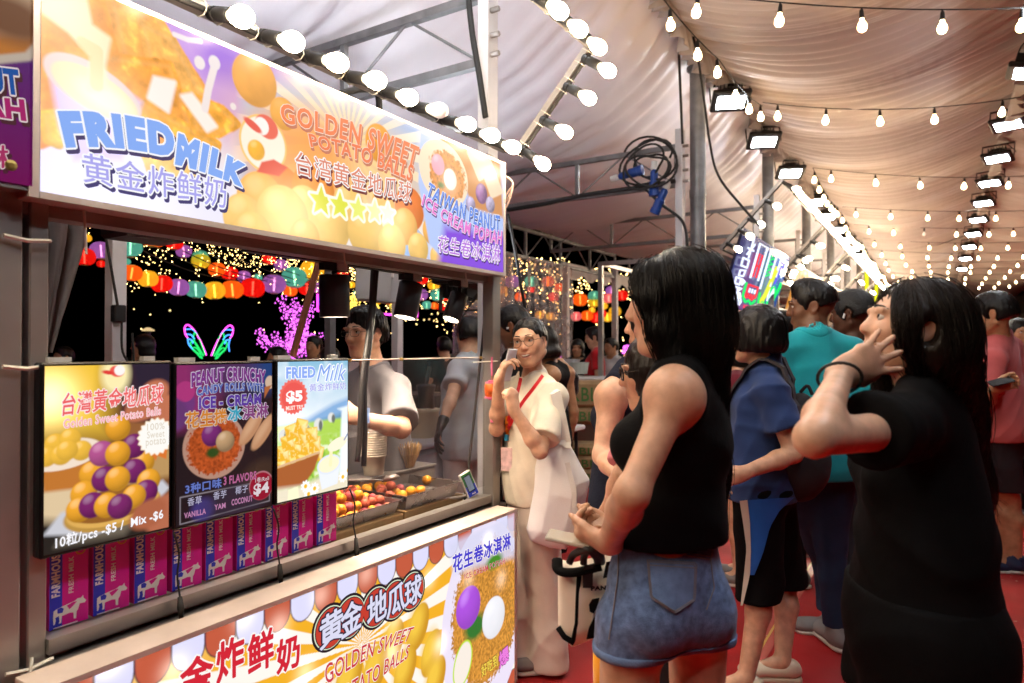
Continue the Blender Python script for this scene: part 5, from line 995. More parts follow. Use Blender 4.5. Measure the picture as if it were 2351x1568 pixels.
o = MB().tube([onX(735, 590, SX-.7), onX(672, 818, SX-.7)], .016, 8).build('wooden_pole', mat('rust_brown_pole', (.20, .05, .02), .6)); tag(o, 'rust brown pole leaning across the purple light tree', 'pole')
# grey canvas drawn aside
a = [onX(120, 470, SX-.55), onX(210, 470, SX-.55)]; rows = []
for s_ in np.linspace(0, 1, 30):
    yl = 470+340*s_; xr = 205-20*s_-95*max(0, s_-.25)**1.1; xl = 88; u = np.linspace(0, 1, 26); P = np.array([onX(xl+(xr-xl)*v, yl, SX-.55) for v in u]); P[:, 0] += .035*np.sin(u*17+s_*2)*(1-.3*s_)+.015*np.sin(u*37+s_*5); rows.append(P)
tag(MB().grid(np.stack(rows)).build('canvas_curtain', mat('grey_canvas', (.34, .30, .28), .85, 0, .3, 60, .12, 6), smooth=True), 'grey canvas curtain drawn aside at the left of the stall', 'curtain')
# ------------------------------------------------------------------ outside: lanterns, fairy lights, light tree, neon wings
def lantern_mesh():
    n = 24; th = np.arange(n)/n*2*np.pi; mb = MB(); prof = [(.16*math.sin(a)**.75+.0, -.13*math.cos(a)) for a in np.linspace(.28, math.pi-.28, 15)]
    P = np.concatenate([np.stack([(r*(1-.03*(np.abs(np.cos(th*6))**8)))*np.cos(th), (r*(1-.03*(np.abs(np.cos(th*6))**8)))*np.sin(th), np.full(n, z)], 1) for r, z in prof])
    F = [(i*n+j, i*n+(j+1) % n, (i+1)*n+(j+1) % n, (i+1)*n+j) for i in range(14) for j in range(n)]
    return mb.add(P, F)
LC = {'red': (.75, .012, .008), 'orange': (.85, .16, .012), 'yellow': (.80, .50, .03), 'purple': (.34, .13, .50), 'teal': (.10, .42, .38), 'pink': (.75, .18, .22)}
LM = {}
for k, v in LC.items():
    m = bpy.data.materials.new(k+'_lantern_paper'); m.use_nodes = True; n = m.node_tree; n.nodes.clear(); L = n.links
    tl_ = n.nodes.new('ShaderNodeBsdfTranslucent'); tl_.inputs[0].default_value = (*v, 1); df = n.nodes.new('ShaderNodeBsdfDiffuse'); df.inputs[0].default_value = (*v, 1)
    tr = n.nodes.new('ShaderNodeBsdfTransparent'); tr.inputs[0].default_value = (*[min(1, x*1.2+.05) for x in v], 1)
    m1 = n.nodes.new('ShaderNodeMixShader'); m1.inputs[0].default_value = .35; m2 = n.nodes.new('ShaderNodeMixShader'); m2.inputs[0].default_value = .25
    L.new(tl_.outputs[0], m1.inputs[1]); L.new(df.outputs[0], m1.inputs[2]); L.new(m1.outputs[0], m2.inputs[1]); L.new(tr.outputs[0], m2.inputs[2])
    em = n.nodes.new('ShaderNodeEmission'); em.inputs[0].default_value = (*v, 1); em.inputs[1].default_value = .30; ad = n.nodes.new('ShaderNodeAddShader'); L.new(m2.outputs[0], ad.inputs[0]); L.new(em.outputs[0], ad.inputs[1])
    o = n.nodes.new('ShaderNodeOutputMaterial'); L.new(ad.outputs[0], o.inputs[0]); m.cycles.emission_sampling = 'NONE'; LM[k] = m
M['lamp_in'] = emat('lantern_lamp', (1, .78, .45), 14); M['goldrim'] = mat('gold_rim', (.6, .4, .1), .35, .8)
lo_ = lantern_mesh().build('shade', LM['red'], smooth=True); lsh = lo_.data; bpy.data.objects.remove(lo_)
lo_ = MB().lathe([(.012, -.10), (.014, .08), (.010, .09)], 8).build('lamp', M['lamp_in']); lla = lo_.data; bpy.data.objects.remove(lo_)
mb = MB().lathe([(.05, -.135), (.052, -.122)], 16); mb.lathe([(.045, .122), (.045, .132)], 16); lo_ = mb.build('rim', M['goldrim']); lri = lo_.data; bpy.data.objects.remove(lo_)
def lantern(px, py, w, c, X, where):
    q = onX(px, py, X); dep = (q-CAM)@FW; s = w/FOC*dep/.32
    t = thing('paper_lantern', f'{c} paper lantern {where}', 'paper lantern', q, 'paper lanterns strung outside the tent')
    inst(lsh, 'shade', t, mat=LM[c], scale=(s,)*3, rot=(RNG.uniform(-.15, .15), RNG.uniform(-.15, .15), RNG.uniform(0, 3))); inst(lla, 'lamp', t, scale=(s,)*3, rot=(RNG.uniform(-.1, .1), RNG.uniform(-.1, .1), 0)); inst(lri, 'rim', t, scale=(s,)*3)
X1 = -6.6
LL = [(305, 590, 88, 'red', 'right of the grey canvas curtain'), (366, 570, 92, 'purple', 'half behind the white post at the left'), (312, 548, 40, 'yellow', 'peeping over the red one beside the canvas'), (480, 557, 84, 'teal', 'under the black speaker box'), (555, 540, 95, 'orange', 'touching the black speaker box'), (632, 500, 92, 'yellow', 'cut off by the sign, left of centre'),
      (482, 624, 74, 'orange', 'at the left end of the long lower row'), (540, 640, 74, 'yellow', 'second in the long lower row'), (592, 655, 76, 'red', 'third in the long lower row'), (653, 668, 78, 'purple', 'fourth in the long lower row'), (717, 673, 76, 'teal', 'fifth in the long lower row'), (784, 674, 80, 'yellow', 'sixth in the long lower row'), (849, 672, 80, 'orange', 'seventh in the long lower row'), (926, 668, 88, 'red', 'eighth in the long lower row, below the sign'), (1005, 660, 84, 'purple', 'ninth in the long lower row'), (1078, 636, 92, 'teal', 'at the right end of the long lower row'),
      (638, 552, 60, 'red', 'small, in the upper row under the sign'), (676, 578, 58, 'purple', 'small, in the upper row under the sign'), (738, 610, 66, 'yellow', 'small, hung over a teal one'), (735, 598, 62, 'teal', 'small, behind a yellow one'), (796, 646, 60, 'orange', 'small, just above the lower row'), (845, 660, 58, 'red', 'small, just above the lower row'), (893, 648, 54, 'purple', 'small, just above the lower row'), (988, 604, 54, 'red', 'small, high beside the rust pole'), (1032, 632, 54, 'purple', 'small, beside the teal one')]
sc_ = 2351/3748
LL = [(x, y, w, c, s) for x, y, w, c, s in LL]
Z2 = lambda zx, zy: ((zx/2351*1200)*sc_, (700+zy/1371*700)*sc_)
Lz = [(605, 470, 150, 'red', 'right of the grey canvas curtain'), (725, 425, 150, 'purple', 'half behind the white post at the left'), (620, 335, 70, 'yellow', 'peeping over the red one beside the canvas'), (935, 405, 160, 'teal', 'under the black speaker box'), (1100, 320, 190, 'orange', 'touching the black speaker box'), (1240, 265, 170, 'yellow', 'cut off by the sign, left of centre'),
      (945, 585, 140, 'orange', 'at the left end of the long lower row'), (1062, 628, 140, 'yellow', 'second in the long lower row'), (1160, 663, 146, 'red', 'third in the long lower row'), (1280, 688, 146, 'purple', 'fourth in the long lower row'), (1404, 705, 146, 'teal', 'fifth in the long lower row'), (1537, 712, 152, 'yellow', 'sixth in the long lower row'), (1666, 705, 156, 'orange', 'seventh in the long lower row'), (1813, 692, 168, 'red', 'eighth in the long lower row'), (1966, 665, 164, 'purple', 'ninth in the long lower row'), (2110, 618, 176, 'teal', 'at the right end of the long lower row'), (2240, 565, 170, 'yellow', 'behind the rust brown pole'),
      (1250, 370, 120, 'red', 'small, uppermost under the sign'), (1318, 430, 110, 'purple', 'small, uppermost under the sign'), (1440, 500, 126, 'yellow', 'small, hung over a teal one'), (1436, 470, 110, 'teal', 'small, behind a yellow one'), (1555, 560, 118, 'orange', 'small, just above the lower row'), (1648, 590, 118, 'red', 'small, just above the lower row'), (1748, 612, 100, 'purple', 'small, just above the lower row'), (1928, 485, 100, 'red', 'small, high at the right'), (2015, 530, 100, 'purple', 'small, high at the right'), (1850, 618, 60, 'teal', 'smallest, in the upper row'), (2082, 712, 100, 'orange', 'small, below the teal one at the right'), (2200, 695, 120, 'red', 'half behind the rust brown pole'), (905, 505, 60, 'teal', 'small, beside the white post'), (725, 520, 60, 'red', 'small, under the purple one at the left'), (2275, 690, 90, 'purple', 'beside the dark post')]
for k, (x, y, w, c, s) in enumerate(Lz): p = Z2(x, y); lantern(p[0], p[1], w*.3203, c, X1-.35*(w < 130)-.02*k, s)
# between the spotlights, behind the clear curtain and under the white valance
Zc = lambda zx, zy: ((1100+zx/1764*900)*sc_, (900+zy/1568*800)*sc_)
for k, (x, y, w, c, s) in enumerate([(100, 170, 140, 'yellow', 'left of the first spotlight'), (20, 230, 80, 'teal', 'at the far left beside the first spotlight'), (300, 195, 90, 'red', 'behind the first spotlight'), (865, 350, 100, 'purple', 'behind the middle spotlight'), (985, 350, 110, 'teal', 'right of the middle spotlight'), (905, 425, 70, 'teal', 'small, below the purple one between the spotlights'), (870, 245, 90, 'red', 'over the middle spotlight'), (955, 280, 90, 'yellow', 'yellow glow between the spotlights'), (1040, 370, 60, 'red', 'touching the right spotlight'), (1110, 310, 80, 'yellow', 'behind the right spotlight'), (960, 430, 60, 'orange', 'low between the spotlights'), (1010, 440, 60, 'red', 'lowest between the spotlights'), (640, 375, 110, 'orange', 'under the electrical box'), (540, 385, 90, 'yellow', 'below the electrical box lid'), (420, 350, 90, 'teal', 'below the open electrical box'), (365, 280, 60, 'yellow', 'beside the first spotlight')]): p = Zc(x, y); lantern(p[0], p[1], w*.32, c, -7.2-.02*k, s)
Zd = lambda zx, zy: ((1700+zx/1372*700)*sc_, (1000+zy/1568*800)*sc_)
for k, (x, y, w, c, s) in enumerate([(345, 60, 110, 'purple', 'blurred behind the clear curtain, top'), (480, 60, 100, 'teal', 'blurred behind the clear curtain, top'), (480, 115, 60, 'red', 'blurred behind the clear curtain'), (600, 60, 90, 'orange', 'blurred behind the clear curtain'), (640, 170, 80, 'red', 'blurred behind the clear curtain, right'), (540, 300, 70, 'yellow', 'low behind the clear curtain'), (620, 310, 70, 'yellow', 'lowest behind the clear curtain'), (680, 100, 70, 'orange', 'at the right edge of the clear curtain'), (400, 170, 80, 'orange', 'in the middle behind the clear curtain'), (270, 130, 90, 'yellow', 'behind the clear curtain beside the stall post'),
      (830, 190, 110, 'orange', 'left under the white valance'), (932, 165, 92, 'teal', 'under the white valance'), (930, 205, 90, 'yellow', 'below the teal one under the valance'), (1035, 180, 84, 'pink', 'beside the thin post under the valance'), (1055, 130, 90, 'purple', 'behind the thin post'), (1130, 160, 90, 'red', 'right of the thin post'), (800, 310, 80, 'pink', 'low at the left under the valance'), (880, 305, 90, 'orange', 'in the low row under the valance'), (945, 320, 90, 'red', 'in the low row under the valance'), (1025, 315, 80, 'yellow', 'in the low row under the valance'), (1080, 275, 90, 'yellow', 'in the low row beside the thin post'), (985, 290, 70, 'red', 'behind the low row under the valance'), (915, 265, 50, 'yellow', 'small above the low row'), (1000, 235, 60, 'yellow', 'small under the pink one')]): p = Zd(x, y); lantern(p[0], p[1], w*.32, c, -9.2-.02*k, s)
# fairy lights
M['fairy'] = emat('fairy_light_glow', (1, .68, .24), 16, False)
mb = MB(); wires = MB()
def fairy(px, py, X, s=1):
    q = onX(px, py, X); dep = (q-CAM)@FW; r = 1.3/FOC*dep*s
    v = np.array([(1, 0, 0), (-1, 0, 0), (0, 1, 0), (0, -1, 0), (0, 0, 1), (0, 0, -1)])*r+q; mb.add(v, [(0, 2, 4), (2, 1, 4), (1, 3, 4), (3, 0, 4), (2, 0, 5), (1, 2, 5), (3, 1, 5), (0, 3, 5)])
for k in range(1250):
    u = RNG.random(); low = lambda x: 478+.168*(x-85)+10
    if u < .40: x = 790+RNG.normal(0, 75); y = low(x)+abs(RNG.normal(0, 30))
    elif u < .62: x = 560+RNG.normal(0, 75); y = low(x)+abs(RNG.normal(0, 42))
    elif u < .76: x = RNG.uniform(300, 1120); y = low(x)+abs(RNG.normal(0, 62))
    elif u < .84: x = RNG.uniform(290, 400); y = low(x)+abs(RNG.normal(0, 70))
    elif u < .89: x = RNG.uniform(100, 210); y = 475+abs(RNG.normal(0, 40))
    else: x = RNG.uniform(1000, 1100); y = low(x)+abs(RNG.normal(0, 60))
    fairy(x, y, RNG.uniform(-8.6, -6.5), RNG.uniform(.55, 1.0))
for k in range(170): fairy(RNG.uniform(910, 1060), 590+abs(RNG.normal(0, 60)), -8, RNG.uniform(.7, 1.3))
for k in range(260): fairy(RNG.uniform(1140, 1310), 590+abs(RNG.normal(0, 90)), -9.5, RNG.uniform(.7, 1.4))
for k in range(220): fairy(RNG.uniform(1310, 1450), 615+abs(RNG.normal(0, 60)), -11, RNG.uniform(.7, 1.2))
for k in range(30): fairy(RNG.uniform(0, 18), RNG.uniform(480, 640), -6.5, RNG.uniform(.8, 1.3))
tag(mb.build('fairy_lights', M['fairy']), 'curtain of tiny golden fairy lights outside the tent', 'fairy lights', kind='stuff')
for k in range(6):
    a = onX(300+60*k, 560+8*k, -6.7); b = onX(760+70*k, 590+9*k, -7.2); cable(sag(a, b, .35, 16), .006, 'lantern_wire', f'dark wire carrying the lanterns, number {["one", "two", "three", "four", "five", "six"][k]} from the left', 'wire')
# light trees
M['led'] = emat('purple_led_glow', lin((250, 110, 255)), 2.6, False); M['bark'] = mat('dark_branch', (.03, .01, .03), .8)
def ledtree(c, h, label, seed, X, nb=9):
    g = np.random.default_rng(seed); t = thing('light_tree', label, 'light tree', c, 'purple light trees outside'); br = MB(); ld = MB()
    def led(p):
        r = .0125; v = np.array([(1, 0, 0), (-1, 0, 0), (0, 1, 0), (0, -1, 0), (0, 0, 1), (0, 0, -1)])*r+p; ld.add(v, [(0, 2, 4), (2, 1, 4), (1, 3, 4), (3, 0, 4), (2, 0, 5), (1, 2, 5), (3, 1, 5), (0, 3, 5)])
    def grow(p, d, L, lev):
        q = p+d*L; n = 5; pts = [p+(q-p)*i/n+g.normal(0, .015*h, 3) for i in range(n+1)]; br.tube(pts, np.linspace(.022, .012, n+1)*h*(.7**lev), 5)
        for i in range(1, n+1):
            for _ in range(3 if lev else 1): led(pts[i]+g.normal(0, .02*h, 3))
        if lev < 3:
            for _ in range(3 if lev else nb): grow(pts[g.integers(2, n+1)], nrm(d*.75+g.normal(0, .55, 3)+V(0, 0, .25)), L*g.uniform(.5, .75), lev+1)
    grow(np.asarray(c, float), V(0, 0, 1), h*.35, 0); br.build('branches', M['bark'], t); ld.build('leds', M['led'], t)
q = onX(652, 872, -7.6); ledtree(q, 1.5, 'glowing purple light tree behind the middle and right screens', 3, -7.6)
q = onX(1275, 860, -11); ledtree(q, 1.0, 'purple light tree glowing through the clear curtain behind the phone woman', 4, -11)
q = onX(1440, 820, -11.5); ledtree(q, .8, 'purple light tree behind the queue, right of the thin post', 5, -11.5)
q = onX(-10, 800, -6.6); ledtree(q, .8, 'purple light tree at the left edge', 6, -6.6, 6)
# neon wings
q0 = onX(480, 825, -6.2); wg = thing('neon_wings', 'pair of neon butterfly wings glowing above the middle screen', 'neon wings', q0)
WX = lambda x, y: onX(*Z2(x, y), -6.2)
def wing(c, P, r=.007): MB().tube(spline([WX(*p) for p in P], 26), r, 6).build('neon_tube', NE[c], wg)
mx = lambda P: [(2995-x, y+4) for x, y in P]
wing('pink', [(1480, 1175), (1440, 1080), (1395, 1000), (1350, 958), (1325, 975), (1328, 1020), (1345, 1050)]); wing('cyan', [(1345, 1050), (1355, 1100), (1390, 1140)])
wing('cyan', [(1328, 990), (1380, 990), (1410, 1020)]); wing('cyan', [(1338, 1025), (1370, 1030), (1395, 1060)]); wing('cyan', [(1345, 1060), (1372, 1065), (1385, 1090)])
wing('green', [(1470, 1170), (1430, 1060), (1400, 1015), (1388, 1040), (1400, 1090), (1440, 1150)]); wing('green', [(1460, 1180), (1400, 1085), (1370, 1080), (1375, 1120), (1430, 1170)]); wing('green', [(1450, 1200), (1430, 1150), (1400, 1120), (1380, 1130), (1410, 1160), (1440, 1195)])
for P, c in (([(1480, 1175), (1440, 1080), (1395, 1000), (1350, 958), (1325, 975), (1328, 1020), (1345, 1050)], 'pink'), ([(1345, 1050), (1355, 1100), (1350, 1145)], 'cyan'), ([(1328, 990), (1380, 990), (1410, 1020)], 'cyan'), ([(1338, 1025), (1370, 1030), (1395, 1060)], 'cyan'), ([(1345, 1060), (1372, 1065), (1385, 1090)], 'cyan'), ([(1470, 1170), (1430, 1060), (1400, 1015), (1388, 1040), (1400, 1090), (1440, 1150)], 'green'), ([(1460, 1180), (1400, 1085), (1370, 1080), (1375, 1120), (1430, 1170)], 'green'), ([(1450, 1200), (1430, 1150), (1400, 1120), (1380, 1130), (1410, 1160), (1440, 1195)], 'green')): wing(c, mx(P))
MB().tube([onX(480, 830, -6.22), V(onX(480, 830, -6.22)[0], onX(480, 830, -6.22)[1], 0)], .02, 6).build('stand', M['black'], wg)
# neon sign seen from behind
nb = thing('neon_sign', 'neon sign of yellow characters in a pink frame, seen from behind beyond the vendor', 'neon sign', onX(830, 740, -6.0)); B_ = lambda x, y: onX(*Zc(x, y), -6.0)
MB().tube([B_(122, 345), B_(122, 465), B_(450, 478), B_(680, 495), B_(838, 508), B_(838, 470)], .012, 6).build('neon_tube', NE['pink'], nb); MB().tube([B_(140, 370), B_(132, 390), B_(142, 400), B_(134, 425)], .012, 6).build('neon_tube', NE['blue'], nb)
for ch, x0, x1, y0_, y1_ in (('湾', 340, 440, 345, 470), ('小', 480, 570, 400, 465), ('食', 630, 690, 400, 490)):
    mb_ = MB(); f = lambda st: st; lettering(mb_, ch, lambda st: np.stack([x1-(x1-x0)*st[:, 0], y1_-(y1_-y0_)*st[:, 1]], 1), lambda q, l: np.array([B_(a, b)+V(.0, 0, 0) for a, b in q]), [(0, .0, (0, 0), 0)], core=.014); mb_.build('neon_character', NE['gold'], nb)
# ------------------------------------------------------------------ clear curtains, valance, back of the passage
M['film'] = clear('hanging_clear_film', .16, (.97, .86, .82), .26)
def film(x0, x1, X, label, z1=2.78, seed=1):
    ya, yb_ = onX(x0, 700, X)[1], onX(x1, 700, X)[1]; s = np.linspace(0, 1, 160); z = np.linspace(.02, z1, 14); S_, Z_ = np.meshgrid(s, z, indexing='ij'); g = np.random.default_rng(seed); ph = g.uniform(0, 6, 4)
    Xo = X+.05*np.sin(S_*60+ph[0]+.5*np.sin(Z_*2))+.03*np.sin(S_*113+ph[1]+Z_*.4)+.015*np.sin(S_*23+Z_*3+ph[2])
    tag(MB().grid(np.stack([Xo, ya+(yb_-ya)*S_, Z_], -1)).build('clear_curtain', M['film'], smooth=True), label, 'plastic curtain', 'clear plastic curtains at the eave')
film(1040, 1168, -5.05, 'clear plastic curtain seen through the stall, left of its right post', seed=2); film(1145, 1312, -4.9, 'clear plastic curtain of golden reflections behind the phone woman', seed=3)
y = np.linspace(10.0, 14.5, 260); rows = []
for s in np.linspace(0, 1, 5): rows.append(np.stack([np.full(260, -5.3)-.02*np.sin(y*20)*s, y, 2.95-s*(.18+.09*np.abs(np.sin(y*5.2)))], 1))
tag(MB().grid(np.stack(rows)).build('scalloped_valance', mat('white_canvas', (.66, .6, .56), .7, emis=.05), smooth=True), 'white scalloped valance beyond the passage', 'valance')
# serving table, bags and clutter in the passage behind the phone woman
q = onX(1345, 880, -3.6); t = thing('folding_table', 'white folding table behind the woman in cream', 'table', (-3.3, 5.45, 0)); pz = onY(1340, 985, 5.3)
MB().box((-3.15, 5.3, pz[2]-.02), (.9, .6, .045), bev=.012).build('table_top', M['whitep'], t)
for dx in (-.38, .38):
    for dy in (-.24, .24): MB().tube([(-3.15+dx, 5.3+dy, pz[2]-.04), (-3.15+dx*1.05, 5.3+dy, 0)], .016, 8).build('leg', M['black'], t)
t2 = thing('serving_counter', 'white-topped counter of prepared food behind the paper bags', 'counter', (-4.0, 7.2, 0)); pz = onY(1330, 865, 6.9)
MB().box((-3.75, 6.95, pz[2]-.02), (1.6, .7, .04), bev=.008).build('countertop', M['whitep'], t2); MB().box((-3.75, 6.95, pz[2]/2-.02), (1.5, .6, pz[2]-.06)).build('cabinet', mat('brown_counter', (.18, .11, .07), .6), t2)
M['kraft'] = mat('brown_kraft_paper', (.30, .19, .09), .75, 0, .4, 14, .25, 9); M['kgreen'] = paint_mat((60, 110, 50))
for k, (x, y, w, h) in enumerate([(1340, 903, 110, 62), (1335, 952, 104, 40), (1335, 1030, 96, 30), (1340, 1058, 100, 34), (1345, 1090, 100, 36)]):
    dpt = 5.9; q = onY(x, y, dpt); s = ((q-CAM)@FW)/FOC; ww, hh = w*s, h*s; t = thing('paper_sack', ['brown kraft sack printed KBL, topmost of the stack', 'brown kraft sack printed KBL, second of the stack', 'brown kraft sack under the white table, upper', 'brown kraft sack under the white table, middle', 'brown kraft sack under the white table, lowest'][k], 'paper sack', q, 'stacked brown kraft sacks')
    o = MB().box(q, (ww, .3, hh*.96), np.array(Matrix.Rotation(R(28), 3, 'Z')), bev=.03).build('sack', M['kraft'], t)
    Rz = np.array(Matrix.Rotation(R(28), 3, 'Z')); mb = MB(); lettering(mb, 'KBL', lambda st: st*V(ww*.55, hh*.5)[None]-V(ww*.28, hh*.25)[None], lambda p, l: np.array([q+Rz@V(a, -.154, b) for a, b in p]), [(0, 0, (0, 0), 0)], core=.01); mb.build('lettering', M['kgreen'], t)
q = onY(1300, 930, 4.6); o = MB().box(q, (.05, .14, .28), np.array(Matrix.Rotation(R(20), 3, 'Z')), bev=.004).build('ring_binder', mat('white_binder', (.7, .7, .74), .5)); tag(o, 'white ring-bound menu standing behind the woman in cream', 'binder')
q = onY(1303, 985, 4.6); o = MB().box(q, (.05, .12, .2), np.array(Matrix.Rotation(R(20), 3, 'Z')), bev=.004).build('card_box', mat('dark_card', (.02, .02, .03), .5)); tag(o, 'dark box beside the ring-bound menu', 'box')
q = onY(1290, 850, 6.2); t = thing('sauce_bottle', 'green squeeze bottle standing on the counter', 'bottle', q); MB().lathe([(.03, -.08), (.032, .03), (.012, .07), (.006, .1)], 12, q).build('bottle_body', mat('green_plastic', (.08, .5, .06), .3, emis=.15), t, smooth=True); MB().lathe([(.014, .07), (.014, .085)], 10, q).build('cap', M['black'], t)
for k, (x, y, Yd, c) in enumerate([(1250, 850, 6.5, (.5, .5, .5)), (1310, 838, 7.2, (.6, .6, .62)), (1330, 846, 7.0, (.5, .55, .5))]):
    q = onY(x, y, Yd); o = MB().lathe([(.09, -.06), (.11, .06), (.115, .07)], 14, q).build('food_tub', mat('tub_plastic', c, .4)); tag(o, 'translucent tub of food on the counter, '+['left, behind the shoulder', 'middle, beside the glove', 'right, beside the glove'][k], 'tub', 'tubs on the back counter')
# clutter behind the vendor
M['bucket'] = mat('cream_bucket', (.62, .52, .36), .45)
q = onX(968, 985, SX-1.25); t = thing('plastic_bucket', 'cream plastic bucket behind the vendor', 'bucket', q-V(0, 0, .12)); MB().lathe([(.10, -.14), (.125, .12), (.13, .125), (.13, .14)], 24, q).build('bucket_body', M['bucket'], t, auto=40)
q = onX(978, 905, SX-1.25); t = thing('blender_jug', 'dark blender jug and tools behind the vendor', 'blender', q); MB().lathe([(.05, -.12), (.06, -.1), (.055, 0), (.07, .06), (.06, .07)], 16, q).build('jug', M['black'], t, auto=40); MB().tube([q+V(0, 0, .06), q+V(.0, .04, .19)], .014, 8).build('handle', M['black'], t)
q = onX(955, 965, SX-1.45); o = MB().box(q, (.3, .42, .4), bev=.02).build('fryer_unit', mat('dark_fryer', (.03, .028, .028), .4, .5)); tag(o, 'dark fryer unit standing behind the vendor', 'fryer')
q = onX(955, 1090, SX-1.2); t = thing('storage_tub', 'big translucent storage tub behind the counter', 'storage tub', q); MB().box(q, (.4, .62, .42), bev=.04).build('tub_body', mat('milky_plastic', (.42, .42, .46), .4), t); MB().box(q+V(0, 0, .225), (.44, .66, .03), bev=.01).build('lid', mat('milky_lid', (.5, .5, .54), .4), t)
o = MB().box((SX-2.35, 3.2, 1.08), (.03, 2.6, .62)).build('back_board', mat('pale_board', (.46, .38, .38), .6)); tag(o, 'pale low board behind the stall workers', 'panel')
for k in range(3): cable([(SX-2.31, 2.6+.5*k, 1.36), (SX-2.31, 2.85+.5*k, .80)], .012, 'board_brace', f'dark diagonal brace on the pale low board, {ords[k]}', 'brace')
# ------------------------------------------------------------------ smooth bodies: blended tapered volumes meshed as one surface
class Sdf:
    def __init__(s): s.p = []
    def _a(s, f, lo, hi, k, op): s.p.append((f, np.asarray(lo, float), np.asarray(hi, float), k, op)); return s
    def cone(s, a, b, ra, rb, k=.02, flat=None, op='u', cap=False):
        a = np.asarray(a, float); b = np.asarray(b, float); ab = b-a; L2 = ab@ab+1e-12; R_ = max(ra, rb)
        n, fs = (nrm(flat[0]), flat[1]) if flat else (None, 1)
        def f(P):
            v = P-a; t = np.clip(v@ab/L2, 0, 1); w = v-t[:, None]*ab
            if n is not None: w = w+np.outer((w@n)*(1/fs-1), n)
            d = np.sqrt(np.einsum('ij,ij->i', w, w))-(ra+(rb-ra)*t)
            if n is not None: d = d*(fs if fs < 1 else 1)*1.15
            if cap: d = np.maximum(d, (P-b)@(ab/math.sqrt(L2)))
            return d
        return s._a(f, np.minimum(a, b)-R_*max(1, fs), np.maximum(a, b)+R_*max(1, fs), k, op)
    def ell(s, c, r, ax=None, k=.02, op='u'):
        c = np.asarray(c, float); r = np.broadcast_to(np.asarray(r, float), (3,)); A = np.eye(3) if ax is None else np.asarray(ax, float)   # rows: axes
        def f(P):
            q = (P-c)@A.T; k0 = np.linalg.norm(q/r, axis=1); k1 = np.linalg.norm(q/(r*r), axis=1); return k0*(k0-1)/np.maximum(k1, 1e-6)
        e = np.abs(A.T)@r
        return s._a(f, c-e, c+e, k, op)
    def plane(s, c, n):       # keeps what lies behind the plane
        c = np.asarray(c, float); n = nrm(n); return s._a(lambda P: (P-c)@n, [-1e9]*3, [1e9]*3, 0, 'i')
    def fn(s, f, lo, hi, k=.01, op='u'): return s._a(f, lo, hi, k, op)
    def disp(s, f): return s._a(f, [-1e9]*3, [1e9]*3, 0, 'd')
    def ev(s, P, mar):
        od = np.argsort(P[:, 2], kind='stable'); P = P[od]; X, Y, Z = [np.ascontiguousarray(P[:, a]) for a in range(3)]; d = np.full(len(P), .5)
        for f, lo, hi, k, op in s.p:
            if op == 'i': d = np.maximum(d, f(P)); continue
            if op == 'd': d = d+f(P); continue
            m = mar+k; i0 = np.searchsorted(Z, lo[2]-m); i1 = np.searchsorted(Z, hi[2]+m)
            if i1 <= i0: continue
            x = X[i0:i1]; y = Y[i0:i1]; ix = np.nonzero((x > lo[0]-m) & (x < hi[0]+m) & (y > lo[1]-m) & (y < hi[1]+m))[0]+i0
            if not len(ix): continue
            b = f(P[ix]); a = d[ix]
            if op == 's': b = -b
            if op == 'u':
                if k > 1e-5: h = np.clip(.5+.5*(a-b)/k, 0, 1); r = a*(1-h)+b*h-k*h*(1-h)
                else: r = np.minimum(a, b)
            else:
                if k > 1e-5: h = np.clip(.5-.5*(a-b)/k, 0, 1); r = a*(1-h)+b*h+k*h*(1-h)
                else: r = np.maximum(a, b)
            d[ix] = r
        out = np.empty_like(d); out[od] = d; return out
    def mesh(s, h):
        add = [p for p in s.p if p[4] == 'u']; lo = np.min([p[1] for p in add], 0)-3*h; hi = np.max([p[2] for p in add], 0)+3*h; B = 4; H = B*h
        nb = np.ceil((hi-lo)/H).astype(int)+1; g = np.stack(np.meshgrid(*[np.arange(n) for n in nb], indexing='ij'), -1).reshape(-1, 3)
        dc = s.ev(lo+(g+.5)*H, H*1.8); act = g[np.abs(dc) < H*1.55]
        if not len(act): return np.zeros((0, 3)), np.zeros((0, 4), int)
        N = (nb*B+B+2).astype(np.int64); key = lambda q: (q[..., 0]*N[1]+q[..., 1])*N[2]+q[..., 2]
        oc = np.stack(np.meshgrid(*[np.arange(B)]*3, indexing='ij'), -1).reshape(-1, 3); cells = (act[:, None]*B+oc[None]).reshape(-1, 3).astype(np.int64)
        cor = np.array([[i, j, k] for i in (0, 1) for j in (0, 1) for k in (0, 1)])
        o5 = np.stack(np.meshgrid(*[np.arange(B+1)]*3, indexing='ij'), -1).reshape(-1, 3); kk = np.unique(key((act[:, None]*B+o5[None]).reshape(-1, 3).astype(np.int64)))
        gi = np.stack([kk//(N[1]*N[2]), (kk//N[2]) % N[1], kk % N[2]], 1); d = s.ev(lo+gi*h, h*4)
        ck = key(cells); ci = np.searchsorted(kk, key(cells[:, None]+cor[None])); dv = d[ci]; neg = dv < 0; cr = neg.any(1) & ~neg.all(1)
        cells, ck, ci, dv = cells[cr], ck[cr], ci[cr], dv[cr]
        od = np.argsort(ck); cells, ck, ci, dv = cells[od], ck[od], ci[od], dv[od]
        acc = np.zeros((len(cells), 3)); cnt = np.zeros(len(cells))
        for a in range(8):
            for b in range(a+1, 8):
                if np.abs(cor[a]-cor[b]).sum() != 1: continue
                m = (dv[:, a] < 0) != (dv[:, b] < 0); t = dv[m, a]/(dv[m, a]-dv[m, b]); acc[m] += cor[a]+(cor[b]-cor[a])*t[:, None]; cnt[m] += 1
        vert = lo+(cells+acc/cnt[:, None])*h; F = []
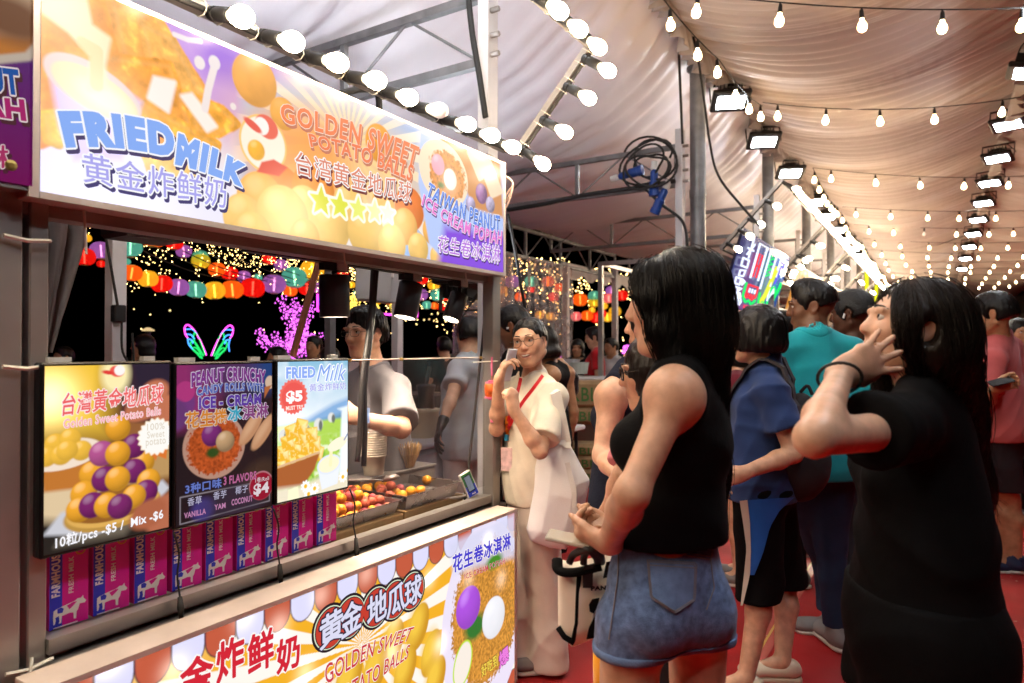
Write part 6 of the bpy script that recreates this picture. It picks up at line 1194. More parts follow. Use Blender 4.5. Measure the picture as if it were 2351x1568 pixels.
        for ax in range(3):
            b, c = (ax+1) % 3, (ax+2) % 3; e0 = dv[:, 0]; i1 = [0, 0, 0]; i1[ax] = 1; e1 = dv[:, i1[0]*4+i1[1]*2+i1[2]]; m = np.nonzero((e0 < 0) != (e1 < 0))[0]
            eb = np.zeros(3, np.int64); eb[b] = 1; ec = np.zeros(3, np.int64); ec[c] = 1
            q = [ck[m]]+[key(cells[m]-x) for x in (eb, eb+ec, ec)]; ix = [np.minimum(np.searchsorted(ck, z), len(ck)-1) for z in q]; ok = np.ones(len(m), bool)
            for z, i in zip(q, ix): ok &= ck[i] == z
            f = np.stack(ix, 1); fl = e0[m] < 0; f[~fl] = f[~fl][:, ::-1]; F.append(f[ok])
        return vert, np.concatenate(F)
    def build(s, name, m, parent, h, col=None, smooth=1):
        v, f = s.mesh(h)
        if smooth and len(f):      # one light relaxation
            for _ in range(smooth):
                a = np.zeros_like(v); n = np.zeros(len(v))
                for i in range(4):
                    j = (i+1) % 4; np.add.at(a, f[:, i], v[f[:, j]]); np.add.at(a, f[:, j], v[f[:, i]]); np.add.at(n, f[:, i], 1); np.add.at(n, f[:, j], 1)
                v = v*.55+a/np.maximum(n, 1)[:, None]*.45
        me = bpy.data.meshes.new(name); w = v-off(parent) if parent is not None else v
        me.vertices.add(len(w)); me.vertices.foreach_set('co', w.ravel()); me.loops.add(4*len(f)); me.loops.foreach_set('vertex_index', f.ravel().astype(np.int32))
        me.polygons.add(len(f)); me.polygons.foreach_set('loop_start', np.arange(0, 4*len(f), 4, dtype=np.int32)); me.polygons.foreach_set('use_smooth', np.ones(len(f), bool))
        me.update(calc_edges=True); me.validate()
        if col is not None:
            c = np.ones((len(v), 4)); c[:, :3] = col(v); a = me.color_attributes.new('Col', 'FLOAT_COLOR', 'POINT'); a.data.foreach_set('color', c.ravel().astype(np.float32))
        me.materials.append(m); o = bpy.data.objects.new(name, me); COL.objects.link(o)
        if parent is not None: o.parent = parent
        return o
def wrinkle(amp, f=(15, 15, 15), seed=0):
    g = np.random.default_rng(seed); D = g.normal(0, 1, (4, 3))*np.array(f)*1.5; ph = g.uniform(0, 6, 4); E_ = g.normal(0, 1, (3, 3))*6
    def w(P):
        a = np.sin(P@E_[0]+ph[0]); b = np.sin(P@E_[1]+ph[1]); c = .5+.5*np.sin(P@E_[2]+ph[2])
        r = lambda x: (1-np.abs(np.sin(x)))**2
        return amp*(.9-(1.5*r(P@D[0]*.5+1.4*a+ph[0])*c+1.3*r(P@D[1]*.5+1.6*b+ph[1])*(1-c)+.8*r(P@D[2]*.6+a-b+ph[2])*np.abs(b)))
    return w
def skinmat(name, c, rough=.42): return mat(name, c, rough, 0, .14, 240, .20, 26, spec=.42, sss=.12, attr='Col')
SK = {'fair': (.72, .43, .29), 'light': (.64, .365, .24), 'tan': (.46, .235, .125), 'brown': (.17, .075, .040), 'dark': (.10, .042, .024)}
SKM = {k: skinmat(k+'_skin', v) for k, v in SK.items()}
def hairmat(name, c, stretch=(260, 260, 8), rough=.34):
    return mat(name, c, rough, 0, .45, 1.0, .3, 60, bstretch=stretch, spec=.28)
def hairmat2(name, c, rough=.33):
    m = hairmat(name, c, rough=rough); return m
HM = {'black': hairmat2('black_hair', (.0065, .0052, .005)), 'brownblack': hairmat2('brown_black_hair', (.011, .0065, .005)), 'curly': mat('curly_black_hair', (.006, .005, .005), .55, 0, .9, 130)}
M['eyew'] = mat('eye_white', (.72, .68, .66), .15); M['iris'] = mat('dark_iris', (.02, .011, .007), .08); M['brow'] = mat('eyebrow_hair', (.018, .011, .008), .7); M['teeth'] = mat('teeth', (.78, .74, .66), .25)
def rot_frame(yaw, pitch=0, roll=0):
    """rows: right, forward, up of someone facing world angle yaw (degrees)"""
    y, p = R(yaw), R(pitch); f = V(math.cos(y)*math.cos(p), math.sin(y)*math.cos(p), math.sin(p)); r = V(math.sin(y), -math.cos(y), 0); u = np.cross(r, f)
    if roll: c, s = math.cos(R(roll)), math.sin(R(roll)); r, u = r*c+u*s, u*c-r*s
    return np.stack([r, f, u])
def hand(S_, w, d, n, side, sc=1., curl=(.35, .4, .45, .5), spread=.10, thumb=(.6, .5), fist=False):
    """w wrist, d along the hand, n the way the palm faces; side +1 right hand, -1 left"""
    d = nrm(d); n = nrm(np.asarray(n)-d*(np.asarray(n)@d)); t = nrm(np.cross(d, n))*side     # t: towards the thumb
    L = .082*sc; k0 = w+d*L
    S_.cone(w-d*.01, w+d*.03*sc, .025*sc, .030*sc, .02, (n, .62)); S_.cone(w+d*.03*sc, w+d*(L-.012), .031*sc, .036*sc, .016, (n, .38))
    S_.cone(k0-d*.012+t*.030*sc, k0-d*.016-t*.030*sc, .0115*sc, .0105*sc, .012)
    tips = []
    for i, (o, l) in enumerate(zip((.029, .0098, -.0098, -.028), (.083, .093, .086, .067))):
        b = k0+t*o*sc-d*(.004 if i in (1, 2) else .009)*sc; a = nrm(d+t*(1.5-i)*spread); ang = 0; p = b; c = curl[i]
        for j, (fr, rr) in enumerate(((.45, .0097), (.31, .0091), (.24, .0085))):
            ang += c*(1, 1.25, .8)[j]; q = p+(a*math.cos(ang)+n*math.sin(ang))*l*fr*sc; S_.cone(p, q, rr*sc*(1 if i < 3 else .88), (rr-.0009)*sc*(1 if i < 3 else .88), .004 if j else .005); p = q
        tips.append(p)
    b = w+d*.022*sc+t*.024*sc+n*.006*sc; td = nrm(d*.75+t*thumb[0]+n*.25); q = b+td*.040*sc; S_.cone(b, q, .0145*sc, .0115*sc, .014); q2 = q+nrm(d*.9+t*(thumb[0]-.35)+n*thumb[1])*.031*sc; S_.cone(q, q2, .0108*sc, .0095*sc, .005); q3 = q2+nrm(d*.95+n*thumb[1]-t*.1)*.024*sc; S_.cone(q2, q3, .0095*sc, .0078*sc, .004)
    return tips
def head(S_, c, A, s=1., male=True, mouth=False):
    """c head centre (between the ears), A frame rows right/forward/up"""
    q = lambda x, y, z: c+(x*A[0]+y*A[1]+z*A[2])*s; e = lambda p, r, k=.02, op='u', ax=A: S_.ell(q(*p), np.asarray(r)*s, ax, k, op)
    e((0, -.018, .032), (.074, .093, .086)); e((0, .028, .010), (.064, .062, .075), .03); e((0, .030, -.040), (.055, .055, .060), .03); e((0, .040, -.066), (.043 if male else .038, .043, .040), .025)
    e((0, .072, -.096), (.018, .014, .013), .022)
    for sx in (-1, 1):
        e((sx*.036, .060, -.018), (.024, .024, .022), .022); S_.cone(q(sx*.060, -.012, -.05), q(sx*.022, .055, -.096), .018*s, .014*s, .03)
        e((sx*.031, .098, .020), (.019, .016, .011), .014, 's'); e((sx*.031, .0835, .024), (.019, .008, .007), .008)
        e((sx*.031, .089, .034), (.024, .010, .005), .012)
        e((sx*.010, .096, -.024), (.0085, .010, .0075), .006)
        ax = rot_frame_from(A, sx*20); e((sx*.075, -.012, .002), (.008, .019, .030), .008, 'u', ax); e((sx*.082, -.008, .004), (.006, .011, .019), .004, 's', ax); e((sx*.074, -.004, -.024), (.007, .010, .010), .006)
    S_.cone(q(0, .086, .022), q(0, .103, -.016), .0085*s, .0110*s, .012); e((0, .103, -.020), (.011, .011, .0095), .006)
    if mouth:
        for sx in (-1, 1):
            c_, s_ = math.cos(R(17)), sx*math.sin(R(17)); AX = np.stack([A[0]*c_+A[2]*s_, A[1], A[2]*c_-A[0]*s_]); e((sx*.0105, .092, -.0580), (.0155, .020, .0070), .003, 's', AX); e((sx*.011, .0880, -.0485), (.0150, .009, .0050), .005, 'u', AX); e((sx*.0095, .0850, -.0682), (.0150, .010, .0056), .006, 'u', AX)
            e((sx*.034, .072, -.036), (.015, .014, .016), .014)
    else:
        e((0, .0885, -.0535), (.021, .009, .0055), .006); e((0, .0865, -.0635), (.018, .009, .0060), .006); S_.ell(q(0, .099, -.0585), V(.021, .006, .0012)*s, A, .003, 's')
    return q
def rot_frame_from(A, deg):
    c, s = math.cos(R(deg)), math.sin(R(deg)); return np.stack([A[0]*c+A[1]*s, A[1]*c-A[0]*s, A[2]])
def person(label, group, J, skin='light', male=True, build=1., h=.008, fat=1., cat='person', mouth=False, hands=('', ''), handspec={}, legs=True, headscale=1., name='person'):
    """J: joints in world space (see stand); returns a dict with the thing, frames and joints for clothing"""
    base = np.array([J['pel'][0], J['pel'][1], 0]); t = thing(name, label, cat, base, group); s = Sdf(); A = J['A']; H = J['H']; k = J['k']*build; r_, f_, u_ = A; PA = J.get('PA', A)
    fl = (f_, .72); body = {}
    def torso(S, e=0., arms=0, sleeveless=False):
        S.ell(J['pel'], V(.158*fat+e, .112*fat+e, .12+e)*k, PA, .05)
        S.cone(J['pel']+u_*.02, J['waist'], .150*k*fat+e, (.138 if male else .122)*k*fat+e, .05, (PA[1], .74)); S.cone(J['waist'], J['chest'], (.138 if male else .122)*k*fat+e, (.158 if male else .140)*k*(fat*.5+.5)+e, .05, (f_, .72))
        S.cone(J['chest'], J['neck']-u_*.055*k, (.158 if male else .140)*k*(fat*.5+.5)+e, .088*k+e, .05, (f_, .68))
        S.cone(J['lsh']-u_*.005, J['rsh']-u_*.005, .052*k+e, .052*k+e, .05)
        for sd in ('l', 'r'): S.cone(J['neck']+u_*.03*k, J[sd+'sh']+u_*.012, .036*k+e, .036*k+e, .05)
        if not male:
            for sx in (-1, 1): S.ell(J['chest']+f_*.078*k+r_*sx*.066*k-u_*.01, V(.054, .054, .056)*k+e, A, .035)
        for sx in (-1, 1): S.ell(J['pel']-PA[1]*.042*k+PA[0]*sx*.068*k-u_*.05, V(.084, .080, .088)*k*fat+e, PA, .04)
    torso(s)
    for sd in ('l', 'r'):
        s.ell(J[sd+'sh'], .054*k, None, .03); ak = J.get('arm', 1. if male else .90); s.cone(J[sd+'sh'], J[sd+'el'], .049*k*ak*(fat*.6+.4), .037*k*ak*(fat*.5+.5), .03); el, wr = J[sd+'el'], J[sd+'wr']; m = el+(wr-el)*.3
        s.cone(el, m, .037*k*ak, .039*k*ak, .02); s.cone(m, wr, .039*k*ak*(fat*.4+.6), .0255*k*(ak*.5+.5), .02)
        hs = handspec.get(sd, {}); s_ = 1 if sd == 'r' else -1
        hand(s, wr, hs.get('d', nrm(wr-el)), hs.get('n', -r_*s_), s_, hs.get('sc', (1. if male else .93)*J['k']), hs.get('curl', (.3, .35, .4, .45)), hs.get('spread', .06), hs.get('thumb', (.55, .4)))
        if legs:
            hp, kn, an = J[sd+'hip'], J[sd+'kn'], J[sd+'an']; s.cone(hp, kn, .088*k*fat, .054*k, .05); c2 = kn+(an-kn)*.32-f_*.012; s.cone(kn, c2, .050*k, .052*k, .03); s.cone(c2, an, .052*k, .034*k, .03); s.cone(an, an+J[sd+'toe']*.14-u_*.05, .036*k, .028*k, .02)
    s.cone(J['neck']-u_*.03*k, J['head']-J['HA'][2]*.05-J['HA'][1]*.015, (.058 if male else .049)*k*(fat*.3+.7), (.054 if male else .046)*k, .03)
    hk = J['k']*headscale; q = head(s, J['head'], J['HA'], hk, male, mouth)
    c0 = np.array(SK[skin]); HA = J['HA']
    def col(v):
        x = (v-J['head'])@HA.T/hk; C = np.tile(c0, (len(v), 1)); lip = np.exp(-(((x[:, 0]/.022)**4)+((x[:, 2]+.0585)/.0105)**4+((x[:, 1]-.088)/.022)**4)); lc = np.array([.42, .13, .11]) if skin in ('fair', 'light') else c0*np.array([1.1, .75, .8])
        C = C*(1-lip[:, None]*.8)+lc*lip[:, None]*.8
        ck = np.exp(-(((np.abs(x[:, 0])-.038)/.024)**2+((x[:, 2]+.015)/.022)**2+((x[:, 1]-.07)/.03)**2)); nz = np.exp(-((x[:, 0]/.016)**2+((x[:, 2]+.018)/.014)**2+((x[:, 1]-.105)/.02)**2)); er = np.exp(-(((np.abs(x[:, 0])-.078)/.014)**2+(x[:, 2]/.03)**2+((x[:, 1]+.01)/.02)**2))
        g = np.clip(ck*.6+nz*.5+er*.6, 0, 1)[:, None]; C = C*(1-g)+C*np.array([1.08, .80, .76])*g
        if mouth: im = np.exp(-((x[:, 0]/.020)**4+((x[:, 2]+.0585)/.0065)**4+((x[:, 1]-.082)/.012)**4))[:, None]; C = C*(1-im*.85)+np.array([.08, .02, .02])*im*.85
        return np.clip(C, 0, 1)
    body = s.build('body', SKM[skin], t, h, col)
    for sx in (-1, 1):
        if h < .011:
            ec = q(sx*.031, .0765, .0165); MB().lathe([(.0125*math.sin(a), -.0125*math.cos(a)) for a in np.linspace(.05, 3.09, 9)], 14, ec, HA[1]).build('eye', M['eyew'], t, smooth=True)
            MB().lathe([(.0062, .0108), (.0052, .0119), (.001, .0127)], 12, ec, nrm(HA[1]+HA[0]*J.get('gaze', 0))).build('iris', M['iris'], t, smooth=True)
            MB().tube([q(sx*.0145, .0885, .0195), q(sx*.024, .0905, .0245), q(sx*.034, .0885, .0252), q(sx*.045, .079, .0195)], [.0012, .0017, .0017, .0011], 5).build('eyelash', M['brow'], t)
        MB().tube([q(sx*.013, .0965, .0385), q(sx*.026, .096, .0415), q(sx*.040, .087, .0405), q(sx*.049, .076, .0345)], [.0028, .0036, .003, .0012], 6, flat=.6).build('eyebrow', M['brow'], t)
    if mouth: MB().tube(spline([q(-.0205, .0825, -.0500), q(-.010, .0910, -.0545), q(0, .0930, -.0560), q(.010, .0910, -.0545), q(.0205, .0825, -.0500)], 14), .0038, 6).build('teeth', M['teeth'], t, smooth=True)
    return dict(t=t, J=J, torso=torso, q=q, hk=hk, k=k, male=male, fat=fat, h=h, A=A, hs=handspec, s=s)
def stand(x, y, yaw, H, head_yaw=None, head_pitch=0, head_roll=0, lean=0., male=True, stance=.09, **ov):
    k = H/1.70; A = rot_frame(yaw); r, f, u = A; b = V(x, y, 0); L = lambda a, c, z: b+r*a*k+f*(c+lean*max(0, z-.9))*k+u*z*k
    sh = .175 if male else .155
    J = dict(k=k, H=H, A=A, HA=rot_frame(yaw if head_yaw is None else head_yaw, head_pitch, head_roll), pel=L(0, 0, .94), waist=L(0, .01, 1.07), chest=L(0, .012, 1.25), neck=L(0, -.015, 1.44), lsh=L(-sh, -.01, 1.385), rsh=L(sh, -.01, 1.385), lel=L(-sh-.05, -.03, 1.11), rel=L(sh+.05, -.03, 1.11), lwr=L(-sh-.06, .05, .87), rwr=L(sh+.06, .05, .87),
             lhip=L(-.085, 0, .88), rhip=L(.085, 0, .88), lkn=L(-stance, .02, .48), rkn=L(stance, .02, .48), lan=L(-stance-.005, -.02, .085), ran=L(stance+.005, -.02, .085), ltoe=f, rtoe=f)
    J['head'] = L(0, .01, 1.59)+J['HA'][1]*.012
    for n, v in ov.items(): J[n] = np.asarray(v, float) if n not in ('gaze', 'arm') else v
    return J
def shift(J, d, keep=()):
    for n in J:
        if n in ('k', 'H', 'A', 'HA', 'gaze', 'ltoe', 'rtoe', 'arm', 'PA') or n in keep: continue
        J[n] = J[n]+np.asarray(d, float)
    return J
# ---- clothes
def shirt(P, m, hem=.80, sleeve=.62, e=.010, neck=.075, wr=.0045, seed=1, name='shirt', nodrop=.0, loose=0.):
    J, k, A = P['J'], P['k'], P['A']; r, f, u = A; s = Sdf(); P['torso'](s, e)
    PA = J.get('PA', A); s.cone(J['waist'], J['pel']-u*.08, (.152+loose)*k*P['fat']+e, (.165+loose)*k*P['fat']+e, .05, (PA[1], .74))
    for sd in ('l', 'r'):
        a, b = J[sd+'sh'], J[sd+'el']
        if sleeve: s.cone(a, a+(b-a)*sleeve, (.058+e*.6)*k, (.056+e+loose*.6)*k*(P['fat']*.4+.6), .028, cap=True)
    s.disp(wrinkle(wr, seed=seed))
    if not sleeve:
        for sd, sx in (('l', -1), ('r', 1)): s.ell(J[sd+'sh']+r*sx*.040*k+u*.0, V(.062, .14, .105)*k, A, .012, 's')
    s.ell(J['neck']+u*.035*k+f*.012*k, V(neck, neck*.92, .062)*k, A, .012, 's')
    s.plane(V(0, 0, hem*J['k']), (0, 0, -1)); P['ss'] = s; o = s.build(name, m, P['t'], P['h']*1.3, smooth=2)
    if sleeve and P['h'] < .0085:       # ribbed collar round the neck hole
        nc = J['neck']+u*.035*k+f*.012*k; nr = V(neck, neck*.92, .062)*k; c = Sdf(); c.p = [p for p in s.p if p[4] in 'ud']; g = Sdf(); g.ell(nc, nr+.014, A); h_ = Sdf(); h_.ell(nc, nr-.001, A)
        c.disp(lambda P_: np.full(len(P_), -.0022)); fo, fi = g.p[0][0], h_.p[0][0]; c._a(lambda P_: np.maximum(fo(P_), -fi(P_)), [-1e9]*3, [1e9]*3, 0, 'i'); c.plane(J['neck']-u*.12, -u); c.build('collar', m, o, .006, smooth=1)
    return o
def pants(P, m, top=1.02, leg=.08, e=.012, flare=0., wr=.006, seed=2, name='trousers', kl=.035, res=1.35, cuff=None):
    J, k, A = P['J'], P['k'], P['J'].get('PA', P['A']); r, f, u = A; s = Sdf(); ft = P['fat']
    s.ell(J['pel'], V(.158*ft+e, .112*ft+e, .12+e)*k, A, .05); s.cone(J['pel'], J['waist'], .150*k*ft+e, (.138 if P['male'] else .124)*k*ft+e, .04, (f, .74))
    for sx in (-1, 1): s.ell(J['pel']-f*.042*k+r*sx*.068*k-u*.05, (V(.084, .080, .088)*ft+e)*k, A, .04)
    zl = leg*J['k']
    for sd in ('l', 'r'):
        hp, kn, an = J[sd+'hip'], J[sd+'kn'], J[sd+'an']; s.cone(hp, kn, (.092*ft+e)*k, (.062+e+flare*.5)*k, kl); s.cone(kn, an-u*.04, (.060+e+flare*.5)*k, (.045+e+flare)*k, .03)
    s.disp(wrinkle(wr, (11, 11, 12), seed)); s.plane(V(0, 0, top*J['k']), (0, 0, 1)); s.plane(V(0, 0, zl), (0, 0, -1)); P['ps'] = s; o = s.build(name, m, P['t'], P['h']*res)
    if cuff is not None:
        for nm, z0, z1 in (('hem_cuff', zl-.001, zl+.020), ('waistband', top*J['k']-.036, top*J['k']+.002)):
            c = Sdf(); c.p = [p for p in s.p if p[4] != 'i']; c.disp(lambda P_: np.full(len(P_), -.0035)); c.plane(V(0, 0, z1), (0, 0, 1)); c.plane(V(0, 0, z0), (0, 0, -1)); c.build(nm, cuff, o, P['h']*1.1, smooth=0)
    return o
def shoes(P, up, sole, sds=('l', 'r'), slip=False):
    J, k = P['J'], P['k']
    for sd in sds:
        an = J[sd+'an']; fw = nrm(V(J[sd+'toe'][0], J[sd+'toe'][1], 0)); rt = V(fw[1], -fw[0], 0); B = np.stack([rt, fw, V(0, 0, 1)]); g = V(an[0], an[1], an[2]-.085*k)
        s = Sdf(); s.ell(g+fw*.055+V(0, 0, .045), V(.043, .135, .036)*k, B, .02); s.ell(g-fw*.03+V(0, 0, .06), V(.038, .05, .045)*k, B, .03); s.ell(g+fw*.13+V(0, 0, .04), V(.046, .06, .032)*k, B, .03)
        if not slip: s.cone(g-fw*.005+V(0, 0, .06), g-fw*.01+V(0, 0, .105), .045*k, .042*k, .02)
        s.ell(g+V(0, 0, .13), V(.036, .042, .05)*k, B, .006, 's'); s.plane(g+V(0, 0, .022), (0, 0, -1)); sh = s.build('shoe', up, P['t'], .010)
        s = Sdf(); s.cone(g+fw*.13+V(0, 0, .014), g-fw*.045+V(0, 0, .014), .050*k, .042*k, .01); s.plane(g+V(0, 0, .026), (0, 0, 1)); s.plane(g+V(0, 0, .002), (0, 0, -1)); s.build('sole', sole, sh, .010)
# ---- hair
def groove(c, HA, n=46, amp=.0016, seed=0):
    g = np.random.default_rng(seed); ph = g.uniform(0, 6, 3)
    def f(P):
        x = (P-c)@HA.T; a = np.arctan2(x[:, 0], x[:, 1]); rr = np.hypot(x[:, 0], x[:, 1])+.02; return amp*np.clip(rr/.08, 0, 1)*(np.sin(a*n+ph[0]+x[:, 2]*1.5)+.7*np.sin(a*n*1.9+ph[1]-x[:, 2]*2)+.6*np.sin(a*n*.43+ph[2]))
    return f
def cap_hair(S_, P, th=.012, front=.060, low=-.02, side=True):
    J, HA, hk = P['J'], P['J']['HA'], P['hk']; q = P['q']; S_.ell(q(0, -.020, .036), (V(.076, .094, .088)+th)*hk, HA, .02)
    return q
def hair(P, style, m, seed=0, h=None, **kw):
    J, hk, q = P['J'], P['hk'], P['q']; HA = J['HA']; s = Sdf(); th = kw.get('th', .012); ax = HA; U3 = V(0, 0, 1)
    E = lambda p, r, k=.02, op='u': s.ell(q(*p), np.asarray(r, float)*hk, HA, k, op)
    cap_hair(s, P, th)
    if style in ('short', 'fade', 'curly'):
        E((0, -.045, -.005), (.070+th, .068+th, .062+th), .02)
        if style != 'fade':
            for sx in (-1, 1): E((sx*.066, .006, .02), (.014+th*.5, .03, .045), .015)
        E((0, .02, .105), (.055, .065, .022+kw.get('top', .0)), .03)
        E((0, .105, -.015), (.085, .068, .075+kw.get('brow', 0)), .012, 's')     # face opening
        for sx in (-1, 1): E((sx*.085, -.008, -.01), (.022, .026, .042), .008, 's')
        s.plane(q(0, 0, kw.get('low', -.062)), -HA[2]-HA[1]*.25)
        if style == 'curly': s.disp(wrinkle(.006, (260, 260, 260), seed))
        elif kw.get('spiky'): s.disp(wrinkle(.005, (150, 150, 60), seed))
    if style == 'bowl':
        E((0, -.015, .0), (.083+th, .095+th, .095), .02); lowz = kw.get('low', -.045); E((0, -.03, lowz+.03), (.082+th, .085+th, .06), .03)
        E((0, .125, -.055+kw.get('fringe', 0)), (.075, .075, .085), .010, 's'); s.plane(q(0, -.02, lowz), -HA[2]+HA[1]*kw.get('tilt', .15))
    if style == 'tied':
        E((0, -.05, .01), (.066+th, .07+th, .07), .02); E((0, .103, -.012), (.074, .064, .098), .012, 's')
        for sx in (-1, 1): E((sx*.084, .012, -.02), (.02, .034, .055), .008, 's')
        s.plane(q(0, 0, -.07), -HA[2]-HA[1]*.3)
        tw = [q(.03, -.10, .03), q(.055, -.085, -.04), q(.075, -.055, -.11), q(.075, -.02, -.18)]
        for a, b, r1, r2 in zip(tw[:-1], tw[1:], (.034, .026, .02), (.026, .02, .01)): s.cone(a, b, r1*hk, r2*hk, .02)
    if style == 'long':
        for p in kw['sheets']: s.cone(p[0], p[1], p[2], p[3], kw.get('k', .05), p[4] if len(p) > 4 else None)
        fo = kw.get('face', (.105, -.03)); E((0, fo[0], fo[1]), kw.get('fr', (.078, .065, .105)), .012, 's')
        for c in kw.get('cuts', ()): s.ell(c[0], c[1], HA, .012, 's')
    s.disp(groove(q(0, -.02, .03), HA, kw.get('n', 50), kw.get('amp', .0016), seed))
    P['hs_'] = s; return s.build('hair', m, P['t'], h or min(P['h'], .007))
def strands(P, m, roots, name='loose_hair'):
    mb = MB()
    for pts, r in roots: mb.tube(spline(pts, 18), np.linspace(r, r*.35, 18), 4)
    o = mb.build(name, m, P['t']); o['kind'] = 'stuff'; return o
def glasses(P, m, rx=.024, rz=.020, round_=True, r=.0014, lens=True):
    q = P['q']; g = None
    for sx in (-1, 1):
        n = 28; a = np.linspace(0, 2*np.pi, n+1)[:-1]; ex = 1 if round_ else .55
        X = np.sign(np.cos(a))*np.abs(np.cos(a))**ex*rx; Z = np.sign(np.sin(a))*np.abs(np.sin(a))**ex*rz; pts = [q(sx*.032+x, .104-.22*abs(sx*.032+x-sx*.0)**1*.25, .010+z) for x, z in zip(X, Z)]
        o = MB().tube(pts, r*P['hk'], 6, closed=True)
        if g is None:
            for s2 in (-1, 1): o.tube([q(s2*(.032+rx), .099, .014), q(s2*.073, .08, .017), q(s2*.080, -.01, .016)], r*1.0, 6)
            o.tube(spline([q(-.0085, .104, .012), q(0, .1085, .016), q(.0085, .104, .012)], 8), r, 6); g = o.build('glasses', m, P['t'])
        else: o.build('rim', m, g)
        if lens: MB().add(pts, [list(range(n))]).build('lens', M['lens'], g)
    return g
M['lens'] = clear('spectacle_lens', .02, (.97, .97, .96), .015); M['gold_wire'] = mat('thin_dark_gold_wire', (.09, .06, .035), .3, .9); M['blackframe'] = mat('black_acetate', (.006, .006, .007), .15)
class Poly2:
    """an inflated, cloth-like slab with a drawn outline in the plane (c; a, b), thickness along n"""
    def __init__(s, c, a, b, pts): s.c = np.asarray(c, float); s.a = nrm(a); s.b = nrm(b); s.n = nrm(np.cross(s.a, s.b)); s.pts = np.asarray(pts, float)
    def f(s, th, pw=.5, rr=.06, th0=.006):
        def g(P):
            v = P-s.c; x = v@s.a; y = v@s.b; z = v@s.n; d = np.full(len(P), 1e9); sg = np.ones(len(P))
            for i in range(len(s.pts)):
                A, B = s.pts[i], s.pts[i-1]; e = B-A; wx = x-A[0]; wy = y-A[1]; t = np.clip((wx*e[0]+wy*e[1])/(e@e+1e-12), 0, 1); d = np.minimum(d, (wx-e[0]*t)**2+(wy-e[1]*t)**2)
                c1 = y >= A[1]; c2 = y < B[1]; c3 = e[0]*wy > e[1]*wx; sg = np.where((c1 & c2 & c3) | (~c1 & ~c2 & ~c3), -sg, sg)
            d = sg*np.sqrt(d); T = th0+th*np.clip(-d/rr, 0, 1)**pw; return np.maximum(d, np.abs(z)-T)*.8
        return g
    def add(s, S_, th, pw=.5, rr=.06, th0=.006, k=.01):
        W3 = np.array([s.c+s.a*p[0]+s.b*p[1] for p in s.pts]); S_.fn(s.f(th, pw, rr, th0), W3.min(0)-th-th0, W3.max(0)+th+th0, k); return S_

def hit(S_, x, y, t0, off_=.004):
    return drape(S_, np.array([at(x, y, t0)]), nrm(ray(x, y)), off_, 0.)[0]
def drape(S_, pts, d, off_=.003, far=.25):
    """slides points along d until they rest on the surface of a body of cloth"""
    p = np.asarray(pts, float).copy(); d = np.asarray(d, float); d = d/np.linalg.norm(d, axis=-1, keepdims=True) if d.ndim > 1 else nrm(d); p = p-d*far
    for _ in range(40): q = S_.ev(p, .4); p = p+d*np.clip(q-off_, -.02, .05)[:, None]
    return p
def ribbon(mb, pts, w, nrm_, th=.002):
    pts = np.asarray(pts, float); T = np.gradient(pts, axis=0); T /= np.linalg.norm(T, axis=1)[:, None]+1e-9; n_ = np.broadcast_to(nrm_, pts.shape); sd_ = np.cross(T, n_); sd_ /= np.linalg.norm(sd_, axis=1)[:, None]+1e-9; nn = np.cross(sd_, T)
    P = np.stack([pts-sd_*w/2, pts-sd_*w/2+nn*th, pts+sd_*w/2+nn*th, pts+sd_*w/2, pts-sd_*w/2], 1); return mb.grid(P)
def glove(P, sd, m, sc=1.12):
    J = P['J']; s = Sdf(); wr, el = J[sd+'wr'], J[sd+'el']; hs = P['hs'].get(sd, {}); s_ = 1 if sd == 'r' else -1; d = hs.get('d', nrm(wr-el))
    s.cone(wr+(el-wr)*.16, wr, .036*P['k'], .030*P['k'], .02); hand(s, wr, d, hs.get('n', -J['A'][0]*s_), s_, sc*J['k'], hs.get('curl', (.3, .35, .4, .45)), hs.get('spread', .06)); s.build('glove', m, P['t'], .006)

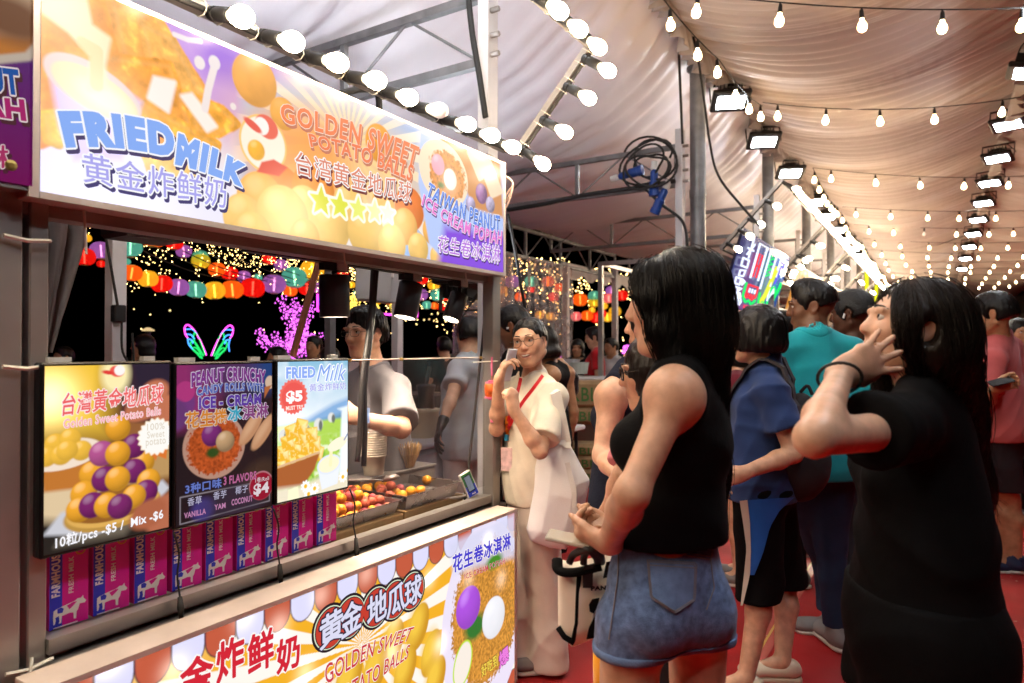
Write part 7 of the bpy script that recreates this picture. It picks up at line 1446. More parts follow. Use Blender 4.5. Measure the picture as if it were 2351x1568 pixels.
def hair_strands(P, m, n, L=.5, r=.0011, seed=1, lift=.0015, zmin=-9, fall=.9, excl=None):
    """thin strands lying on the hair, combed down from the crown"""
    S_ = P['hs_']; HA = P['J']['HA']; q = P['q']; c = q(0, -.02, .03); g = np.random.default_rng(seed); d = g.normal(0, 1, (n, 3)); d[:, 2] = np.abs(d[:, 2])*.7+.05; d = d@np.eye(3); d /= np.linalg.norm(d, axis=1)[:, None]
    d = d@np.stack([HA[0], HA[1], HA[2]]) if False else d[:, :1]*HA[0]+d[:, 1:2]*HA[1]+d[:, 2:]*HA[2]
    p = c+d*.14*P['hk']; E_ = np.eye(3)*.004; lift = np.where(g.random(n) < .12, g.uniform(.003, .011, n), lift)
    grad = lambda x: np.stack([S_.ev(x+e, .4)-S_.ev(x-e, .4) for e in E_], 1)
    for _ in range(14): p = p-d*np.clip(S_.ev(p, .4)-lift, -.03, .05)[:, None]
    part = q(0, .03, .13); v = p-part; v = v-HA[1]*(v@HA[1])[:, None]*.6; v /= np.linalg.norm(v, axis=1)[:, None]+1e-6
    st = .02; ns = int(L/st); T = [p]; w = g.normal(0, .08, (n, 3))
    for k in range(ns):
        G_ = grad(p); G_ /= np.linalg.norm(G_, axis=1)[:, None]+1e-9; f = np.array([0, 0, -1.])*fall+v*max(0, 1-k*.16)-HA[1]*.15*max(0, 1-k*.08)+w; f = f-G_*np.einsum('ij,ij->i', f, G_)[:, None]; f /= np.linalg.norm(f, axis=1)[:, None]+1e-9
        p2 = p+f*st; dd = S_.ev(p2, .4); p = p2-G_*np.clip(dd-lift, -.02, .006)[:, None]; T.append(p)
    T = np.stack(T, 1); ln = g.integers(int(ns*.45), ns+1, n); V_ = []; F_ = []; b = 0; an = np.array([0, 2.094, 4.189])
    for i in range(n):
        t = T[i, :ln[i]+1]; t = t[t[:, 2] > zmin]
        if excl is not None and len(t) and (np.linalg.norm(t-excl[0], axis=1) < excl[1]).any(): continue
        if len(t) < 4: continue
        tg = np.gradient(t, axis=0); tg /= np.linalg.norm(tg, axis=1)[:, None]+1e-9; x = np.cross(tg, HA[0]+.01); x /= np.linalg.norm(x, axis=1)[:, None]+1e-9; y = np.cross(tg, x); rr = r*np.linspace(1, .35, len(t))
        V_.append((t[:, None]+rr[:, None, None]*(np.cos(an)[None, :, None]*x[:, None]+np.sin(an)[None, :, None]*y[:, None])).reshape(-1, 3)); m_ = len(t)
        F_ += [(b+a*3+j, b+a*3+(j+1) % 3, b+a*3+3+(j+1) % 3, b+a*3+3+j) for a in range(m_-1) for j in range(3)]; b += 3*m_
    mb = MB(); mb.add(np.concatenate(V_), F_); o = mb.build('hair_strands', m, P['t'], smooth=True); o['kind'] = 'stuff'; return o
# ------------------------------------------------------------------ the people
def cloth(name, c, rough=.85, var=.12, vs=10, bump=.2, bs=180, sheen=None): return mat(name, c, rough, 0, bump, bs, var, vs, spec=.12 if max(c) < .05 else .22, sheen=(0 if max(c) < .12 else .12) if sheen is None else sheen)
CL = dict(blackknit=cloth('black_knit', (.010, .0095, .010)), black=cloth('black_cotton', (.0042, .0040, .0046)), navy=cloth('navy_cotton', (.020, .045, .15)), teal=cloth('teal_cotton', (.012, .31, .36)), pink=cloth('salmon_cotton', (.50, .105, .105)), grey=cloth('grey_cotton', (.15, .142, .15)), pale=cloth('pale_blue_cotton', (.42, .46, .50)), cream=cloth('cream_cotton', (.76, .67, .54)), creamp=cloth('cream_linen', (.66, .57, .49), var=.08), dark=cloth('dark_cotton', (.012, .011, .012)), red=cloth('red_polo', (.48, .012, .018)), maroon=cloth('maroon_cotton', (.12, .01, .02)), rose=cloth('rose_pink_cotton', (.75, .24, .28)), charcoal=cloth('charcoal_cotton', (.035, .035, .042)), jean=cloth('dark_denim', (.02, .035, .075)), white=cloth('white_cotton', (.6, .58, .58)), olive=cloth('olive_cotton', (.10, .09, .04)))
M['shoewhite'] = mat('white_leather', (.62, .58, .54), .5, var=.15); M['shoegrey'] = mat('grey_suede', (.20, .18, .18), .75, var=.2); M['solew'] = mat('white_sole', (.62, .57, .52), .6, var=.15); M['crocs'] = mat('cream_foam_clog', (.66, .56, .42), .5); M['nvshoe'] = mat('navy_running_shoe', (.012, .02, .06), .6); M['brownshoe'] = mat('brown_shoe', (.08, .03, .025), .6); M['gloveb'] = mat('black_nitrile', (.012, .012, .015), .3)
# ---- woman in cream on the phone
p0 = at(1222, 1200, 3.28); J = stand(p0[0], p0[1], 222, 1.63, 282, -3, -7, male=False, head=at(1216, 788, 3.24), neck=at(1226, 878, 3.30),
    lsh=at(1268, 912, 3.17), lel=at(1240, 1036, 2.98), lwr=at(1178, 938, 2.96), rsh=at(1176, 905, 3.38), rel=at(1140, 985, 3.18), rwr=at(1146, 868, 3.06), gaze=.12, lan=onZ(1262, 1500, .085), ran=onZ(1192, 1488, .085), lkn=at(1250, 1330, 3.22), rkn=at(1198, 1330, 3.3))
hs = dict(l=dict(d=nrm(UP*.95-RT*.1+FW*.05), n=nrm(-RT*.55+FW*.6+UP*.1), curl=(1.25, 1.3, 1.35, 1.4), thumb=(.3, .9)), r=dict(d=nrm(UP*.9+RT*.35), n=nrm(RT*.9+FW*.2-UP*.2), curl=(.55, .65, .75, .85), spread=.14, thumb=(.5, .5)))
P = person('woman in cream tee and glasses smiling, holding a phone to her ear', None, J, 'light', False, mouth=True, legs=False, h=.0062, handspec=hs)
P['hs'] = hs; shirt(P, CL['cream'], hem=.80, sleeve=.80, e=.018, wr=.007, seed=3, loose=.015, neck=.070); PW = P
pants(P, CL['creamp'], top=1.0, leg=.02, e=.016, flare=.04, wr=.007, seed=4, kl=.012); shoes(P, M['shoegrey'], M['solew'])
hair(P, 'tied', HM['black'], 3, th=.009, n=46, amp=.0022); glasses(P, M['gold_wire'], .0245, .0235)
q = P['q']
strands(P, HM['black'], [([q(.070, .02, .06), q(.080, .0, .0), q(.082, -.01, -.06), q(.085, .0, -.14)], .002), ([q(.06, .05, .08), q(.078, .02, .03), q(.083, .0, -.02), q(.086, .005, -.09)], .0015), ([q(-.066, .03, .05), q(-.078, .01, .0), q(-.08, .01, -.05)], .0015)])
mb = MB()
for k in range(8): mb.lathe([(.006, 0), (.007, .004), (.002, .006)], 7, q(.055+.004*math.sin(k*2), -.075-.006*k*.3, .085-.010*k), P['J']['HA'][0])
mb.build('hair_clip', mat('gold_hair_clip', (.75, .48, .08), .35), P['t'])
# lanyard and card
J = P['J']; nk = J['neck']; F2 = J['A'][1]; r2 = J['A'][0]
sw = P['ss']
def onshirt(L_, o, n=24): L2 = spline([V(x, y, 0) for x, y in L_], n); return drape(sw, np.array([at(x, y, 2.75) for x, y, _ in L2]), np.array([nrm(ray(x, y)) for x, y, _ in L2]), o, 0.)
A_ = onshirt([(1246, 862), (1224, 892), (1198, 926), (1177, 962), (1164, 992)], .004); B_2 = onshirt([(1196, 868), (1188, 900), (1176, 940), (1166, 968), (1160, 992)], .006)
t = thing('lanyard', 'red and yellow lanyard with a pink marbled card on the woman in cream', 'lanyard', A_[-1]); mb = MB(); ribbon(mb, A_, .016, -FW); ribbon(mb, B_2, .016, -FW); mb.build('ribbon', mat('red_ribbon', (.55, .008, .014), .5), t)
Y_ = onshirt([(1164, 955), (1163, 975), (1165, 1000)], .009, 8); mb = MB(); ribbon(mb, Y_, .013, -FW); mb.build('yellow_ribbon', mat('orange_ribbon', (.85, .28, .02), .5), t)
e1 = hit(sw, 1163, 1002, 2.75, .014); e2 = e1-V(0, 0, .045); MB().box(e1-V(0, 0, .005), (.014, .022, .03), bev=.002).build('buckle', mat('blue_buckle', (.02, .22, .42), .3), t); MB().tube([e1-V(0, 0, .02), e2, e2-V(0, 0, .01)], .004, 6).build('hook', M['steel'], t)
B3 = np.stack([-F2, r2, V(0, 0, 1)], 1); MB().box(e2-V(0, 0, .06)-FW*.012, (.006, .060, .11), np.stack([nrm(-FW*.8+F2*.6), nrm(np.cross(V(0, 0, 1), nrm(-FW*.8+F2*.6))), V(0, 0, 1)], 1), bev=.003).build('card_case', mat('pink_marble', lin((226, 190, 190)), .3, var=.3, vscale=30), t)
# her phone
ph = at(1169, 838, 3.075); ax = nrm(UP*.94+RT*.22-FW*.1); nx2 = nrm(np.cross(ax, FW*.8+RT*.5)); t = thing('mobile_phone', 'white phone held to the ear of the woman in cream', 'phone', ph); MB().box(ph, (.009, .072, .15), np.stack([nx2, np.cross(ax, nx2), ax], 1), bev=.004).build('case', mat('white_phone_case', (.72, .72, .76), .25), t); MB().box(ph+nx2*.0052, (.0012, .066, .143), np.stack([nx2, np.cross(ax, nx2), ax], 1)).build('screen', M['bezel'], t)
# canvas tote on her shoulder
tc = at(1280, 1130, 3.10); s = Sdf(); px = lambda x, y: V((x-1280)/FOC*3.10, (1130-y)/FOC*3.10)
pl = Poly2(tc, RT, UP, [px(*p) for p in ((1236, 1018), (1290, 1005), (1306, 1012), (1330, 1060), (1352, 1100), (1348, 1140), (1340, 1180), (1322, 1235), (1300, 1262), (1262, 1258), (1216, 1240), (1206, 1215), (1222, 1130))])
pl.add(s, .055, .5, .07); s.disp(wrinkle(.006, (8, 8, 5), 9)); t = thing('tote_bag', 'white canvas tote bag hanging from the shoulder of the woman in cream', 'tote bag', tc); s.build('bag_body', cloth('white_canvas_tote', (.80, .76, .75), var=.05), t, .006)
for k, (a, b) in enumerate((((1272, 905), (1292, 1010)), ((1280, 900), (1304, 1015)))):
    mb = MB(); ribbon(mb, np.array([at(1262, 893, 3.2), at(*a, 3.07), at((a[0]+b[0])/2+1, (a[1]+b[1])/2, 3.06), at(*b, 3.06), at(b[0]-1, b[1]+14, 3.05)]), .028, -FW, .003); mb.build('strap', cloth('canvas_strap', (.70, .66, .60)), t)
mb = MB(); ribbon(mb, np.array([at(1302, 1062, 3.02), at(1318, 1130, 3.015), at(1318, 1190, 3.02), at(1312, 1235, 3.04)]), .022, -FW, .003); mb.build('loose_strap', cloth('canvas_strap_edge', (.72, .68, .64)), t)
# ---- vendor in grey
p0 = at(868, 1100, 3.38); J = stand(p0[0], p0[1], 240, 1.68, 270, -3, male=True, head=at(838, 768, 3.28), neck=at(862, 862, 3.33), lsh=at(908, 892, 3.15), lel=at(922, 985, 2.93), lwr=at(820, 958, 2.80), rsh=at(812, 885, 3.50), rel=at(775, 985, 3.30), rwr=at(740, 950, 3.05))
P = person('man in grey tee and glasses serving behind the counter', None, J, 'light', True, legs=False, h=.007, fat=1.16); shirt(P, CL['grey'], hem=.85, sleeve=.85, e=.014, seed=5, loose=.02); pants(P, CL['dark'], 1.0); hair(P, 'short', HM['black'], 5, th=.018, spiky=True, top=.012, brow=-.004); glasses(P, mat('dark_spectacle_frame', (.02, .012, .01), .3), .026, .016, False, .0009)
# ---- man in pale blue, back turned
p0 = at(1078, 1080, 4.5); J = stand(p0[0], p0[1], 140, 1.69, 145, -6, lel=at(1040, 905, 4.25), lwr=at(1014, 975, 4.15), lsh=at(1052, 850, 4.4))
P = person('man in a pale blue tee and black gloves, back turned, inside the stall', None, J, 'light', True, legs=False, h=.009, fat=1.05); P['hs'] = {}; shirt(P, CL['pale'], hem=.78, sleeve=.72, e=.016, seed=6, loose=.02); pants(P, CL['white'], 1.0); hair(P, 'fade', HM['black'], 6, th=.012, low=-.04); glove(P, 'l', M['gloveb'])
# ---- man with an earbud, behind the steel post
p0 = at(1182, 1100, 4.35); J = stand(p0[0], p0[1], 205, 1.76, 200, -22, head=at(1176, 752, 4.22))
P = person('dark haired man with a white earbud bending behind the woman in cream', None, J, 'brown', True, legs=False, h=.009); shirt(P, CL['dark'], seed=7); pants(P, CL['dark'], 1.0); hair(P, 'short', HM['black'], 7, th=.010); MB().tube([P['q'](-.083, .01, .004), P['q'](-.084, .014, -.006)], .007, 8).build('earbud', M['whitep'], P['t']); MB().tube([P['q'](.083, .01, .004), P['q'](.084, .016, -.022)], .006, 8).build('earbud', M['whitep'], P['t'])
# ---- worker with a bare shoulder reaching with a glove
p0 = at(1258, 1100, 4.75); hs = dict(l=dict(d=nrm(RT*.15-UP*.9+FW*.1), n=nrm(-RT+FW*.2), curl=(.3, .4, .4, .3), spread=.2)); J = stand(p0[0], p0[1], 150, 1.62, 160, -20, male=False, head=at(1248, 790, 4.75), lsh=at(1268, 862, 4.62), lel=at(1284, 832, 4.9), lwr=at(1320, 868, 4.9))
P = person('worker with bare shoulders and a black glove reaching over the counter', None, J, 'tan', False, legs=False, h=.009, handspec=hs); P['hs'] = hs; shirt(P, CL['dark'], sleeve=0, seed=8); pants(P, CL['dark'], 1.0); hair(P, 'bowl', HM['brownblack'], 8, low=-.12); glove(P, 'l', M['gloveb'])
# ---- woman in a sleeveless navy knit, half hidden
p0 = at(1462, 1120, 2.55); J = stand(p0[0], p0[1], 160, 1.70, 195, 0, male=False, head=at(1502, 748, 2.6), lsh=at(1404, 912, 2.44), lel=at(1384, 1046, 2.36), lwr=at(1440, 1110, 2.14), rwr=at(1430, 1100, 2.7), rel=at(1470, 1060, 2.75))
P = person('woman in a sleeveless navy knit half hidden behind the tall woman', None, J, 'light', False, legs=False, h=.0075, fat=1.08); shirt(P, cloth('navy_boucle_knit', (.010, .012, .024), bump=.6, bs=90), sleeve=0, seed=9, e=.012, hem=.8); pants(P, CL['dark'], 1.02); hair(P, 'bowl', HM['black'], 9, low=-.10, th=.018)
# ---- girl with glasses and a bowl cut
p0 = at(1525, 1200, 2.05); J = stand(p0[0], p0[1], 205, 1.53, 207, -6, male=False, head=at(1502, 858, 2.05), lsh=at(1470, 1010, 1.95), lel=at(1432, 1090, 1.92), lwr=at(1395, 1180, 2.0), rel=at(1440, 1120, 2.25), rwr=at(1400, 1190, 2.15))
P = person('girl with black framed glasses and a fringe, in front of the tall woman', None, J, 'light', False, legs=False, h=.0062, headscale=1.06, handspec=dict(l=dict(curl=(1, 1.1, 1.2, 1.2)))); shirt(P, CL['rose'], seed=10, sleeve=.85, e=.016); pants(P, CL['charcoal'], 1.0); hair(P, 'bowl', HM['brownblack'], 10, low=-.075, th=.014, fringe=-.012, n=70, amp=.0018, tilt=.1); glasses(P, M['blackframe'], .027, .019, False, .0026)
# ---- tall woman in black with long hair and denim shorts
p0 = at(1528, 1367, 1.54); hs = dict(l=dict(d=nrm(-RT*.62+FW*.75-UP*.05), n=nrm(FW*.6+UP*.5), curl=(.75, .8, .85, .9), spread=.02, thumb=(.5, .3), sc=.9), r=dict(d=nrm(-RT*.8+FW*.1), n=nrm(FW*-.3+UP*.5), curl=(.8, .9, .9, .9)))
J = stand(p0[0], p0[1], 179, 1.735, 193, -2, male=False, head=at(1548, 702, 1.53), neck=at(1576, 838, 1.56), chest=at(1568, 1010, 1.54), waist=at(1542, 1195, 1.54), lsh=at(1548, 912, 1.40), rsh=at(1598, 912, 1.70), lel=at(1450, 1134, 1.31), lwr=at(1396, 1248, 1.48), rel=at(1560, 1110, 1.85), rwr=at(1420, 1222, 1.66))
PA = rot_frame(146); J['PA'] = PA; pl_ = J['pel']; k_ = J['k']
for sd, sx in (('l', -1), ('r', 1)): J[sd+'hip'] = pl_+PA[0]*sx*.088*k_-V(0, 0, .06*k_); J[sd+'kn'] = J[sd+'hip']+PA[0]*sx*.012+PA[1]*.02-V(0, 0, .41*k_); J[sd+'an'] = J[sd+'kn']-PA[1]*.03-V(0, 0, .39*k_)
P = person('tall woman in a black tank top with waist-long straight hair', None, J, 'light', False, h=.0064, handspec=hs, fat=.77, headscale=.95); TW = P
shirt(P, CL['black'], sleeve=0, seed=11, e=.012, hem=1.045, wr=.004, neck=.07)
M['denim2'] = mat('denim_patch', (.165, .25, .46), .8, 0, .5, 420, .3, 30, spec=.2); M['denim'] = mat('washed_blue_denim', (.135, .215, .42), .8, 0, .5, 420, .45, 55, spec=.2, sheen=.2)
shs = pants(P, M['denim'], top=1.085, leg=.815, e=.013, flare=.022, wr=.005, seed=12, name='shorts', kl=.010, res=1.0, cuff=M['denim2'])
# back pocket, seams and hem of the shorts
C0 = lambda x, y: at(x, y, 1.2); dv = nrm(ray(1535, 1340)); ps = P['ps']
def on_shorts(L_, o=.002): L_ = np.asarray(L_, float); L_ = np.array([np.array([np.interp(u, np.linspace(0, 1, len(L_)), L_[:, a]) for a in (0, 1)]) for u in np.linspace(0, 1, 8*len(L_))]); return drape(ps, np.array([at(x, y, 1.30) for x, y in L_]), np.array([nrm(ray(x, y)) for x, y in L_]), o, .08)
pk = [(1486, 1285), (1600, 1292), (1596, 1378), (1550, 1408), (1494, 1372), (1486, 1285)]
M['stitch'] = mat('tan_stitching', (.22, .20, .22), .7)
mb = MB(); gx = np.linspace(0, 1, 14); rows = []
for v in np.linspace(0, 1, 12):
    xl = np.interp(v, [0, .75, 1], [1486, 1494, 1546]); xr = np.interp(v, [0, .75, 1], [1600, 1596, 1553]); yy = [np.interp(v, [0, .75, 1], [1285, 1372, 1408]) + (7*u if v < .76 else 0) for u in gx]; rows.append(drape(ps, np.array([at(xl+(xr-xl)*u, y_, 1.30) for u, y_ in zip(gx, yy)]), np.array([nrm(ray(xl+(xr-xl)*u, y_)) for u, y_ in zip(gx, yy)]), .0035, .08))
mb.grid(np.stack(rows)).build('back_pocket', M['denim2'], shs, smooth=True)
def stitch(L_, w=.0011, o=.0045): MB().tube(on_shorts(L_, o), w, 4).build('stitching', M['stitch'], shs)
stitch(pk); stitch([(x+(1543-x)*.06, y+(1345-y)*.07) for x, y in pk]); stitch([(1488, 1297), (1599, 1304)])
stitch([(1420, 1262), (1418, 1330), (1408, 1400), (1398, 1468)], .0016, .003); stitch([(1640, 1225), (1632, 1290), (1640, 1350), (1622, 1400)], .0013, .003); stitch([(1490, 1262), (1560, 1272), (1632, 1285)], .0014, .003); stitch([(1495, 1258), (1560, 1266), (1630, 1278)], .001, .003)
h_ = P['q']; bk = -J['A'][1]
hd = J['head']; HA = J['HA']
sheets = [(h_(0, -.030, .03), h_(0, -.048, -.06), .078, .076), (h_(0, -.045, -.04), at(1584, 930, 1.56), .078, .074, (HA[0], 1.0)), (at(1584, 900, 1.56), at(1604, 1080, 1.60), .074, .066, (HA[0], .95)), (at(1604, 1080, 1.60), at(1618, 1215, 1.61), .066, .046, (HA[0], .85)),
          (h_(-.046, .048, .070), h_(-.068, .044, .015), .026, .022), (h_(-.068, .044, .015), h_(-.078, .026, -.06), .022, .020), (h_(-.078, .026, -.06), h_(-.080, -.01, -.17), .020, .028), (h_(0, .060, .075), h_(-.04, .062, .055), .025, .024), (h_(.05, .05, .06), h_(.072, .05, -.02), .028, .028), (h_(.07, .04, -.03), h_(.085, -.03, -.2), .03, .04)]
hair(P, 'long', HM['black'], 11, h=.0055, sheets=sheets, k=.03, th=.009, n=90, amp=.0010, face=(.142, -.050), fr=(.080, .070, .112))
hair_strands(P, HM['black'], 1000, .85, .0011, 3, zmin=1.5-.50)
g = np.random.default_rng(5); rt_ = []
for k in range(120):
    a = g.uniform(-1, 1); b = g.uniform(0, 1); x0 = 1556+70*a; rt_.append(([at(x0-30*a, 800+g.uniform(-40, 60), 1.50+.02*a), at(1585+68*a+g.normal(0, 8), 930, 1.52), at(1606+60*a+g.normal(0, 9), 1080, 1.545), at(1620+48*a+g.normal(0, 12), 1190+g.uniform(0, 55), 1.57)], .0011))
strands(P, HM['black'], rt_, 'loose_hair')
ph = at(1331, 1242, 1.54); t = thing('mobile_phone', 'phone in a clear case lying in the hand of the tall woman', 'phone', ph); MB().box(ph, (.072, .15, .009), np.stack([nrm(RT*.2+FW), nrm(-RT+FW*.2+UP*.15), nrm(UP+RT*.15)], 1), bev=.004).build('case', mat('clear_beige_case', (.55, .50, .42), .2), t)
# panda tote
M['feltw'] = cloth('ivory_felt', (.86, .78, .66), var=.05); D = 1.62; pc_ = at(1340, 1370, D); k_ = D/FOC
s = Sdf(); pl = Poly2(pc_, RT, UP, [((x-1340)*k_, (1370-y)*k_) for x, y in ((1281, 1288), (1320, 1296), (1440, 1268), (1452, 1380), (1440, 1425), (1310, 1478), (1282, 1442))]); pl.add(s, .045, .35, .04, .01)
t = thing('tote_bag', 'ivory panda tote with black handles carried by the tall woman', 'tote bag', pc_); s.build('bag_body', M['feltw'], t, .005); fr_ = lambda x, y, d=.058: at(x, y, D-d)
for P_ in ([(1330, 1312), (1327, 1370), (1325, 1430), (1316, 1470)], ): MB().tube([fr_(*p, .050) for p in P_], .009, 8, flat=.5).build('piping', CL['black'], t, smooth=True)
MB().tube(spline([fr_(1279, 1285, .02), fr_(1284, 1310, .05), fr_(1320, 1314, .058), fr_(1380, 1300, .058)], 16), .013, 8, flat=.6).build('rim', CL['black'], t, smooth=True)
MB().tube([fr_(1281, 1440, .03), fr_(1296, 1462, .04), fr_(1318, 1476, .05)], .007, 8).build('piping', CL['black'], t, smooth=True)
for a, b, c in (((1307, 1292), (1318, 1272), (1342, 1268)), ((1340, 1294), (1342, 1274), (1352, 1266))): MB().tube(spline([fr_(*a, .06), fr_(*b, .07), fr_(c[0]+6, c[1]-6, .12), fr_(c[0]+26, c[1]+10, .10), fr_(c[0]+30, 1290, .05)], 22), .0085, 8).build('handle', M['rubber'], t, smooth=True)
MB().add([fr_(1345, 1295, .066), fr_(1362, 1300, .067), fr_(1361, 1350, .067), fr_(1338, 1350, .066), fr_(1337, 1312, .066)], [(0, 1, 2, 3, 4)]).build('leather_tag', M['black'], t)
MB().add([fr_(1392, 1290, .066), fr_(1436, 1284, .066), fr_(1436, 1318, .066), fr_(1384, 1328, .066)], [(0, 1, 2, 3)]).build('flap', M['black'], t); MB().lathe([(.007, 0), (.007, .003)], 14, fr_(1403, 1303, .068), -FW).build('snap', M['steel_dull'], t)
mb = MB(); lettering(mb, 'PANDA', lambda st: np.stack([1357+62*st[:, 0], 1356-3*st[:, 0]-10*st[:, 1]], 1), lambda q_, l: np.array([fr_(a, b, .0662) for a, b in q_]), [(0, .02, (0, 0), 0)], core=.04); mb.build('lettering', M['black'], t)
for n_, m_, P_ in (('white_fur', cloth('white_fur', (.60, .60, .62), bump=.8, bs=200), [(1365, 1395), (1375, 1380), (1400, 1370), (1440, 1372), (1442, 1440), (1400, 1445), (1378, 1430), (1358, 1430), (1360, 1410)]), ('black_fur', cloth('black_fur', (.006, .006, .007), bump=.8, bs=200), [(1352, 1388), (1360, 1375), (1376, 1372), (1371, 1392), (1362, 1408), (1354, 1404)]), ('black_fur', CL['black'], [(1346, 1468), (1352, 1440), (1366, 1412), (1385, 1408), (1393, 1425), (1386, 1450), (1388, 1462)])):
    z_ = .0645 if n_ == 'white_fur' else .067; MB().add([fr_(x, y, z_) for x, y in P_]+[fr_(x+(1385-x)*.05, y+(1420-y)*.05, z_+.004) for x, y in P_], [[len(P_)+i for i in range(len(P_))][::-1]]+[(i, (i+1) % len(P_), len(P_)+(i+1) % len(P_), len(P_)+i) for i in range(len(P_))]).build(n_, m_, t)
# drink
dk = at(1398, 1524, 1.95); t = thing('drink_bottle', 'clear bottle of orange drink hanging below the panda tote', 'drink', dk); rr = .046
MB().lathe([(rr*.7, -.11), (rr, -.09), (rr, .03), (rr*.98, .033)], 20, dk).build('orange_drink', mat('orange_juice', (.85, .36, .01), .2, emis=.05), t, smooth=True); MB().lathe([(rr*1.02, .033), (rr*1.03, .05), (rr*.8, .085), (rr*.55, .095)], 20, dk, cap=False).build('bottle_neck', clear('bottle_clear', .05, (.95, .93, .88), .08), t, smooth=True)
MB().tube(spline([dk+V(0, 0, .09), at(1412, 1400, 1.98), at(1404, 1290, 2.0)], 10), .004, 6).build('cord', M['rubber'], t)
# ---- boy in navy with a backpack
p0 = at(1752, 1200, 3.06); hs = dict(l=dict(d=nrm(-RT*.9-UP*.25+FW*.1), n=nrm(FW*.6-UP*.2), curl=(1.0, 1.1, 1.2, 1.2))); fl_ = onZ(1712, 1560, .082); fr2 = onZ(1796, 1520, .082); fw_ = nrm(-RT+FW*.15)
J = stand(p0[0], p0[1], 178, 1.675, 172, 0, head=at(1734, 772, 3.05), lsh=at(1772, 902, 2.91), lel=at(1822, 1042, 2.85), lwr=at(1702, 1088, 2.76), rwr=at(1690, 1100, 3.1), rel=at(1700, 1010, 3.3), lan=fl_, ran=fr2, ltoe=fw_, rtoe=fw_, lkn=at(1745, 1330, 3.02), rkn=at(1800, 1330, 3.2))
P = person('boy in a navy tee with a bowl haircut and a grey backpack', None, J, 'light', True, h=.0065, handspec=hs, fat=.98, headscale=1.03); shirt(P, CL['navy'], hem=.845, sleeve=.62, e=.018, seed=14, loose=.03, wr=.009)
sho = pants(P, CL['black'], 1.0, .40, e=.025, flare=.03, seed=15, name='shorts', wr=.004); shoes(P, M['crocs'], mat('cream_foam_sole', (.60, .50, .36), .55), slip=True)
hair(P, 'bowl', HM['black'], 14, low=-.070, th=.020, n=80, amp=.0022, tilt=.05, fringe=-.02)
ps = P['ps']; blue = cloth('bright_blue_panel', (.02, .14, .58)); wh = cloth('cream_panel', (.55, .48, .42))
def panel(edges, m, n_, D_=2.75, o=.014):
    rows = []
    for l_, r_ in edges: xs = np.linspace(l_[0], r_[0], 9); ys = np.linspace(l_[1], r_[1], 9); rows.append(drape(ps, np.array([at(x, y, D_) for x, y in zip(xs, ys)]), np.array([nrm(ray(x, y)) for x, y in zip(xs, ys)]), o, .05))
    n = 16; R0 = np.stack(rows); k0 = np.linspace(0, len(R0)-1, n); R1 = np.stack([R0[int(min(len(R0)-2, math.floor(a)))]*(1-(a-min(len(R0)-2, math.floor(a))))+R0[int(min(len(R0)-2, math.floor(a)))+1]*(a-min(len(R0)-2, math.floor(a))) for a in k0]); MB().grid(R1).build(n_, m, sho, smooth=True)
panel([((1716, 1148), (1824, 1142)), ((1718, 1170), (1790, 1172)), ((1722, 1210), (1768, 1210)), ((1724, 1270), (1752, 1270)), ((1722, 1320), (1732, 1320))], blue, 'blue_panel'); panel([((1698, 1150), (1716, 1148)), ((1706, 1200), (1722, 1200)), ((1714, 1260), (1724, 1260)), ((1708, 1320), (1722, 1320)), ((1700, 1390), (1705, 1390))], wh, 'white_panel', o=.017)
M['pack'] = cloth('charcoal_nylon', (.030, .027, .030), .6, bump=.3); bd_ = -rot_frame(178)[1]; bc = at(1838, 1020, 3.02); U2 = V(0, 0, 1); s = Sdf(); ax = np.stack([rot_frame(178)[0], -bd_, U2]); s.ell(bc, (.15, .10, .23), ax, .03); s.ell(bc-U2*.10, (.155, .11, .15), ax, .05); s.ell(bc-U2*.08+bd_*.07, (.11, .05, .11), ax, .02); s.disp(wrinkle(.004, (16, 16, 16), 3))
t = thing('backpack', 'grey backpack on the back of the boy in navy', 'backpack', bc); bb = s.build('pack_body', M['pack'], t, .007)
ss = P['ss']; r_, f_, u_ = J['A']
for sd, sx in (('l', -1), ('r', 1)):
    c_ = J[sd+'sh']-r_*sx*.05; L2 = spline([c_+f_*.14-u_*.27+r_*sx*.03, c_+f_*.15-u_*.14, c_+f_*.10-u_*.0, c_+f_*.0+u_*.10, c_-f_*.10+u_*.03, c_-f_*.15-u_*.06], 30); ce_ = c_-u_*.12; dd_ = np.stack([nrm((ce_-p) if i > 12 else V(*( -f_ if i < 8 else nrm(ce_-p)))) for i, p in enumerate(L2)]); pts = drape(ss, L2, dd_, .006, .0)
    nn_ = -dd_; mb = MB(); T_ = np.gradient(pts, axis=0); ribbon(mb, pts, .055, nn_, .010); mb.build('shoulder_strap', cloth('grey_webbing', (.060, .052, .056)), t)
MB().tube(spline([bc+U2*.23, bc+U2*.26+bd_*.03, bc+U2*.22+bd_*.05], 8), .008, 6).build('grab_loop', M['pack'], t); MB().lathe([(.012, 0), (.013, .002), (.008, .003)], 14, at(1856, 1070, 2.91), -FW).build('badge', mat('white_badge', (.4, .4, .42), .4), t)
# ---- man in teal
p0 = at(1868, 1150, 3.45); J = stand(p0[0], p0[1], 124, 1.82, 192, -4, head=at(1862, 708, 3.5), lan=onZ(1905, 1415, .085), ltoe=nrm(-RT+FW*.1), lkn=at(1900, 1290, 3.75)); P = person('man in a teal tee with spiky black hair, back turned', None, J, 'brown', True, legs=False, h=.008, fat=1.25); shirt(P, CL['teal'], hem=.80, sleeve=.7, e=.016, seed=16, loose=.03); pants(P, CL['jean'], 1.0, .10, seed=17); hair(P, 'fade', HM['black'], 16, th=.014, spiky=True, top=.022, low=-.01); shoes(P, M['shoegrey'], M['solew'])
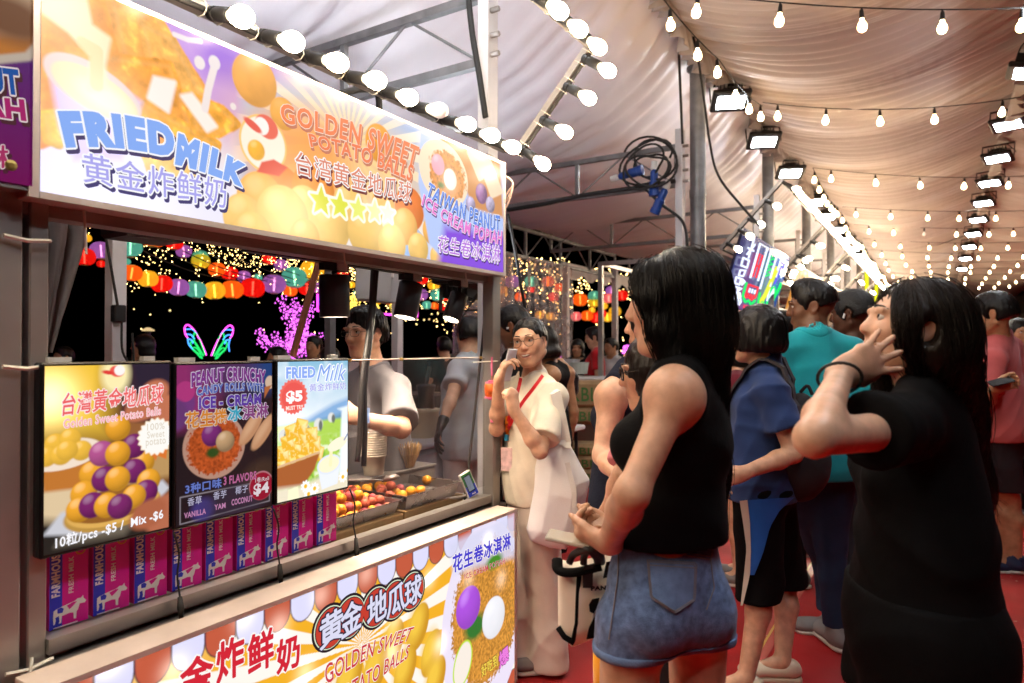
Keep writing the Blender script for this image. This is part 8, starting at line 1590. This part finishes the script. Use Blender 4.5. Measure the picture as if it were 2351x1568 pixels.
# ---- man with an earbud
p0 = at(1960, 1150, 4.0); J = stand(p0[0], p0[1], 165, 1.80, 172, -6, head=at(1952, 722, 4.0)); P = person('man in a dark tee with a white earbud, behind the man in teal', None, J, 'dark', True, legs=False, h=.009, fat=1.1); shirt(P, CL['dark'], seed=18); pants(P, CL['charcoal'], 1.0); hair(P, 'short', HM['curly'], 18, th=.016, low=-.03); MB().tube([P['q'](-.086, .006, .002), P['q'](-.088, .016, -.022)], .0065, 8).build('earbud', M['whitep'], P['t']); MB().tube([P['q'](.086, .006, .002), P['q'](.088, .016, -.022)], .0065, 8).build('earbud', M['whitep'], P['t']); shoes(P, M['shoegrey'], M['solew'])
# ---- woman in black touching her cheek
p0 = at(2112, 1440, 1.52); hs = dict(l=dict(d=nrm(RT*.90+UP*.38+FW*.22), n=nrm(FW*.95-RT*.2), curl=(.06, .08, .08, .10), spread=.20, thumb=(.45, .1), sc=.90))
J = stand(p0[0], p0[1], 196, 1.63, 203, 14, male=False, head=at(2088, 760, 1.47), neck=at(2126, 898, 1.50), lsh=at(2075, 985, 1.33), rsh=at(2190, 975, 1.66), lel=at(1868, 1006, 1.10), lwr=at(1932, 858, 1.31), chest=at(2114, 1080, 1.52), waist=at(2120, 1240, 1.52), rel=at(2150, 1180, 1.8), rwr=at(2050, 1250, 1.75), gaze=0)
J['arm'] = .80; P = person('woman in black with long dark hair touching her cheek', None, J, 'fair', False, h=.0064, handspec=hs, fat=1.07, headscale=.91); BW = P
shirt(P, CL['black'], hem=.86, sleeve=.42, e=.012, seed=19, loose=.015, neck=.066, wr=.007)
pants(P, CL['black'], 1.02, .735, e=.045, flare=.085, seed=20, name='shorts'); mb = MB(); zz = .735*J['k']
for sd in ('l', 'r'):
    cc = J[sd+'hip']+(J[sd+'kn']-J[sd+'hip'])*.33
    for k in range(150):
        a = k/150*2*math.pi; q_ = V(cc[0], cc[1], zz)+V(math.cos(a), math.sin(a), 0)*(.118+.004*RNG.normal()); mb.tube([q_+V(0, 0, .004), q_+V(RNG.normal(0, .004), RNG.normal(0, .004), -.012-.022*RNG.random())], .0011, 3)
fr3 = mb.build('frayed_hem', CL['black'], P['t']); fr3['kind'] = 'stuff'
h_ = P['q']; HA = J['HA']
sheets = [(h_(0, -.035, .03), h_(0, -.055, -.03), .080, .078), (h_(-.01, -.06, -.02), at(2176, 960, 1.55), .076, .070, (HA[0], 1.)), (at(2172, 920, 1.55), at(2205, 1120, 1.58), .072, .066, (HA[0], .9)), (at(2205, 1120, 1.58), at(2236, 1250, 1.60), .064, .04, (HA[0], .8)), (h_(-.078, .034, .02), h_(-.080, .030, -.035), .016, .013), (h_(.055, .02, .075), h_(.078, .03, 0), .030, .03), (h_(.07, .02, -.02), h_(.08, -.03, -.15), .03, .04), (h_(-.045, -.05, -.05), at(2165, 900, 1.50), .045, .055)]
hair(P, 'long', HM['brownblack'], 19, h=.0055, sheets=sheets, k=.035, th=.010, n=84, amp=.0010, face=(.122, -.020), fr=(.090, .078, .118), cuts=[(h_(-.092, -.010, .000), (.020, .015, .027))])
hair_strands(P, HM['brownblack'], 950, .9, .0011, 4, zmin=1.0, excl=(h_(-.085, -.010, .0), .024))
g = np.random.default_rng(8); rt_ = []
for k in range(130):
    a = g.uniform(-1, 1); rt_.append(([at(2140+50*a, 780+g.uniform(-30, 50), 1.42+.03*a), at(2172+58*a+g.normal(0, 8), 930, 1.455), at(2205+64*a+g.normal(0, 10), 1110, 1.50), at(2238+56*a+g.normal(0, 10), 1185+g.uniform(-40, 50), 1.545)], .0012))
for k in range(16): rt_.append(([h_(-.060, .035, .07), h_(-.079, .05+.004*k*.3, .03), h_(-.082, .045, -.02), h_(-.08, .02+.002*k, -.055-.002*k)], .0006))
strands(P, HM['brownblack'], rt_)
wr = J['lwr']; d_ = nrm(J['lel']-wr); e_ = nrm(np.cross(d_, UP)); f_2 = np.cross(d_, e_); c_ = wr+d_*.022; tb_ = thing('wrist_band', 'thin black hair tie round the wrist of the woman in black', 'wrist band', c_); MB().tube([c_+e_*.037*math.cos(a)+f_2*.034*math.sin(a)+d_*.012*math.cos(a+.6) for a in np.linspace(0, 2*np.pi, 25)[:-1]], .0032, 7, closed=True).build('band', M['rubber'], tb_, smooth=True)
MB().lathe([(.0028, -.001), (.0034, .001), (.001, .003)], 8, h_(-.079, .003, -.030), -HA[0]).build('ear_stud', M['steel'], P['t'])
nk_ = J['neck']; MB().tube([nk_+V(0, 0, .035)+J['A'][0]*.062*math.cos(a)+J['A'][1]*(.058*math.sin(a)+.012)-V(0, 0, .02*max(0, math.sin(a))) for a in np.linspace(0, 2*np.pi, 40)[:-1]], .0018, 5, closed=True).build('necklace', mat('gold_chain', (.6, .38, .12), .3, .9), P['t'])
# ---- man in salmon pink
p0 = at(2290, 1120, 4.55); hs = dict(l=dict(d=nrm(RT*.8+UP*.3), n=nrm(-FW), curl=(.7, .8, .8, .8))); fo = onZ(2330, 1285, .085)
J = stand(p0[0], p0[1], 158, 1.85, 165, -6, head=at(2282, 722, 4.5), lan=fo, ltoe=nrm(-RT*.9+FW*.2), lkn=at(2318, 1150, 4.6), lsh=at(2280, 830, 4.4), lel=at(2262, 930, 4.35), lwr=at(2285, 890, 4.15)); P = person('man in a salmon pink tee and dark shorts looking at a phone', None, J, 'tan', True, h=.008, fat=1.1, handspec=hs); shirt(P, CL['pink'], hem=.82, sleeve=.7, e=.016, seed=21, loose=.02); pants(P, CL['charcoal'], 1.0, .50, e=.02, flare=.03, seed=22, name='shorts'); hair(P, 'fade', HM['black'], 21, th=.016, low=-.05, top=.012); shoes(P, M['nvshoe'], M['solew'])
c_ = at(2298, 876, 4.1); t = thing('mobile_phone', 'dark phone held by the man in salmon pink', 'phone', c_); MB().box(c_, (.07, .14, .009), np.stack([nrm(FW+UP*.4), nrm(RT+UP*.25), nrm(np.cross(FW+UP*.4, RT+UP*.25))], 1), bev=.003).build('case', M['bezel'], t)
# ---- others, farther off
def extra(label, px, py, t_, yaw, H, skin, sh, pn, hs_='short', male=True, hy=None, pitch=0, hm='black', h=.020, group=None, leg=.08, low=None, sl=.62, fl=1., **ov):
    hp = at(px, py, t_); J = stand(hp[0], hp[1], yaw, H, hy, pitch, male=male, **ov); P = person(label, group, J, skin, male, h=h, fat=fl, legs=leg > .2); shirt(P, CL[sh], seed=int(px), sleeve=sl); pants(P, CL[pn], 1.0, leg, seed=int(px)+1); hair(P, hs_, HM[hm], int(px), h=h*.7, **({'low': low} if low is not None else {})); shoes(P, M['shoegrey'], M['solew']) if t_ < 7 else None; return P
extra('man with a dark fringe facing the camera at the right edge', 2336, 745, 6.0, 300, 1.74, 'tan', 'dark', 'dark', hy=296, h=.010)
extra('person with black hair just left of the man at the right edge', 2306, 760, 6.6, 150, 1.70, 'tan', 'dark', 'jean')
extra('woman with dark brown hair between the earbud man and the woman in black', 2022, 762, 5.2, 160, 1.62, 'light', 'dark', 'dark', 'bowl', False, hm='brownblack', low=-.12)
extra('man with black hair left of the man in teal, under the orange sign', 1797, 722, 5.2, 150, 1.77, 'brown', 'dark', 'dark')
extra('woman with brown hair partly hidden behind the boy in navy', 1806, 795, 4.3, 150, 1.55, 'light', 'olive', 'dark', 'bowl', False, hm='brownblack', low=-.10)
P = extra('person in maroon with bare legs, hidden between the tall woman and the boy', 1690, 795, 4.4, 190, 1.58, 'light', 'maroon', 'dark', 'bowl', False, low=-.1, leg=.62)
extra('child with bare legs and purple sandals beyond the boy in navy', 1882, 960, 4.95, 200, 1.10, 'tan', 'jean', 'jean', 'bowl', False, low=-.06, leg=.32)
for k, (px, py, t_, yw, sh) in enumerate([(2100, 752, 8.5, 120, 'dark'), (2060, 748, 9.5, 300, 'white'), (2150, 762, 11, 120, 'navy'), (2245, 768, 9, 300, 'charcoal'), (2200, 765, 12.5, 290, 'olive'), (2320, 765, 11, 130, 'maroon'), (2030, 765, 12, 300, 'pale')]):
    extra(f'{["person in dark clothes", "person in white", "person in navy", "person in charcoal", "person in olive", "person in maroon", "person in pale blue"][k]} far down the aisle', px, py, t_, yw, 1.66+.02*(k % 3), 'tan', sh, 'dark', h=.018)
# beyond the stalls, in the dark
extra('man in a red polo shirt beyond the clear curtain', 1368, 780, 8.2, 205, 1.74, 'light', 'red', 'dark', h=.012, pitch=-12)
extra('woman in black beside the man in red, beyond the curtain', 1326, 798, 8.6, 290, 1.60, 'tan', 'dark', 'white', 'bowl', False, low=-.12, h=.012)
extra('person in white behind the man in red', 1405, 790, 9.2, 250, 1.62, 'tan', 'white', 'dark', h=.016)
for k, (px, py, t_, yw, lab) in enumerate([(332, 795, 6.6, 260, 'dim woman under the street lamp, behind the left screen'), (722, 778, 7.6, 285, 'dim man drinking, right of the rust brown pole'), (757, 822, 6.2, 230, 'dim head of a person just over the right screen'), (1020, 800, 8.0, 150, 'dim person in the dark behind the sneeze guard'), (325*.62+125, 818, 7.4, 270, 'dim person low behind the left screen'), (640, 822, 7.0, 240, 'dim person behind the middle screen'), (150, 815, 7.2, 270, 'dim person beside the grey canvas')]):
    extra(lab, px, py, t_, yw, 1.62-.0*k if py < 810 else 1.50, 'tan', 'dark', 'dark', h=.016, hs_='bowl' if k in (0, 2) else 'short', male=k not in (0, 2), **({'low': -.1} if k in (0, 2) else {}))
q = onX(340, 758, -7.6); t = thing('street_lamp', 'small distant street lamp glowing behind the left screen', 'street lamp', (q[0], q[1], 0)); MB().tube([(q[0], q[1], 0), (q[0], q[1], q[2])], .03, 8).build('pole', M['blackmetal'], t); MB().lathe([(.02, .03), (.07, .0), (.065, -.01)], 14, q).build('lamp_head', emat('street_lamp_glow', (1, .72, .35), .8, False), t)
